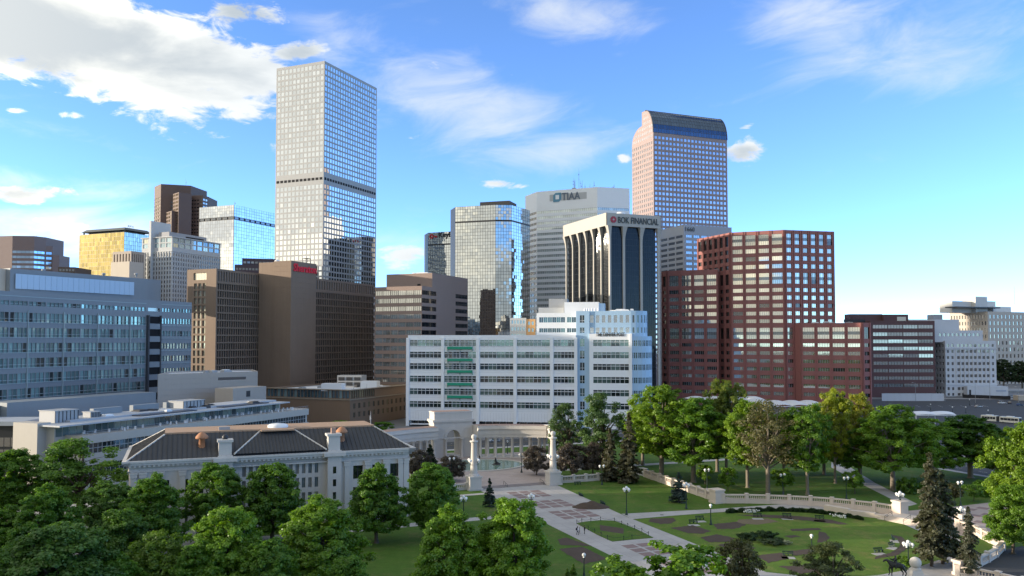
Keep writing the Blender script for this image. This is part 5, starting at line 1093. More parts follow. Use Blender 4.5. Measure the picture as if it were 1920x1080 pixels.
    for sg in (-1, 1):
        def W2(e, o): a, b = wpt(e, o); return CE(sg*a, b)
        es = [7.0 + 23*k/14. for k in range(15)]; ent = MB()
        rings = []
        for e in es: rings.append([(*W2(e, o), z) for o, z in ((2.6, 7.4), (2.6, 8.3), (2.8, 8.35), (2.8, 9.9), (3.2, 10.1), (3.2, 10.5), (2.7, 10.55), (2.7, 11.35), (-2.7, 11.35), (-2.7, 10.5), (-3.2, 10.4), (-2.6, 8.3), (-2.6, 7.4))])
        m = len(rings[0])
        for a, b in zip(rings[:-1], rings[1:]):
            for k in range(m): j = (k + 1) % m; f_ = [a[k], b[k], b[j], a[j]]; ent.face(f_ if sg < 0 else list(reversed(f_)))
        ent.face(rings[-1]); ent.face(list(reversed(rings[0]))); th.part(ent, 'entablature', STONE)
        q = MB()
        for a, b in zip(rings[:-1], rings[1:]): q.face([(*a[7][:2], 11.37), (*b[7][:2], 11.37), (*b[8][:2], 11.37), (*a[8][:2], 11.37)])
        th.part(q, 'wing_roof', mat('terracotta_roof', (.36,.24,.19)))
        q = MB()
        for a, b in zip(es[:-1], es[1:]): q.prism([W2(a, 3.3), W2(b, 3.3), W2(b, -3.3), W2(a, -3.3)], z0 - .4, z0 + .3)
        th.part(q, 'stylobate', STONE)
        for k in range(8):
            for o in (2.0, -2.0): p = W2(8.4 + 2.75*k, o); column((p.x, p.y, z0 + .3), 7.4 - z0 - .3, .44)
        # end pavilion
        e = 31.4; c = W2(e, 0); q = MB(); fe = Face(W2(e, 0) - GE*2.6 - GN*3.1, GE); q.fbox(fe, 0, 5.2, 7.4, 8.4, -6.2, 0); q.fbox(fe, .1, 5.1, 8.4, 10.0, -6.1, -.1); q.fbox(fe, -.3, 5.5, 10.0, 10.5, -6.5, .3); q.fbox(fe, .1, 5.1, 10.5, 11.5, -6.1, -.1); q.fbox(fe, -.2, 5.4, z0 - .4, z0 + .3, -6.4, .2); th.part(q, 'end_pavilion', STONE)
        for s, o in ((.6, -.6), (4.6, -.6), (.6, -5.6), (4.6, -5.6)): column(fe.p(s, z0 + .3, o), 7.4 - z0 - .3, .44)
        q = MB(); q.fbox(fe, 1.6, 3.6, z0 + .3, 7.4, -4.6, -1.8); th.part(q, 'pavilion_core', STONE)
b_memorial()
# pool with rim and seal fountain
def b_pool():
    c = (1.5, -21); th = Thing('reflecting_pool', 'shallow oval pool with a pale stone rim before the arch', 'pool', CE3(*c)); rim = MB(); n = 48
    P = lambda a, re, rn: CE3(c[0] + re*math.cos(a), c[1] + rn*math.sin(a))
    for k in range(n):
        a, b = 2*math.pi*k/n, 2*math.pi*(k+1)/n
        o0, o1, i0, i1 = P(a, 15.2, 12.2), P(b, 15.2, 12.2), P(a, 14.6, 11.6), P(b, 14.6, 11.6); zt = TZ + .35
        rim.face([(*o0[:2], zt), (*o1[:2], zt), (*i1[:2], zt), (*i0[:2], zt)]); rim.face([(*o0[:2], TZ), (*o1[:2], TZ), (*o1[:2], zt), (*o0[:2], zt)]); rim.face([(*i1[:2], TZ), (*i0[:2], TZ), (*i0[:2], zt), (*i1[:2], zt)])
    th.part(rim, 'rim', STONE)
    w = MB(); w.face([(*P(2*math.pi*k/n, 14.6, 11.6)[:2], TZ + .2) for k in range(n)])
    m = bpy.data.materials.new('pool_water'); m.use_nodes = True; t = NT(m.node_tree); b = t.n['Principled BSDF']; b.inputs['Base Color'].default_value = (.16,.25,.20,1); b.inputs['Roughness'].default_value = .08; b.inputs['IOR'].default_value = 1.33
    bn = t.add('ShaderNodeBump'); bn.inputs['Strength'].default_value = .12; bn.inputs['Distance'].default_value = .05; t.l.new(t.noise(t.add('ShaderNodeNewGeometry').outputs['Position'], 1.5, 3, .5), bn.inputs['Height']); t.l.new(bn.outputs[0], b.inputs['Normal'])
    th.part(w, 'water', m)
    s = Thing('seal_fountain', 'dark bronze seal figure rising from the middle of the pool', 'fountain statue', (G(931, 875).x, G(931, 875).y, TZ)); q = MB(); bz = mat('dark_bronze', (.03,.03,.028), .4, .2); bx, by = s.base.x, s.base.y
    q.lathe((bx, by, TZ + .1), [(1.4, 0), (1.2, .35), (.8, .5)], 10)
    path = [(.9, 0, .55, .25), (.4, 0, .6, .42), (-.1, 0, .9, .45), (-.3, 0, 1.4, .36), (-.32, 0, 1.9, .27), (-.25, 0, 2.2, .24), (-.45, 0, 2.35, .13), (-.62, 0, 2.4, .05)]
    q.tube([(bx + a, by + b_, TZ + z) for a, b_, z, r in path], [p[3] for p in path], 8); q.cyl((bx - .2, by - .4, TZ + .9), (bx - .6, by - .9, TZ + .5), .14, .04, 6); q.cyl((bx - .2, by + .4, TZ + .9), (bx - .6, by + .9, TZ + .5), .14, .04, 6); q.cyl((bx + .9, by, TZ + .55), (bx + 1.5, by + .2, TZ + .75), .16, .03, 6)
    s.part(q, 'seal', bz)
b_pool()
# ------------------------------------------------------------------ lamps
GLOBE = mat('opal_globe', (.80,.80,.78), .35, .04, 1, 3, .03, 0); IRON = mat('lamp_iron', (.018,.035,.032), .5, .15)
def globe(th, c, r, parent=None): q = MB(); q.ball(c, r, 0, 10, 6); q.cyl((c[0], c[1], c[2] - r - .12), (c[0], c[1], c[2] - r + .04), r*.5, r*.42, 8); return th.part(q, 'globe', GLOBE, parent=parent)
def lamp(u, v, vt, kind, label, z=0., base=None):
    b = base or G(u, v, z); h = at_y(u, vt, b.y).z - b.z if vt else 6.0
    th = Thing('street_lamp', label, 'street lamp', b, 'globe lamps of the park'); q = MB(); g = .33
    if h > 2: q.lathe(b, [(.34, 0), (.34, .25), (.22, .4), (.17, 1.0), (.11, 1.2), (.085, h - 1.3), (.12, h - 1.25), (.06, h - .9)], 8)
    else: q.lathe(b, [(.3, 0), (.3, .15), (.12, .3), (.1, max(h - .8, .35))], 8)
    zt = b.z + max(h - 1.0, .4); n, rr = {1: (0, 0), 2: (2, .62), 3: (2, .7), 5: (4, .72), 6: (4, .72)}[kind]
    for k in range(n):
        a = R(22) + 2*math.pi*k/n + (.4 if kind >= 5 else 0); x, y = b.x + rr*math.cos(a), b.y + rr*math.sin(a)
        q.tube([(b.x, b.y, zt - .35), (b.x + .6*rr*math.cos(a), b.y + .6*rr*math.sin(a), zt - .4), (x, y, zt - .12)], .05, 5)
    if kind in (1, 3, 5, 6): q.cyl((b.x, b.y, zt - .4), (b.x, b.y, zt + (.25 if n else 0)), .06, .06, 5)
    th.part(q, 'post', IRON)
    for k in range(n): a = R(22) + 2*math.pi*k/n + (.4 if kind >= 5 else 0); globe(th, (b.x + rr*math.cos(a), b.y + rr*math.sin(a), zt + .32), g)
    if kind in (1, 3, 5, 6): globe(th, (b.x, b.y, zt + (.35 if not n else .72)), g)
lamp(996, 972, 925, 5, 'cluster lamp on the promenade behind the round tree, globes above red paving')
lamp(1174.7, 965.5, 912, 5, 'cluster lamp at the corner of the lawn where the paths meet')
lamp(1286.7, 954, 904, 5, 'cluster lamp in front of the small blue spruce')
lamp(1128.6, 909, 869, 2, 'two-globe lamp by the balustrade left of the brown spruces')
lamp(1326, 920, 876, 2, 'two-globe lamp on the lawn behind the sloping balustrade')
lamp(1332.8, 984, 942, 1, 'single-globe lamp at the upper edge of the flower garden')
lamp(1095, 1086, 1033, 1, 'single-globe lamp beside the large soil bed, below the island')
lamp(1122, 1118, 1070, 5, 'cluster lamp half hidden by the leafy treetop at the bottom edge')
lamp(1316, 1110, 1050, 5, 'cluster lamp inside the light green treetop at the bottom edge')
lamp(1522, 1035.5, 998, 1, 'single-globe lamp in the middle of the round garden')
lamp(1703.6, 1064, 1013, 5, 'cluster lamp beside the stone ball monument')
lamp(1801, 949, 899, 2, 'two-globe lamp by the brick plaza at the right')
lamp(1587, 936, 891, 2, 'two-globe lamp behind the balustrade, next to the diagonal walk')
lamp(1468, 929, 885, 2, 'two-globe lamp behind the balustrade by the pale olive tree')
lamp(869, 985, 929, 5, 'cluster lamp between the round trees left of the small blue spruce')
lamp(901, 1128, 1072, 1, 'single-globe lamp at the bottom edge under the round tree')
lamp(978, 886, 848, 2, 'two-globe lamp at the right end of the pool', TZ)
lamp(847, 905, 855, 2, 'two-globe lamp over the purple tree left of the pool', TZ)
lamp(951.5, 853, 824, 1, 'single-globe lamp seen through the colonnade')
lamp(1058.5, 860, 828, 1, 'single-globe lamp behind the right stone column')
# two tall stone columns with lamp brackets
def pillar(u, v, vt, lab):
    b = G(u, v); h = at_y(u, vt, b.y).z; th = Thing('stone_column', lab, 'column', b, 'lamp columns at the steps'); x, y = b.x, b.y
    q = MB(); q.box((x, y, 0), (4.0, 4.0, .5), R(22)); q.box((x, y, .5), (3.3, 3.3, 2.8), R(22)); q.box((x, y, 3.3), (3.7, 3.7, .4), R(22)); q.lathe((x, y, 3.7), [(1.5, 0), (1.5, .3), (1.1, .6)], 14); th.part(q, 'pedestal', STONE)
    q = MB(); q.lathe((x, y, 4.3), [(1.0, 0), (.95, 1), (.72, h - 7.0), (.78, h - 6.9), (.72, h - 6.75), (.95, h - 6.5), (1.15, h - 6.35), (1.15, h - 6.1), (.6, h - 6.0)], 16); th.part(q, 'shaft', STONE)
    q = MB(); q.ball((x, y, h - .75), .75, 0, 14, 8); q.cyl((x, y, h - 1.8), (x, y, h - 1.3), .5, .4, 10); th.part(q, 'ball_finial', STONE)
    br = MB(); zz = 6.6 + 1.0
    for k in range(4): a = R(22) + k*math.pi/2 + .6; br.tube([(x + .8*math.cos(a), y + .8*math.sin(a), zz - .9), (x + 1.5*math.cos(a), y + 1.5*math.sin(a), zz - .8), (x + 1.6*math.cos(a), y + 1.6*math.sin(a), zz - .2)], .08, 5)
    bo = th.part(br, 'lamp_bracket', IRON)
    for k in range(4): a = R(22) + k*math.pi/2 + .6; globe(th, (x + 1.6*math.cos(a), y + 1.6*math.sin(a), zz + .3), .42, bo)
pillar(888.5, 918, 814, 'stone lamp column with ball finial left of the steps'); pillar(1037, 908, 808, 'stone lamp column with ball finial right of the steps')
# ------------------------------------------------------------------ balustrades
def balustrade(name, lab, pts, h, base, m, piers=(), step=4.2, z=0., solid=False):
    P = [Vector((p[0], p[1], z)) for p in pts]; th = Thing('balustrade', lab, 'balustrade', P[0], 'stone balustrades of the park'); rb = .55
    rail = MB(); bl = MB(); seg = 0
    for a, b in zip(P[:-1], P[1:]):
        f = Face(V2(a.x, a.y), V2(b.x - a.x, b.y - a.y)); L = (b - a).length; n = max(1, round(L/step))
        rail.fbox(f, 0, L, z - .1, z + base, -.3, .3); rail.fbox(f, 0, L, z + base, z + base + .16, -.36, .36); rail.fbox(f, 0, L, z + h - .3, z + h, -.34, .34)
        if solid: rail.fbox(f, 0, L, z + base + .16, z + h - .3, -.18, .18)
        for k in range(n + 1):
            if k == n and seg < len(P) - 2: continue
            s = L*k/n; q = MB(); q.fbox(f, s - .38, s + .38, z - .1, z + h + .1, -.42, .42); q.fbox(f, s - .46, s + .46, z + h + .1, z + h + .26, -.5, .5); th.part(q, 'post', m)
        for k in range(n):
            s0, s1 = L*k/n + .5, L*(k + 1)/n - .5; c = int((s1 - s0)/.45)
            for i in range(c + 1):
                s = s0 + (s1 - s0)*i/max(c, 1); p = f.p(s, z + base + .16); hh = h - base - .46; bl.lathe(p, [(.13, 0), (.1, hh*.15), (.16, hh*.4), (.08, hh*.8), (.13, hh)], 6)
        seg += 1
    th.part(rail, 'rail', m)
    if not solid: th.part(bl, 'baluster_row', m, 'stuff')
    for (x, y), w, hh in piers:
        q = MB(); q.box((x, y, z - .1), (w, w, hh - .3), R(22)); q.box((x, y, z + hh - .4), (w + .4, w + .4, .4), R(22)); q.box((x, y, z - .1), (w + .3, w + .3, .6), R(22)); th.part(q, 'pier', m)
balustrade('b', 'stone balustrade running right from the right lamp column', [CE(13.4, -57.4), CE(29, -57.6)], 1.9, .5, STONE)
balustrade('b', 'stone balustrade sloping down to the square pier beside the blue spruce', [CE(40.8, -57.5), CE(37.6, -96.4)], 2.2, .9, WARMST, [(CE(37.0, -97.6), 2.6, 3.4)])
arcb = px([(1356,943.5),(1400,943.5),(1440,944.5),(1480,946),(1520,948),(1560,951),(1600,955),(1640,959.5),(1676,965)])
balustrade('b', 'long curved pale balustrade above the flower garden', arcb, 2.2, 1.0, WARMST, [(V2(G(1688,967).x, G(1688,967).y), 2.4, 3.5)])
balustrade('b', 'short balustrade below the brick plaza at the right', px([(1801,993),(1830,1004),(1858,1018),(1880,1028)]), 1.9, .7, WARMST, [(V2(G(1803,991).x, G(1803,991).y), 1.9, 3.2)])
balustrade('b', 'dark curved balustrade along the asphalt drive at the lower right', px([(1836,1062),(1852,1054),(1868,1044),(1880,1032)]), 1.7, .4, STONE)
balustrade('b', 'balustrade at the bottom edge left of the asphalt drive', px([(1795,1080),(1830,1084),(1872,1093),(1920,1104)]), 1.7, .5, WARMST, [(V2(G(1800,1078).x, G(1800,1078).y), 1.5, 2.6)])
balustrade('b', 'short balustrade at the left lamp column', [CE(-14.8, -57.4), CE(-22, -57.4)], 1.7, .5, STONE)
for u, v, vt, zz, lab in ((1688, 967, 921, 3.6, 'globe cluster on the pier at the right end of the curved balustrade'), (1803, 991, 952, 3.3, 'globe cluster on the pier by the brick plaza')):
    p = G(u, v); lamp(u, v, vt, 5, lab, 0, Vector((p.x, p.y, zz)))
# garden ramp wall and steps with handrails
q = MB(); wl = [(1545,957),(1590,965),(1640,971),(1662,974)]; pw = px(wl)
for i in range(3): f, L = between(Vector(pw[i]), Vector(pw[i+1])); q.fbox(f, 0, L + .05, 0, 1.3 - .25*i, -1.2, .1)
o = q.build('ramp_wall', WARMST, None, (0,0,0)); o['label'] = 'low pale ramp wall in front of the curved balustrade'; o['category'] = 'wall'
th = Thing('garden_steps', 'broad warm stone steps with iron handrails below the end pier', 'steps', G(1685, 980)); a, b = G(1645, 973), G(1715, 987); f = Face(V2(a.x, a.y), V2(b.x - a.x, b.y - a.y)); L = (b - a).length
for k in range(5): q = MB(); q.fbox(f, 0, L, 0, .16*(k + 1), -7, -.5*k); th.part(q, 'step', WARMST)
for s in (L*.22, L*.72):
    q = MB(); q.tube([f.p(s, .1, .2), f.p(s, 1.0, .2), f.p(s, 1.75, -2.6), f.p(s, .8, -2.6)], .045, 5); q.tube([f.p(s, .65, .2), f.p(s, 1.35, -2.6)], .03, 5); th.part(q, 'handrail', IRON)
for e in (-3.5, 7.5):
    t2 = Thing('handrail', 'thin handrail on the steps between the lamp columns, %s one' % ('left' if e < 0 else 'right'), 'handrail', CE3(e, -57)); q = MB(); q.tube([CE3(e, -58.6, .1), CE3(e, -58.6, .95), CE3(e, -56, 1.4), CE3(e, -56, TZ)], .05, 5); q.tube([CE3(e, -57.3, .3), CE3(e, -57.3, 1.17)], .04, 5); t2.part(q, 'rail', IRON)
# ------------------------------------------------------------------ library building with hip roofs
def b_library():
    P0 = cpt(640, 184); A = hit(P0, GE, 246); W = (hit(P0, GE, 768) - A).length; F = Face(A, GE); D = 26; ze = 15.6
    th = Thing('library_building', 'pale limestone classical building with dark hip roofs behind the foreground trees', 'building', (A.x, A.y, 0))
    ls = mat('grey_limestone', (.56,.53,.49), .8, .14, .25, 2, .09, .2, .15, 5); gl = GL_DARK; mb = MB(); c0, c1 = F.s(425), F.s(628)
    # walls: wings with big windows, middle with four rows of slots
    lw = wall_grid(mb, F, c0, 0, ze, spans(5, c0 - 2.5, 3, .42), [(2.2, 5.8), (8.2, 11.4)], .5); windows(th, F, lw, .5, gl, True, METAL_DARK, 1, .5)
    Fm = Face(V2(*F.p(c0, 0, -.6)[:2]), GE); wm = c1 - c0; mw = wall_grid(mb, Fm, wm, 0, ze + .5, spans(3.2, wm - 3.0, 12, .56), [(1.5, 3.7), (4.7, 6.9), (7.9, 10.1), (11.0, 13.4)], .4); windows(th, Fm, mw, .4, glass('grey_blind', (.20,.20,.19), .3, 0, .6, .3, 0, .2, (.08,.12,.14), .2), True, METAL_GREY, 1)
    Fr = Face(V2(*F.p(c1, 0)[:2]), GE); wr = W - c1; rw = wall_grid(mb, Fr, wr, 0, ze, [(4.3, 6.5), (8.6, 10.8), (wr - 4.4, wr - 2.4)] if wr > 12.5 else spans(3.5, wr - 1, 3, .5), [(3.0, 7.4), (9.2, 12.2)], .5); windows(th, Fr, rw, .5, gl, True, METAL_DARK, 1)
    B = [F.p(0,0,0), F.p(W,0,0), F.p(W,0,-D), F.p(0,0,-D)]
    Fe, Le = between(V2(*B[1][:2]), V2(*B[2][:2])); ew = wall_grid(mb, Fe, Le, 0, ze, spans(2, Le - 2, 5, .42), [(3.0, 7.4), (9.2, 12.2)], .5); windows(th, Fe, ew, .5, gl, True, METAL_DARK, 1)
    plain(mb, B[2], B[3], 0, ze); Fw, Lw = between(V2(*B[3][:2]), V2(*B[0][:2])); plain(mb, B[3], B[0], 0, ze); th.part(mb, 'wall', ls)
    co = MB()
    for f, L in ((F, W), (Fe, Le), (Fw, Lw)):
        k = .002 if f is not F else 0
        for z0, z1, o in ((13.3, 13.6, .25), (14.3, 14.8, .5), (14.8, 15.3, 1.0), (15.3, 15.7, 1.3), (.0, 1.2, .3)): co.fbox(f, -o, L + o, z0 - k, z1 + k, -.3, o + k)
    th.part(co, 'cornice', ls); dn = MB()
    for k in range(int(W/.9)): dn.fbox(F, k*.9, k*.9 + .45, 14.4, 14.8, .5, .85)
    th.part(dn, 'dentil_row', ls, 'stuff')
    for s in [.9, 2.6] + [c0*.32, c0*.55, c0*.8] + [c1 + 2.9, c1 + 7.5, W - 5.4, W - 2.0, W - .8]:
        q = MB(); q.fbox(F, s - .55, s + .55, 1.2, 12.2, 0, .4); q.fbox(F, s - .7, s + .7, 12.2, 13.3, 0, .55); q.fbox(F, s - .8, s + .8, 12.9, 13.3, 0, .65); q.fbox(F, s - .7, s + .7, 1.2, 1.8, 0, .5); th.part(q, 'pilaster', ls)
    for s, zt, m in ((c0, 19.6, None), (c1, 19.9, 1)):
        q = MB(); q.fbox(F, s - 1.5, s + 1.5, 0, 15.9, -3, 1.0); q.fbox(F, s - 2.4, s + 2.4, 14.7, 15.5, -3.5, 1.7); q.fbox(F, s - 1.3, s + 1.3, 15.9, zt - .9, -2.2, .3); q.fbox(F, s - 1.6, s + 1.6, zt - .9, zt - .4, -2.5, .6); po = th.part(q, 'pylon', ls); q = MB()
        if m: q.fbox(F, s - .5, s + .5, zt - .4, zt + .8, -1.6, -.6); th.part(q, 'chimney', mat('terracotta_roof', (.36,.24,.19)), parent=po)
        else: q.lathe(F.p(s, zt - .4, -1), [(.5, 0), (.7, .5), (.3, 1.0)], 8); th.part(q, 'vent', METAL_DARK, parent=po)
        for z in (2.5, 5.3, 8.1, 10.9): q = MB(); q.fbox(F, s - .35, s + .35, z, z + 1.5, .9, 1.03); th.part(q, 'slit_window', gl, parent=po)
    # hip roofs with standing seams, tan flat top
    rf = MB(); se = MB(); zr = 20.0; i = 6.5
    lo = [F.p(-.6, ze, .7), F.p(W + .6, ze, .7), F.p(W + .6, ze, -D - .7), F.p(-.6, ze, -D - .7)]; hi = [F.p(i, zr, -i - 1), F.p(W - i, zr, -i - 1), F.p(W - i, zr, -D + i + 1), F.p(i, zr, -D + i + 1)]
    def slope(a, b, c, d, n):
        rf.face([a, b, c, d]); a, b, c, d = map(Vector, (a, b, c, d)); nn = (b - a).cross(d - a).normalized()*.07
        for k in range(1, n):
            t = k/float(n); p = a.lerp(b, t); L = (b - a).length; Lt = (c - d).length; off = (d - a).dot((b - a).normalized()); x = t*L
            e = 1.0
            if x < off: e = x/off
            elif x > off + Lt: e = (L - x)/max(L - off - Lt, .01)
            up = ((d - a) - (b - a).normalized()*off)*e; se.cyl(p + nn, p + up + nn, .07, .07, 4)
    for k, n in ((0, 62), (1, 26), (2, 2), (3, 26)): slope(lo[k], lo[(k+1) % 4], hi[(k+1) % 4], hi[k], n)
    m0, m1 = c0 + 1.8, c1 - 1.8; ml = [F.p(m0, ze + .6, .9), F.p(m1, ze + .6, .9)]; mh = [F.p(m0 + 6, zr + .02, -i - 1), F.p(m1 - 6, zr + .02, -i - 1)]
    rm = [F.p(m0, ze + .1, -7), F.p(m1, ze + .1, -7)]; slope(ml[0], ml[1], mh[1], mh[0], 26); slope(rm[0], ml[0], mh[0], mh[0], 2); slope(ml[1], rm[1], mh[1], mh[1], 2)
    rd = mat('dark_seam_roof', (.062,.062,.064), .85, .35, .3, 2, .2, .25); th.part(rf, 'roof', rd); th.part(se, 'roof_seam_field', rd, 'stuff')
    q = MB(); q.mesh(hi + [(p[0], p[1], zr + .35) for p in hi], MB.BOXF); hp = MB()
    q.fbox(F, m0 + 6, m1 - 6, zr, zr + .3, -i - 1.2, -i + .9); to = th.part(q, 'roof_deck', mat('tan_copper', (.42,.27,.17), .7, .2, .4))
    for a, b in list(zip(lo, hi)) + list(zip(ml, mh)): hp = MB(); hp.cyl(a, b, .2, .2, 5); th.part(hp, 'hip_ridge', ls)
    q = MB(); q.lathe(F.p(W*.52, zr + .3, -11), [(2.3, 0), (2.3, .5), (1.8, .75), (.2, .95)], 14); th.part(q, 'roof_skylight', METAL_WHITE, parent=to)
    for u in (382, 647): s = F.s(u); q = MB(); q.lathe(F.p(s, 17.2, -3.2), [(.75, 0), (.6, 2.0), (1.35, 2.1), (1.35, 2.5), (.7, 3.2), (.1, 3.5)], 10); th.part(q, 'roof_vent', mat('rusty_vent', (.40,.19,.10), .7, .3, 1.))
    q = MB(); q.fbox(F, W*.3, W*.34, zr + .3, zr + 1.0, -10, -9); th.part(q, 'roof_box', METAL_GREY); p = F.p(W - 7.2, 0, -8); antenna(th, p[0], p[1], zr, 3.5, .1, 1)
b_library()
# ------------------------------------------------------------------ long civic building west of the park (left of the picture); its bulk shades the park
def b_cityhall():
    F = Face(CE(-178, -40), -GN); th = Thing('civic_building', 'long pale civic building closing the west side of the park', 'building', (F.P.x, F.P.y, 0)); W = 170
    mb = MB(); B = [V2(*F.p(a, 0, o)[:2]) for a, o in ((0, 0), (W, 0), (W, -26), (0, -26))]
    # faces the park (east)
    Fe = Face(V2(*F.p(W, 0, -26)[:2]), GN)
    P = [CE(-204, -210), CE(-178, -210), CE(-178, -40), CE(-204, -40)]
    tower(th, P, 0, 21, STONE, ROOF_GREY, {1: dict(x=lambda W: spans(4, W - 4, 26, .4), z=[(2.5, 5), (7.5, 11), (13.5, 17)], glass=GL_DARK, depth=.6)})
    q = MB(); f = Face(CE(-178, -210), GN)
    for k in range(14): s = 62 + 3.6*k; q.lathe(f.p(s, 3, 4), [(1.0, 0), (.95, 7), (.8, 12), (1.1, 13)], 10)
    q.fbox(f, 58, 113, 16, 21.5, -1, 6); q.fbox(f, 58, 113, 0, 3, -1, 6); th.part(q, 'portico', STONE)
    q = MB(); q.fbox(f, 79, 92, 20, 27, -14, -2); q.fbox(f, 82, 89, 27, 36, -11, -4); q.fbox(f, 83.5, 87.5, 36, 42, -9.5, -5.5); th.part(q, 'clock_tower', STONE)
b_cityhall()
# ------------------------------------------------------------------ vegetation
def leaf_mat():
    m = bpy.data.materials.new('leaves'); m.use_nodes = True; t = NT(m.node_tree); t.n.clear(); out = t.add('ShaderNodeOutputMaterial')
    oi = t.add('ShaderNodeObjectInfo'); at = t.add('ShaderNodeAttribute', attribute_name='tint'); k = at.outputs['Fac']
    hs = t.add('ShaderNodeHueSaturation'); t.l.new(oi.outputs['Color'], hs.inputs['Color']); t.put(hs.inputs['Hue'], t.m('ADD', .515, t.m('MULTIPLY', k, -.022))); t.put(hs.inputs['Value'], t.m('ADD', .62, t.m('MULTIPLY', k, .8))); hs.inputs['Saturation'].default_value = 1.05
    d = t.add('ShaderNodeBsdfDiffuse'); tr = t.add('ShaderNodeBsdfTranslucent'); g = t.add('ShaderNodeBsdfGlossy'); g.inputs['Roughness'].default_value = .45
    t.l.new(hs.outputs[0], d.inputs[0]); t.l.new(t.mix(1., hs.outputs[0], (1.2, 1.25, .55, 1), 'MULTIPLY'), tr.inputs[0]); g.inputs[0].default_value = (.8, .85, .8, 1)
    m1 = t.add('ShaderNodeMixShader'); m1.inputs[0].default_value = .48; t.l.new(d.outputs[0], m1.inputs[1]); t.l.new(tr.outputs[0], m1.inputs[2])
    m2 = t.add('ShaderNodeMixShader'); m2.inputs[0].default_value = .035; t.l.new(m1.outputs[0], m2.inputs[1]); t.l.new(g.outputs[0], m2.inputs[2]); t.l.new(m2.outputs[0], out.inputs[0]); return m
LEAF = leaf_mat(); BARK = mat('bark', (.10,.08,.06), .95, .4, .8, 5, .4, .3, .8, 6); BARKP = mat('pale_bark', (.20,.17,.13), .95, .4, .8, 5, .4, .3, .8, 6)
def leaf_mesh(name, pos, nrm, size, tint, aspect=1.0):
    n = len(pos); rv = rng.normal(size=(n, 3)); t1 = np.cross(nrm, rv); t1 /= np.linalg.norm(t1, axis=1)[:, None] + 1e-9; t2 = np.cross(nrm, t1)
    s = size[:, None]; a, b = t1*s*.5*aspect, t2*s*.5
    v = np.empty((n, 4, 3)); v[:, 0] = pos - a - b*.35; v[:, 1] = pos + b*-1.0 + a*.2; v[:, 2] = pos + a + b*.35; v[:, 3] = pos - a*.2 + b*1.0
    me = bpy.data.meshes.new(name); me.vertices.add(4*n); me.vertices.foreach_set('co', v.reshape(-1).astype(np.float32)); me.loops.add(4*n); me.loops.foreach_set('vertex_index', np.arange(4*n, dtype=np.int32))
    me.polygons.add(n); me.polygons.foreach_set('loop_start', np.arange(0, 4*n, 4, dtype=np.int32)); me.update(calc_edges=True)
    at = me.attributes.new('tint', 'FLOAT', 'FACE'); at.data.foreach_set('value', tint.astype(np.float32)); me.materials.append(LEAF); return me
def unit(v): return v / (np.linalg.norm(v, axis=-1, keepdims=True) + 1e-9)
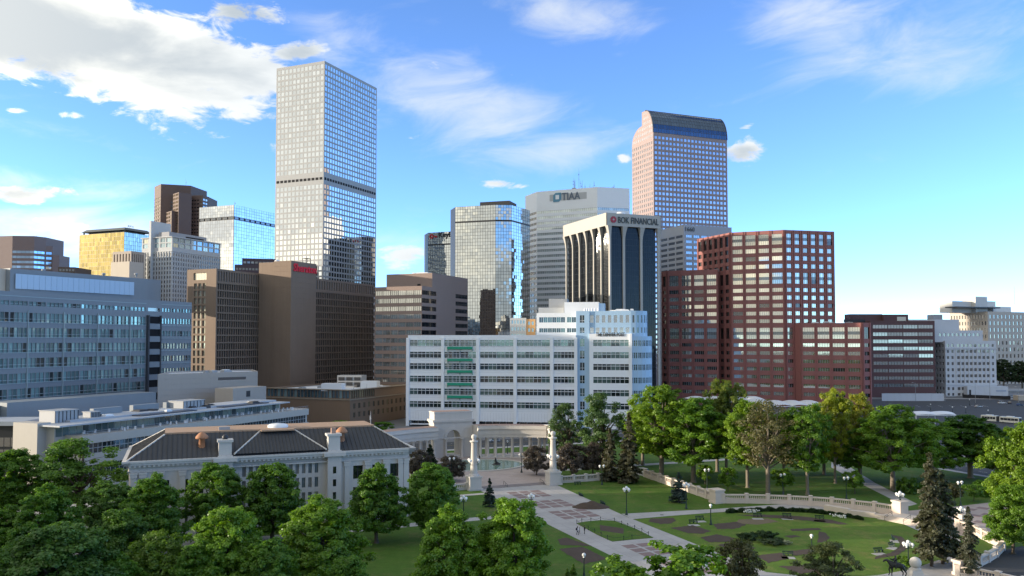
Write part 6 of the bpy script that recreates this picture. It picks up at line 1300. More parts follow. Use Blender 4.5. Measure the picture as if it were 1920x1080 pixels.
def broadleaf(seed, H=16., Rr=6., z0=2.5, prof='oval', ncl=130, nleaf=22000, leaf=.40, fill=.45, rcl=(.15, .27), limbs=14, bark=BARK, trunk=.38, gap=0.0):
    r_ = np.random.default_rng(seed); tt = r_.random(ncl*3); h = H - z0
    pf = {'oval': lambda t: np.sin(np.pi*np.clip(t*.88 + .09, 0, 1))**.62, 'dome': lambda t: np.sqrt(np.clip(1 - (t*1.02 - .02)**2.4, 0, 1))*(.72 + .28*np.clip(t*4, 0, 1)), 'egg': lambda t: np.clip(t*5 + .45, 0, 1)*(1 - t**2.2)**.62, 'vase': lambda t: (.35 + .65*np.clip(t/.62, 0, 1)**.9)*np.sqrt(np.clip(1 - np.clip((t - .55)/.47, 0, 1)**2.2, 0, 1))}[prof]
    w = pf(tt); keep = r_.random(len(tt)) < w; tt = tt[keep][:ncl]; n = len(tt); ang = r_.random(n)*2*np.pi
    lob = 1 + .20*np.sin(ang*3 + seed) + .14*np.sin(ang*5 + tt*7 + seed*2.1) + r_.normal(size=n)*.07
    rad = Rr*pf(tt)*lob*np.clip(r_.random(n)**fill, 0, 1)*.90
    c = np.stack([np.cos(ang)*rad, np.sin(ang)*rad, z0 + tt*h*.95 + .02*h], 1); cr = Rr*(rcl[0] + (rcl[1] - rcl[0])*r_.random(n)); ctint = r_.random(n)
    per = (cr**2/np.sum(cr**2)*nleaf).astype(int); idx = np.repeat(np.arange(n), per); m = len(idx)
    d = unit(r_.normal(size=(m, 3))); rr = cr[idx]*(r_.random(m)**.42)*(1 + .25*r_.normal(size=m)*.5); off = d*rr[:, None]; off[:, 2] *= .72; pos = c[idx] + off
    axis = np.stack([np.zeros(m), np.zeros(m), np.full(m, z0 + h*.42)], 1); outw = unit(pos - axis)
    nr = unit(d*.55 + outw*.45 + np.array([0, 0, .55]) + r_.normal(size=(m, 3))*.55)
    tint = np.clip(.15 + .5*ctint[idx] + .35*r_.random(m), 0, 1); me = leaf_mesh('crown', pos, nr, leaf*(.65 + .7*r_.random(m)), tint)
    mb = MB(); th_ = H*.62; px_, py_ = r_.normal(size=2)*.25
    pts = [(0, 0, -.1), (px_*.2, py_*.2, z0*.6), (px_*.6, py_*.6, z0 + h*.18), (px_, py_, z0 + h*.4), (px_*1.4, py_*1.2, z0 + h*.75)]; mb.lathe((0,0,-.1), [(trunk*1.5, 0), (trunk*1.1, .35), (trunk, .7)], 9); mb.tube(pts, [trunk, trunk*.92, trunk*.75, trunk*.5, trunk*.15], 9)
    order = np.argsort(-np.hypot(c[:, 0], c[:, 1]))[:n]; pick = order[np.linspace(0, len(order)*.75, limbs).astype(int)]
    for i in pick:
        e = c[i]; s0 = z0*.75 + (e[2] - z0)*.38; s0 = min(s0, z0 + h*.5); a = np.array([px_*.6, py_*.6, s0]); mid = a + (e - a)*.5 + np.array([0, 0, .12*np.linalg.norm(e - a)]) + r_.normal(size=3)*.2
        mb.tube([tuple(a), tuple(mid), tuple(e)], [trunk*.45, trunk*.27, trunk*.08], 5)
        for _ in range(2):
            j = r_.integers(0, n); q = c[j]
            if np.linalg.norm(q - mid) < Rr*.7: mb.tube([tuple(mid), tuple((mid + q)/2 + r_.normal(size=3)*.15), tuple(q)], [trunk*.22, trunk*.14, trunk*.04], 4)
    tr = mb.build('trunk', bark); tm = tr.data; bpy.data.objects.remove(tr); return dict(crown=me, trunk=tm, H=H, R=Rr)
def conifer(seed, H=18., Rr=4., z0=1.2, nleaf=16000, leaf=.38, droop=.35, ragged=.25, power=.85):
    r_ = np.random.default_rng(seed); P = []; N = []; T = []; mb = MB(); mb.tube([(0, 0, -.1), (.05, 0, H*.5), (0, .05, H*.98)], [.30, .2, .04], 8)
    lev = int(H*1.7); br = []
    for i in range(lev):
        t = (i + r_.random()*.6)/lev; z = z0 + (H - z0)*t
        for k in range(int(7 - 3*t)):
            a = r_.random()*2*np.pi; L = Rr*((1 - t)**power*.95 + .05)*(1 - ragged*r_.random()*1.4)*(.55 + .45*min(1, t*6 + .3)); br.append((a, z, max(L, .25), t))
    tot = sum(b[2] for b in br)
    for a, z, L, t in br:
        dx, dy = math.cos(a), math.sin(a); m = max(6, int(nleaf*L/tot)); s = r_.random(m)**.75; wd = .26*L*(1 - s*.6) + .12
        lat = r_.normal(size=m)*wd*.6; dz = -droop*L*s**1.4 + .16*L*np.clip(s - .75, 0, 1)*2 - np.abs(r_.normal(size=m))*.18
        P.append(np.stack([dx*s*L - dy*lat, dy*s*L + dx*lat, z + dz], 1)); N.append(unit(np.stack([dx*.5 + r_.normal(size=m)*.5, dy*.5 + r_.normal(size=m)*.5, .7 + r_.normal(size=m)*.4], 1))); T.append(np.clip(.1 + .35*s + .4*r_.random(m) + .15*r_.random(), 0, 1))
        if L > .8: mb.tube([(0, 0, z), (dx*L*.5, dy*L*.5, z - droop*L*.25), (dx*L*.85, dy*L*.85, z - droop*L*.7)], [.07, .05, .02], 4)
    P, N, T = np.concatenate(P), np.concatenate(N), np.concatenate(T); me = leaf_mesh('crown', P, N, leaf*(.6 + .8*r_.random(len(P))), T, 1.3)
    tr = mb.build('trunk', BARK); tm = tr.data; bpy.data.objects.remove(tr); return dict(crown=me, trunk=tm, H=H, R=Rr)
PR = {}
def proto(k):
    if k in PR: return PR[k]
    f = {'lin0': lambda: broadleaf(11, 16, 6, 2.4, 'egg', 340, 48000, .28, .42, (.08, .165)), 'lin1': lambda: broadleaf(12, 16, 6, 2.4, 'oval', 330, 48000, .28, .42, (.08, .17)), 'lin2': lambda: broadleaf(13, 16, 6, 2.2, 'dome', 350, 50000, .28, .42, (.08, .165)),
         'elm0': lambda: broadleaf(21, 24, 8, 6, 'oval', 330, 42000, .34, .52, (.065, .16), 30, BARKP, .5), 'elm1': lambda: broadleaf(22, 24, 8, 6, 'vase', 310, 40000, .34, .54, (.065, .155), 30, BARKP, .5), 'elm2': lambda: broadleaf(23, 24, 8, 5.5, 'dome', 330, 44000, .34, .50, (.065, .155), 30, BARKP, .5),
         'thin': lambda: broadleaf(31, 24, 8, 7, 'oval', 150, 9000, .36, .60, (.10, .22), 44, BARKP, .5), 'open': lambda: broadleaf(32, 18, 7, 4, 'dome', 95, 15000, .34, .5, (.10, .20), 34, BARK, .42),
         'crab': lambda: broadleaf(41, 7, 4.2, 1.6, 'dome', 90, 11000, .26, .45, (.14, .24), 16, BARK, .2), 'sap': lambda: broadleaf(42, 7, 2.6, 1.8, 'oval', 40, 3600, .30, .5, (.16, .28), 8, BARK, .1), 'bush': lambda: broadleaf(43, 3, 2.6, .1, 'dome', 50, 5000, .24, .45, (.15, .26), 6, BARK, .08),
         'spr0': lambda: conifer(51, 20, 4.6, 1.0, 20000, .36, .42, .3), 'spr1': lambda: conifer(52, 20, 4.2, 2.5, 17000, .36, .5, .5, .6), 'blue': lambda: conifer(53, 8, 2.6, .3, 9000, .24, .18, .15), 'lite': lambda: broadleaf(44, 12, 6, 1.5, 'dome', 200, 30000, .26, .35, (.10, .17), 12, BARK, .3)}[k]
    PR[k] = f(); return PR[k]
def tree(label, k, p, h, r, col, name='tree', group=None, rot=None, tw=1.0):
    q = proto(k); o = bpy.data.objects.new(name, None); COL.objects.link(o); o.location = (p[0], p[1], p[2] if len(p) > 2 else 0); o['label'] = label; o['category'] = 'tree' if name != 'shrub' else 'shrub'
    if group: o['group'] = group
    o.rotation_euler = (0, 0, random.random()*6.28 if rot is None else rot); sx, sz = r/q['R'], h/q['H']; o.scale = (sx, sx, sz); o.empty_display_size = .5
    for nm in ('crown', 'trunk'):
        c = bpy.data.objects.new(nm, q[nm]); COL.objects.link(c); c.parent = o
        if nm == 'crown': j = random.uniform(.9, 1.1); c.color = (col[0]*j, col[1]*j, col[2]*j, 1)
    return o
def tr_base(label, k, u, vb, vt, hw, col, **kw):           # trunk foot seen in the photograph
    p = G(u, vb); h = at_y(u, vt, p.y).z; tree(label, k, p, h, hw/FPX*p.y, col, **kw)
def tr_top(label, k, u, vt, hw, h, col, **kw):             # only the top shows: usual height gives the distance
    p = G(u, vt, h); tree(label, k, (p.x, p.y, 0), h, hw/FPX*p.y, col, **kw)
DG, MG, LG, YG, YL, OL, PU, SP, BS, EL = (.105,.200,.026), (.145,.250,.030), (.120,.215,.024), (.160,.250,.026), (.25,.285,.030), (.16,.15,.06), (.095,.074,.064), (.090,.088,.052), (.065,.10,.095), (.085,.145,.046)
FG, ROW, BACK = 'dense trees in the foreground', 'round trees along the classical building', 'tall trees on the lawn right of the promenade'
tr_top('round dense tree before the left wing of the classical building', 'lin0', 290, 884, 68, 16, DG, group=ROW)
tr_top('round dense tree before the left pylon of the classical building', 'lin1', 404, 868, 64, 16, DG, group=ROW)
tr_top('round dense tree before the middle windows of the classical building', 'lin2', 512, 866, 68, 16, DG, group=ROW)
tr_base('round dense tree with its trunk on the lawn edge before the right wing', 'lin0', 706, 1018, 866, 60, DG, group=ROW, rot=1.0)
tr_base('round dense tree at the right corner of the classical building', 'lin1', 812, 1010, 868, 56, DG, group=ROW, rot=2.5)
tr_top('large bright-topped tree at the bottom left of centre, below the middle windows', 'lin0', 600, 926, 92, 16, MG, group=FG, rot=4.0)
tr_top('large green tree at the bottom, below the left pylon', 'lin2', 428, 946, 82, 16, MG, group=FG)
tr_top('large tree at the bottom centre beside the promenade, right one of the pair', 'lin2', 962, 930, 82, 16, MG, group=FG, rot=.5)
tr_top('large tree at the bottom centre, left one of the pair beside the promenade', 'lin0', 842, 944, 74, 15, MG, group=FG, rot=3.0)
tr_top('pale green fine-leaved tree at the bottom left', 'lite', 296, 996, 78, 12, (.125,.205,.026), group=FG)
tr_top('wide bluish green tree filling the bottom left corner', 'lin2', 110, 978, 120, 16, (.095,.180,.040), group=FG, rot=2.2)
tr_top('dark tree at the left edge below the low annexe', 'lin1', 22, 842, 74, 16, DG, group=FG)
tr_top('light feathery tree in front of the annexe end pier', 'open', 150, 822, 92, 18, (.105,.195,.032), group=FG)
tr_top('dark low tree at the left frame edge', 'lin0', 14, 945, 62, 11, DG, group=FG, rot=1.7)
tr_top('tree between the bottom left corner tree and the pale green one', 'lin1', 205, 902, 62, 13, (.090,.170,.032), group=FG)
tr_top('bushy tree in the very corner at the bottom left', 'lin2', 20, 1022, 75, 13, (.092,.182,.034), group=FG, rot=5.1)
tr_top('dark tree between the pale green one and the bottom edge', 'lin1', 505, 1010, 60, 12, DG, group=FG, rot=.3)
tr_top('dark tree right of the bottom left corner tree', 'lin0', 215, 1035, 65, 11, DG, group=FG, rot=2.0)
tr_top('dark green tree between the left edge tree and the feathery one', 'lin0', 88, 905, 70, 15, DG, group=FG, rot=3.3)
tr_top('mid green tree above the pale green fine-leaved one', 'lin2', 225, 950, 66, 14, (.090,.175,.030), group=FG, rot=1.4)
tr_top('dark green tree right of the pale green fine-leaved one', 'lin0', 372, 1008, 58, 12, DG, group=FG, rot=.9)
tr_top('green tree at the bottom edge below the large bright-topped one', 'lin2', 655, 1040, 50, 10, DG, group=FG, rot=2.9)
tr_top('light green leafy treetop at the bottom edge, left of the cluster lamp', 'sap', 1165, 1040, 56, 9, LG, group='small trees at the bottom edge')
tr_top('light green leafy treetop at the bottom edge over the promenade', 'sap', 1278, 1008, 74, 11, LG, group='small trees at the bottom edge', rot=1.2)
tr_top('olive brown treetop at the bottom edge beside the garden', 'crab', 1392, 1016, 46, 8, (.085,.088,.034), group='small trees at the bottom edge')
tr_top('round olive fine-leaved tree at the bottom edge of the garden', 'open', 1562, 1018, 66, 9.5, (.085,.105,.042), group='small trees at the bottom edge')
tr_base('tallest tree of the lawn, bright green, left in the row', 'elm0', 1240, 896, 720, 76, YG, group=BACK)
tr_base('broad bright green tree in the middle of the left group', 'elm2', 1300, 904, 742, 76, LG, group=BACK, rot=1.)
tr_base('yellow-green treetop rising before the red tower', 'elm1', 1362, 893, 710, 46, (.130,.165,.026), group=BACK)
tr_base('narrow bright green tree beside the olive one', 'elm0', 1402, 914, 748, 53, YG, group=BACK, rot=2.)
tr_base('pale olive thinly leaved tree with visible limbs', 'thin', 1440, 926, 748, 69, (.150,.140,.062), group=BACK)
tr_base('slender green tree right of the olive one with a warm brown trunk', 'elm1', 1514, 928, 756, 53, LG, group=BACK, rot=3.)
tr_base('yellow treetop before the right red wing, left one', 'elm1', 1566, 906, 728, 41, YL, group=BACK, rot=4.)
tr_base('yellow treetop before the right red wing, right one', 'elm0', 1614, 898, 735, 37, (.27,.27,.03), group=BACK, rot=5.)
tr_base('bushy green tree in the middle of the right group', 'elm2', 1674, 919, 754, 76, MG, group=BACK, rot=.7)
tr_base('dark green tree in front of the small white canopy', 'elm2', 1738, 905, 782, 64, MG, group=BACK, rot=2.6)
tr_base('wide green tree left of the bus', 'elm2', 1820, 896, 776, 83, (.060,.130,.018), group=BACK, rot=3.9)
tr_base('shady tree behind the bright green ones on the lawn', 'elm1', 1345, 884, 772, 53, MG, group=BACK, rot=1.9)
tr_base('dark tree behind the diagonal walk', 'elm2', 1612, 900, 800, 51, DG, group=BACK, rot=.2)
tr_base('huge bright tree cut by the right frame edge', 'elm0', 1930, 1012, 790, 74, YG, group=BACK, rot=.9)
tr_base('low bright tree under the huge one at the right edge', 'lin2', 1900, 1038, 905, 52, LG, group=BACK, rot=.9)
tr_base('spreading dark elm before the white office, left one', 'open', 1064, 868, 756, 42, EL, group='elms before the white office')
tr_base('spreading dark elm before the white office, right one', 'open', 1130, 876, 736, 52, EL, group='elms before the white office', rot=2.)
tr_base('green tree closing the gap behind the brown spruces', 'elm2', 1205, 872, 762, 52, MG, group=BACK, rot=1.3); tr_base('green tree behind the slender one with the brown trunk', 'elm2', 1545, 890, 778, 52, MG, group=BACK, rot=2.3); tr_base('green tree behind the pale olive one', 'elm0', 1470, 888, 772, 48, MG, group=BACK, rot=.6); tr_base('green tree between the wide one and the huge one at the right', 'elm2', 1872, 905, 806, 46, MG, group=BACK, rot=4.6)
for lab, u, vb, vt, hw in (('purple-leaved tree right of the pool, nearest the lamp', 1006, 893, 837, 27), ('purple-leaved tree behind the right lamp column', 1072, 896, 833, 36), ('purple-leaved tree left of the brown spruces', 1112, 893, 832, 30), ('purple-leaved tree left of the pool', 842, 905, 856, 32), ('dark purple tree at the corner of the classical building', 783, 900, 845, 26)):
    tr_base(lab, 'crab', u, vb, vt, hw, PU, group='purple-leaved trees', rot=u*.1)
tr_base('tall brownish spruce on the lawn corner, right one of the pair', 'spr0', 1180, 905, 772, 33, SP, name='spruce'); tr_base('brownish spruce on the lawn corner, left one of the pair', 'spr0', 1144, 902, 800, 26, SP, name='spruce', rot=2.)
tr_base('dark pine left of the memorial arch', 'spr0', 806, 888, 832, 26, (.022,.045,.024), name='spruce', rot=1.)
tr_base('small blue spruce against the sloping balustrade', 'blue', 1273, 942, 882, 22, BS, name='spruce'); tr_base('slim blue spruce beside the promenade', 'blue', 918, 950, 894, 15, (.030,.058,.046), name='spruce', rot=1.)
tr_base('tall ragged pine beside the garden path, left trunk', 'spr1', 1747, 1062, 846, 44, (.085,.088,.052), name='spruce', rot=.4); tr_base('ragged pine beside the garden path, right trunk', 'spr1', 1768, 1057, 880, 48, (.070,.085,.052), name='spruce', rot=2.4)
tr_base('thin ragged pine behind the balustrade at the lower right', 'spr1', 1818, 1080, 948, 26, (.085,.092,.062), name='spruce', rot=1.1)
for lab, u, vb, vt, hw, c in (('young tree with a pale stake on the lawn, left one', 1365, 923, 872, 18, LG), ('young tree in front of the olive tree', 1470, 925, 876, 22, MG), ('young tree beside the diagonal walk', 1603, 926, 880, 20, MG), ('reddish young tree by the brick plaza', 1790, 944, 902, 16, (.075,.075,.03)), ('young dark tree right of the two-globe lamp', 1826, 940, 905, 20, DG), ('young tree under the tall bright trees', 1322, 908, 868, 16, LG)):
    tr_base(lab, 'sap', u, vb, vt, hw, c, group='young trees on the lawn')
for lab, u, vt, hw, h, c, k in (('street tree before the annexe, right of the roof ridge', 470, 778, 34, 9, DG, 'sap'), ('street tree before the annexe windows, middle one', 420, 790, 32, 8, MG, 'sap'), ('street tree before the annexe, left one beside the roof hip', 330, 825, 44, 10, DG, 'lin1'), ('grey-green small tree at the annexe corner', 540, 788, 30, 7, (.09,.11,.06), 'bush'), ('street tree before the low brown block, left one', 632, 786, 26, 8, MG, 'sap'), ('street tree before the low brown block, right one', 716, 788, 22, 7, DG, 'sap'), ('street tree at the foot of the white office corner', 790, 800, 18, 6, MG, 'sap')):
    tr_top(lab, k, u, vt, hw, h, c, group='street trees behind the classical building')
for lab, u, v, hw, h in (('dark tree mass at the right edge below the beige slab, left', 1880, 672, 26, 18), ('dark tree at the right edge below the beige slab, right', 1915, 676, 28, 18)):
    p = cpt(u, 690); tree(lab, 'elm2', (p.x, p.y, 0), Zv(v, 690), hw/FPX*690, (.035,.06,.02), group='trees below the beige slab')
for lab, u, vb, vt, hw, c in (('dark shrub by the pines', 1706, 925, 893, 24, DG), ('green shrub in the middle of the garden, left', 1405, 1012, 997, 22, (.05,.09,.03)), ('green shrub in the middle of the garden, right', 1437, 1008, 994, 20, (.05,.09,.03)), ('low grey-green shrub below the garden middle', 1450, 1020, 1009, 26, (.055,.085,.04)), ('shrub behind the stone ball monument', 1690, 1062, 1042, 24, MG), ('white flowering shrub in the garden', 1475, 1021, 1012, 9, (.4,.42,.34)), ('dark shrub at the end of the lawn by the avenue', 1850, 930, 900, 30, DG), ('pointed small evergreen by the bottom lamp', 1075, 1078, 1056, 9, DG), ('smaller pointed evergreen by the bottom lamp', 1064, 1082, 1064, 7, DG)):
    tr_base(lab, 'blue' if 'pointed' in lab else 'bush', u, vb, vt, hw, c, name='shrub', group='garden shrubs')
# clipped hedge along the garden edge
def hedge():
    pts = [Vector((*p, 0)) for p in px([(1362,962),(1400,960),(1440,958.5),(1480,959),(1520,961),(1560,965.5),(1590,970),(1618,975.5)])]; P = []; 
    for a, b in zip(pts[:-1], pts[1:]):
        m = 2600; t = rng.random((m, 1)); c = np.array(a)*(1 - t) + np.array(b)*t; ph = rng.random(m)*6.28; lump = .75 + .25*np.sin(c[:, 0]*2.3)*np.sin(c[:, 1]*1.9 + 1)
        r = np.sqrt(rng.random(m))*.75*lump; c[:, 0] += np.cos(ph)*r*.5; c[:, 1] += np.sin(ph)*r; c[:, 2] = rng.random(m)*1.1*lump; P.append(c)
    P = np.concatenate(P); n = unit(rng.normal(size=P.shape) + np.array([0, -.2, .8])); me = leaf_mesh('foliage', P, n, .22*(.7 + .6*rng.random(len(P))), rng.random(len(P)))
    o = put('hedge', None, None); o.location = (0,0,0); o['label'] = 'low dark clipped hedge curving along the garden edge'; o['category'] = 'hedge'; c = bpy.data.objects.new('foliage', me); COL.objects.link(c); c.parent = o; c.color = (.028,.06,.016, 1)
    wh = MB()
    for k in range(70):
        a = G(random.choice((random.uniform(1395, 1425), random.uniform(1556, 1585))), 0) if 0 else None
    for u0, v0, u1, v1 in ((1394, 962.5, 1424, 961.5), (1556, 969, 1586, 973)):
        for k in range(40): t = random.random(); p = G(u0 + (u1 - u0)*t, v0 + (v1 - v0)*t + random.uniform(-.4, .6)); wh.ball((p.x, p.y, random.uniform(.2, .8)), .16, 0, 5, 3)
    w = wh.build('blossom_cluster', mat('white_blossom', (.75,.75,.68), .8), o, (0,0,0), 'stuff')
hedge()
# ------------------------------------------------------------------ benches, soil heap, statue, people, vehicles, station
def proto_parts(builder): return builder()
BENCHM = mat('bench_green', (.02,.045,.035), .6, .15)
def bench(u, v, rz, lab):
    b = G(u, v); th = Thing('park_bench', lab, 'bench', b, 'dark park benches'); c, s = math.cos(rz), math.sin(rz)
    f = Face(V2(b.x - c*1.0, b.y - s*1.0), V2(c, s))
    for k in range(3): q = MB(); q.fbox(f, 0, 2.0, .42, .47, -.45 + .16*k, -.32 + .16*k); th.part(q, 'seat_slat', BENCHM)
    for k in range(2): q = MB(); q.fbox(f, 0, 2.0, .58 + .17*k, .70 + .17*k, -.52, -.47); th.part(q, 'back_slat', BENCHM)
    for x in (.12, 1.0, 1.8): q = MB(); q.fbox(f, x, x + .07, 0, .42, -.45, 0); q.fbox(f, x, x + .07, .42, .9, -.47, -.41); th.part(q, 'leg', BENCHM)
for i, (u, v, a, lab) in enumerate(((1091, 930, 112, 'dark bench at the lawn edge beside the promenade, upper one'), (1132, 945, 112, 'dark bench beside the soil heap'), (1084, 909, 22, 'dark bench below the right lamp column balustrade'), (1301, 982, 10, 'dark bench among the upper left garden beds'), (1421, 970, -3, 'dark bench under the hedge, leftmost of three'), (1476, 970, -6, 'dark bench under the hedge, middle of three'), (1537, 974, -12, 'dark bench under the hedge, rightmost of three'), (1478, 1043, -8, 'dark bench at the lower middle of the garden'), (1649, 1036, 15, 'dark bench by the curved right bed, lowest of three'), (1674, 1025, 40, 'dark bench by the curved right bed, middle of three'), (1677, 1012, 70, 'dark bench by the curved right bed, uppermost of three'), (1313, 975, 10, 'dark bench on the bare patch above the garden beds'))):
    bench(u, v, R(a), lab)
    if i > 2: p = G(u, v + 3); o = MB(); o.box((p.x, p.y, 0), (2.4, 1.6, .03), R(a)); structure(o, 'bench_pad', PAVE)
def heap():
    c = G(1108, 951); n = 26; r = 4.6; vs = []; fs = []
    for j in range(n + 1):
        for i in range(n + 1):
            x, y = (i/n - .5)*2*r, (j/n - .5)*2*r*.62; d = math.hypot(x/r, y/(r*.62)); h = max(0, 1 - d)**.9*1.55 + .16*math.sin(x*2.1 + y)*max(0, 1 - d) + (random.uniform(-.08, .08) if d < 1 else 0)
            vs.append((c.x + x, c.y + y, h - .03 if d > 1 else h))
    for j in range(n):
        for i in range(n): fs.append((j*(n+1)+i, j*(n+1)+i+1, (j+1)*(n+1)+i+1, (j+1)*(n+1)+i))
    mb = MB(); mb.mesh(vs, fs, 0, 0, True); o = mb.build('soil_heap', SOIL, None, (0,0,0)); o['label'] = 'heap of dark soil tipped at the promenade edge'; o['category'] = 'soil heap'
heap()
q = MB(); p = G(1241, 965.5); q.lathe((p.x, p.y, .012), [(.45, 0), (.45, .02)], 10); q = q.build('manhole_cover', METAL_DARK, None, (0,0,0)); q['label'] = 'small dark manhole cover on the garden path'; q['category'] = 'manhole cover'
def skin(name, joints, edges, radii, root, mats, base, parent=None, sub=2):
    me = bpy.data.meshes.new(name); me.from_pydata([tuple(j) for j in joints], edges, []); o = bpy.data.objects.new(name, me); COL.objects.link(o)
    md = o.modifiers.new('s', 'SKIN'); o.modifiers.new('u', 'SUBSURF').levels = sub; o.modifiers['u'].render_levels = sub
    for i, d in enumerate(me.skin_vertices[0].data): r = radii[i]; d.radius = (r, r) if not isinstance(r, tuple) else r; d.use_root = (i == root)
    dg = bpy.context.evaluated_depsgraph_get(); dg.update(); m2 = bpy.data.meshes.new_from_object(o.evaluated_get(dg)); bpy.data.objects.remove(o)
    for p in m2.polygons: p.use_smooth = True
    m2.materials.clear()
    for m in (mats if isinstance(mats, list) else [mats]): m2.materials.append(m)
    o = bpy.data.objects.new(name, m2); COL.objects.link(o); o.location = base
    if parent: o.parent = parent; o.location = (0, 0, 0)
    return o
SKIN = mat('skin_tone', (.35,.22,.16), .6, .05); HAIR = mat('dark_hair', (.03,.02,.018), .7)
def person(label, u, v, h, rz, stride, top, legs, arms, pack=None, hair=HAIR, hairlen=0., skirt=False):
    b = G(u, v); th = Thing('person', label, 'person', b, 'people on the promenade'); th.o.rotation_euler = (0, 0, rz); k = h/1.75
    J = [(0,0,.96), (0,0,1.15), (0,.01,1.36), (0,.02,1.48), (0,0,1.55), (0,-.01,1.66), (-.17,.02,1.40), (.17,.02,1.40), (-.22,arms[0][0],1.14), (-.2,arms[0][1],arms[0][2]), (.22,arms[1][0],1.14), (.2,arms[1][1],arms[1][2]), (-.09,0,.92), (.09,0,.92), (-.1,-stride*.45,.5), (.1,stride*.25,.5), (-.1,-stride*.5+.05,.08), (.1,stride*.9,.09), (-.1,-stride*.5-.14,.04), (.1,stride*.9-.17,.05)]
    E = [(0,1),(1,2),(2,3),(3,4),(4,5),(2,6),(2,7),(6,8),(8,9),(7,10),(10,11),(0,12),(0,13),(12,14),(13,15),(14,16),(15,17),(16,18),(17,19)]
    rad = [.14,.13,.15,.07,.055,.105,.07,.07,.05,.035,.05,.035,.095,.095,.062,.062,.045,.045,.04,.035]
    body = skin('body', [(x*k, y*k, z*k) for x, y, z in J], E, [r*k for r in rad], 0, [SKIN, top, legs], (0,0,0), th.o)
    for p in body.data.polygons:
        z = p.center.z/k; p.material_index = 0 if z > 1.50 else (1 if z > .93 else 2)
    for i, (x, y, z) in ((9, J[9]), (11, J[11])):        # hands: palm and five fingers
        mb = MB(); pz = z*k; mb.ball((x*k, y*k, pz), .045*k, 0, 8, 5, (1, 1, 1.2))
        for f in range(4): xx = (x - .03 + .02*f)*k; mb.tube([(xx, y*k, pz - .03*k), (xx, (y - .01)*k, pz - .08*k), (xx, (y - .03)*k, pz - (.11 + .008*(1.5 - abs(f - 1.5)))*k)], .010*k, 4)
        mb.tube([(x*k, (y - .03)*k, pz), (x*k, (y - .07)*k, pz - .05*k)], .011*k, 4); th_o = mb.build('hand', SKIN, th.o)
    mb = MB(); mb.ball((0, .015*k, 1.70*k), .112*k, 0, 10, 7, (1, 1, .95))
    if hairlen: mb.ball((0, .07*k, (1.62 - hairlen/2)*k), .09*k, 0, 8, 6, (1, 1, 1 + hairlen*6))
    mb.build('hair', hair, th.o); mb = MB(); mb.ball((0, -.105*k, 1.655*k), .02*k, 0, 5, 4); mb.ball((-.04*k, -.095*k, 1.68*k), .012*k, 0, 5, 3); mb.ball((.04*k, -.095*k, 1.68*k), .012*k, 0, 5, 3); mb.build('face_feature', SKIN, th.o, (0,0,0), 'stuff')
    if pack: mb = MB(); mb.box((0, .24*k, 1.02*k), (.34*k, .2*k, .46*k)); mb.box((0, .36*k, 1.06*k), (.24*k, .08*k, .22*k)); mb.build('backpack', pack, th.o)
W_ = lambda n, c: mat(n, c, .8, .1, 3., 9, .1, 0)
person('person in a white top and dark trousers walking with a dark backpack', 1083, 1003, 1.72, R(115), .28, W_('white_cotton', (.70,.68,.68)), W_('navy_denim', (.02,.02,.035)), ((-.1, -.28, 1.02), (.1, .2, .95)), W_('navy_pack', (.025,.02,.05)), hairlen=.12)
person('child in a grey top walking between the two adults', 1086.6, 1000.5, 1.25, R(100), .16, W_('grey_cotton', (.28,.24,.27)), W_('grey_trousers', (.10,.09,.11)), ((0, .02, .9), (0, .02, .9)))
person('person in black standing with bent arms beside the chain fence', 1096, 1001.5, 1.75, R(60), .16, W_('black_cotton', (.012,.013,.016)), W_('black_denim', (.014,.015,.02)), ((-.12, -.30, 1.22), (-.12, -.30, 1.22)))
person('person in dark clothes standing by the columns right of the arch', 899, 863, 1.75, R(10), .08, W_('black_cotton', (.012,.013,.016)), W_('black_denim', (.014,.015,.02)), ((0, .02, .9), (0, .02, .9)))
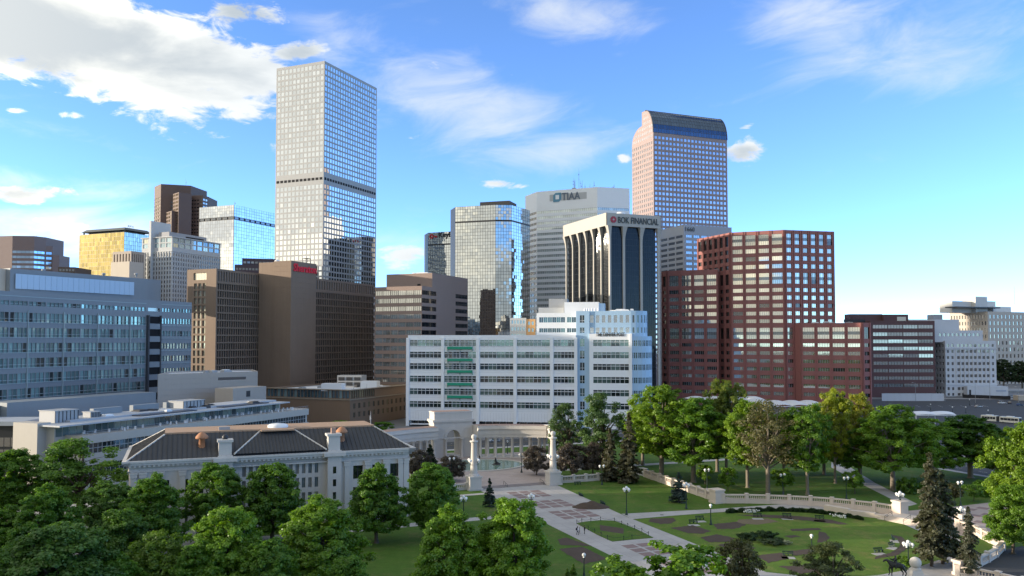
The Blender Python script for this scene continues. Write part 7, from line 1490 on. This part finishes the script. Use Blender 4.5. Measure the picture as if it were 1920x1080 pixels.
# equestrian statue and ball monument at the bottom edge
def horse():
    zb = 2.6; b = G(1680, 1081, zb); th = Thing('equestrian_statue', 'dark bronze rider on a walking horse at the bottom edge', 'statue', (b.x, b.y, 0)); bz = mat('dark_bronze', (.03,.03,.028), .4, .2)
    q = MB(); q.box((b.x, b.y, 0), (3.6, 2.2, .5), R(-10)); q.box((b.x, b.y, .5), (2.9, 1.5, zb - .7), R(-10)); q.box((b.x, b.y, zb - .2), (3.2, 1.8, .2), R(-10)); th.part(q, 'pedestal', STONE)
    k = 1.35; J = [(.55,0,1.35), (.1,0,1.32), (-.45,0,1.42), (-.75,0,1.68), (-.98,0,1.92), (-1.22,0,1.86), (-1.42,0,1.66), (.72,.16,1.15), (.72,-.16,1.15), (-.5,.16,1.15), (-.5,-.16,1.15),
        (.62,.17,.75), (.86,.17,.45), (.80,.17,.06), (.95,-.17,.75), (1.12,-.17,.48), (.98,-.17,.06), (-.72,.17,.78), (-.62,.17,.42), (-.78,.17,.06), (-.45,-.17,.72), (-.5,-.17,.4), (-.5,-.17,.06), (.88,0,1.38), (1.12,0,1.12), (1.16,0,.65)]
    E = [(0,1),(1,2),(2,3),(3,4),(4,5),(5,6),(0,7),(0,8),(2,9),(2,10),(7,11),(11,12),(12,13),(8,14),(14,15),(15,16),(9,17),(17,18),(18,19),(10,20),(20,21),(21,22),(0,23),(23,24),(24,25)]
    rad = [.31,.30,.31,.22,.15,.14,.08,.2,.2,.17,.17,.11,.07,.06,.11,.07,.06,.09,.065,.06,.09,.065,.06,.09,.06,.07]
    o = skin('horse', [(x*k, y*k, z*k) for x, y, z in J], E, [r*k for r in rad], 1, bz, (0,0,0), th.o); o.location = (0, 0, zb); o.rotation_euler = (0, 0, R(-10))
    J = [(.05,0,1.62), (.0,0,1.9), (-.03,0,2.18), (-.04,0,2.34), (-.05,0,2.48), (-.02,.2,2.12), (-.02,-.2,2.12), (-.2,.28,1.92), (-.42,.12,1.9), (-.25,-.36,1.95), (-.62,-.42,2.05), (-.12,.3,1.45), (-.12,-.3,1.45), (-.05,.34,1.02), (-.05,-.34,1.02), (-.2,.34,.95), (-.2,-.34,.95)]
    E = [(0,1),(1,2),(2,3),(3,4),(2,5),(2,6),(5,7),(7,8),(6,9),(9,10),(0,11),(0,12),(11,13),(12,14),(13,15),(14,16)]; rad = [.18,.16,.17,.08,.13,.08,.08,.06,.045,.06,.045,.11,.11,.07,.07,.05,.05]
    o = skin('rider', [(x*k, y*k, z*k) for x, y, z in J], E, [r*k for r in rad], 0, bz, (0,0,0), th.o); o.location = (0, 0, zb); o.rotation_euler = (0, 0, R(-10))
    q = MB(); a = R(-10); rot = lambda x, y, z: (b.x + (x*math.cos(a) - y*math.sin(a))*k, b.y + (x*math.sin(a) + y*math.cos(a))*k, zb + z*k); q.cyl(rot(-1.2, -.5, 2.5), rot(1.3, -.4, 1.0), .04, .04, 5); th.part(q, 'lance', bz)
    b = G(1717, 1090, 0); zc = at_y(1717, 1055, b.y).z; th = Thing('ball_monument', 'pale stone ball on a stepped pedestal at the bottom edge', 'monument', b); x, y = b.x, b.y; r = .95
    q = MB(); q.box((x, y, 0), (3.6, 3.6, zc - 3.2), R(10)); q.box((x, y, zc - 3.2), (4.0, 4.0, .35), R(10)); th.part(q, 'pedestal', STONE); q = MB(); q.frustum([(x - 1.3, y - 1.3), (x + 1.3, y - 1.3), (x + 1.3, y + 1.3), (x - 1.3, y + 1.3)], zc - 2.85, [(x - .75, y - .75), (x + .75, y - .75), (x + .75, y + .75), (x - .75, y + .75)], zc - 1.1); q.lathe((x, y, zc - 1.1), [(.85, 0), (.85, .2), (.6, .35)], 12); th.part(q, 'neck', STONE); q = MB(); q.ball((x, y, zc), r, 0, 20, 12); th.part(q, 'ball', STONE)
horse()
# vehicles
TYRE = mat('tyre_rubber', (.015,.015,.015), .9); RIM = mat('alloy', (.4,.4,.42), .35, metal=.8); CGL = glass('car_glass', (.012,.015,.018), .03)
def paint(n, c): return mat('paint_' + n, c, .25, .03, .5, 3, .02, 0, spec=.6)
def extrude_profile(mb, prof, w, T, m=0, taper=1.0):
    a = [T(x, -w/2, z) for x, z in prof]; b = [T(x, w/2, z) for x, z in prof]; n = len(prof); mb.face(list(reversed(a)), m); mb.face(b, m)
    for i in range(n): j = (i + 1) % n; mb.face([a[i], a[j], b[j], b[i]], m)
def wheel(th, T, x, y, r, par=None):
    q = MB(); q.cyl(T(x, y - .11, r), T(x, y + .11, r), r, r, 14); w = th.part(q, 'wheel', TYRE, parent=par); q = MB(); sgn = 1 if y > 0 else -1; q.cyl(T(x, y + sgn*.09, r), T(x, y + sgn*.125, r), r*.62, r*.58, 10); th.part(q, 'rim', RIM, parent=w)
def car(lab, u, v, rz, col, suv=True, p=None, z=-.13):
    b = p or G(u, v, z); th = Thing('parked_car', lab, 'car', (b[0], b[1], z), 'cars in view'); c, s = math.cos(rz), math.sin(rz)
    T = lambda x, y, zz: (b[0] + x*c - y*s, b[1] + x*s + y*c, z + zz); L = 4.8 if suv else 4.5; h = 1.75 if suv else 1.45; hb = 1.05 if suv else .9
    q = MB(); extrude_profile(q, [(-L/2, .35), (L/2 - .1, .3), (L/2, .55), (L/2 - .08, hb - .18), (L/2 - 1.2, hb), (-L/2 + .1, hb), (-L/2, .8)], 1.85, T); th.part(q, 'body', col)
    q = MB(); r0 = [(-L/2 + .15, hb), (L/2 - 1.25, hb), (L/2 - 2.0, h - .08), (-L/2 + (.45 if suv else .95), h - .08)]; extrude_profile(q, r0, 1.66, T); th.part(q, 'window_band', CGL)
    q = MB(); extrude_profile(q, [(-L/2 + (.4 if suv else .95), h - .1), (L/2 - 1.95, h - .1), (L/2 - 2.15, h), (-L/2 + (.6 if suv else 1.1), h)], 1.6, T)
    for x in (-L/2 + 1.5, -L/2 + 2.6):
        for y in (-.84, .84): q.cyl(T(x, y, hb), T(x, y*.98, h - .08), .05, .05, 4)
    th.part(q, 'roof', col)
    for x in (-L/2 + .9, L/2 - .95):
        for y in (-.86, .86): wheel(th, T, x, y, .36)
    for y in (-.65, .65): q = MB(); q.box(T(L/2 - .06, y, .62), (.1, .35, .18), rz); th.part(q, 'headlight', GLOBE); q = MB(); q.box(T(-L/2 + .03, y*1.1, .75), (.08, .25, .25), rz); th.part(q, 'tail_light', mat('red_lens', (.3,.01,.01), .3))
WHP, SVP, DKP, BLP = paint('white', (.75,.75,.74)), paint('silver', (.45,.47,.48)), paint('dark', (.03,.035,.04)), paint('blue', (.05,.09,.16))
car('white car parked on the walk behind the brown spruces', 1209, 889, R(-60), WHP, True, None, .01)
pa = CE(-9, 33); car('white car on the street seen through the memorial arch', 0, 0, R(22), WHP, True, (pa.x, pa.y))
car('silver car crossing the car park at the right', 1835, 764, R(12), SVP, False, None, -.15); car('white car parked by the dark fence at the right', 1879, 757, R(4), WHP, True, None, -.15); car('dark blue car at the right edge of the car park', 1913, 761, R(4), BLP, False, None, -.15); car('dark car parked behind the white one by the fence', 1893, 757, R(60), DKP, True, None, -.15)
for i, (u, v, c, lab) in enumerate(((1895, 729, SVP, 'silver car on the far deck at the right edge, left one'), (1912, 730, WHP, 'white car on the far deck at the right edge, right one'))): car(lab, u, v + 16, R(5), c, False, None, -.15)
pa = CE(18, 30); car('dark car on the street behind the right colonnade', 0, 0, R(22), DKP, False, (pa.x, pa.y)); pa = CE(30, 40); car('silver car on the street behind the right end pavilion', 0, 0, R(202), SVP, False, (pa.x, pa.y))
def bus():
    a, b = G(1842, 789, -.15), G(1914, 795, -.15); z = -.15; d = V2(b.x - a.x, b.y - a.y).normalized(); L = 18.5; rz = math.atan2(d.y, d.x); th = Thing('articulated_bus', 'white articulated bus with dark windows at the right edge', 'bus', a)
    T = lambda x, y, zz: (a.x + d.x*x - d.y*y, a.y + d.y*x + d.x*y, z + zz)
    for x0, x1, nm in ((0, 7.6, 'rear_section'), (9.2, L, 'front_section')):
        q = MB(); extrude_profile(q, [(x0, .35), (x1, .35), (x1, 2.9), (x1 - .15, 3.1), (x0 + .1, 3.1), (x0, 2.95)], 2.55, T); so = th.part(q, nm, paint('bus_white', (.68,.67,.60)))
        n = 5; w = (x1 - x0 - .8)/n
        for sgn in (-1, 1):
            for k in range(n): q = MB(); q.box(T(x0 + .4 + w*(k + .5), sgn*1.27, 1.35), (w - .12, .06, 1.1), rz); th.part(q, 'window', CGL, parent=so)
        q = MB(); q.box(T((x0 + x1)/2, 0, 3.1), (3.2, 1.6, .3), rz); th.part(q, 'roof_unit', METAL_WHITE, parent=so)
        for x in ((x0 + 2.0,) if x0 == 0 else (x0 + 1.6, x1 - 2.4)):
            for y in (-1.15, 1.15): wheel(th, T, x, y, .48, so)
    q = MB()
    for k in range(6): q.box(T(7.7 + .27*k, 0, .5), (.18, 2.3 if k % 2 else 2.45, 2.45), rz)
    th.part(q, 'bellows', mat('bellows_rubber', (.06,.06,.065), .8)); q = MB(); q.box(T(L + .01, 0, 1.2), (.06, 2.2, 1.5), rz); th.part(q, 'windscreen', CGL)
bus()
# bus station canopies and car park
def canopy(u0, u1, y, zc, dy, n, lab, v_=None):
    x0, x1 = colx(u0, y), colx(u1, y); th = Thing('station_canopy', lab, 'canopy', (x0, y, 0), 'white bus station canopies'); nx, ny = n*12, 6; mem = mat('white_membrane', (.66,.68,.72), .5, .06, .2); mb = MB()
    for side_ in (0, 1):
        vs = []
        for j in range(ny + 1):
            for i in range(nx + 1):
                t = i/nx; s = j/ny; vs.append((x0 + (x1 - x0)*t, y + dy*s, zc + (1.3 if n > 2 else .5)*abs(math.sin(math.pi*t*n))**.7*(.45 + .55*math.sin(math.pi*min(max(s, .06), .94))) + .9*math.sin(math.pi*s) - .12*side_))
        fs = [(j*(nx+1)+i, j*(nx+1)+i+1, (j+1)*(nx+1)+i+1, (j+1)*(nx+1)+i) for j in range(ny) for i in range(nx)]; mb.mesh(vs, fs if not side_ else [tuple(reversed(f)) for f in fs], 0, 0, True)
    th.part(mb, 'membrane', mem); q = MB(); q.box(((x0 + x1)/2, y + .1, zc - .35), (x1 - x0, .3, .35)); q.box(((x0 + x1)/2, y + dy, zc - .35), (x1 - x0, .3, .35)); th.part(q, 'edge_beam', METAL_WHITE)
    for k in range(n + 1):
        for s in (.15, .85): q = MB(); q.cyl((x0 + (x1 - x0)*(k*.96 + .02*n)/n, y + dy*s, -.16), (x0 + (x1 - x0)*(k*.96 + .02*n)/n, y + dy*s, zc + .3), .28, .2, 8); th.part(q, 'column', METAL_WHITE)
canopy(1296, 1440, 438, 8.0, 24, 4, 'white scalloped canopy behind the lawn trees, left part'); canopy(1420, 1548, 418, 7.2, 24, 4, 'white scalloped canopy behind the lawn trees, right part'); canopy(1716, 1790, 388, 5.5, 9, 2, 'small white canopy on one column in front of the car park')
sheet('car_park', [(colx(1560, 470), 470), (colx(1560, 470) + 260, 470), (colx(1560, 470) + 330, 580), (colx(1600, 575), 575)], -.15, ASPH); sheet('station_yard', [CE(161, -60), CE(420, -60), CE(420, 90), CE(161, 90)], -.152, ASPH)
sheet('car_park_walk', [(colx(1760, 575), 576), (colx(1760, 575) + 200, 560), (colx(1760, 575) + 200, 566), (colx(1760, 575), 583)], -.14, PAVE)
mb = MB()
for k in range(8): x = colx(1680, 520) + 7*k; mb.face([(x, 505, -.146), (x + .2, 505, -.146), (x + 3.2, 517, -.146), (x + 3.0, 517, -.146)])
structure(mb, 'parking_line', LINE)
def wallbox(name, lab, cat, u0, u1, y, v, th_, m, y1=None):
    a, b = cpt(u0, y), cpt(u1, y1 or y); f = Face(a, b - a); L = (b - a).length; t = Thing(name, lab, cat, (a.x, a.y, 0)); h = Zv(v, y); n = max(2, int(L/4)); q = MB(); q.fbox(f, 0, L, -.16, h, -th_, 0); q.fbox(f, -.1, L + .1, h, h + .15, -th_ - .1, .1); t.part(q, 'wall', m); q = MB()
    for k in range(n + 1): q.fbox(f, L*k/n - .1, L*k/n + .1, -.16, h, 0, .12)
    t.part(q, 'batten_field', m, 'stuff'); return t, f, L
wallbox('hoarding', 'long white hoarding before the plum-coloured block', 'hoarding', 1652, 1768, 556, 738, .3, mat('hoarding_white', (.60,.62,.66), .6))
wallbox('screen_fence', 'dark screened fence along the far side of the car park', 'fence', 1803, 1892, 588, 740, .15, mat('dark_screen', (.03,.03,.033), .8), 570)
t, f, L = wallbox('low_building', 'low white building in front of the white stepped block', 'building', 1812, 1888, 596, 725, 8, mat('white_terracotta', (.58,.60,.63)))
q = MB(); q.fbox(f, 1.2, 2.6, -.1, 5, 0, .13); t.part(q, 'door', METAL_DARK); q = MB(); q.fbox(f, L*.7, L*.95, 3.8, 4.8, .13, .2); t.part(q, 'sign_panel', mat('sign_blue_grey', (.35,.40,.50), .6))
wallbox('low_building', 'small beige shed at the right edge of the car park', 'building', 1907, 1945, 560, 742, 6, mat('cream_stucco', (.50,.44,.36)))
t, f, L = wallbox('parking_deck', 'grey parking deck below the trees at the right edge', 'parking deck', 1868, 1990, 640, 733, 30, mat('deck_grey', (.26,.265,.27), .8))
for i, (u, v, h, lab) in enumerate(((1717, 752, 12, 'thin tall light pole at the left end of the car park'), (1773, 752, 12, 'thin tall light pole before the white stepped block'), (1829, 755, 14, 'thin tall light pole in the middle of the car park'), (1856, 750, 13, 'thin tall light pole by the dark fence'), (1910, 755, 10, 'thin light pole at the right edge'))):
    p = G(u, v, -.15); th = Thing('light_pole', lab, 'light pole', p, 'car park light poles'); q = MB(); q.cyl(p, (p.x, p.y, h), .14, .09, 6); q.tube([(p.x, p.y, h), (p.x - 1.5, p.y, h + .3)], .06, 5); th.part(q, 'pole', METAL_GREY); q = MB(); q.box((p.x - 1.9, p.y, h + .2), (.9, .4, .18)); th.part(q, 'lamp_head', METAL_WHITE)
for i, (u, v, lab) in enumerate(((1745, 757, 'white globe lamp on the car park, left one'), (1786, 762, 'white globe lamp behind the small canopy'), (1811, 762, 'white globe lamp right of the small canopy'), (1818, 748, 'white globe lamp before the dark fence'), (1853, 768, 'white globe lamp above the bus roof'))):
    b = G(u, v + 12, -.15); lamp(u, v + 12, v - 1, 1, lab, -.15)
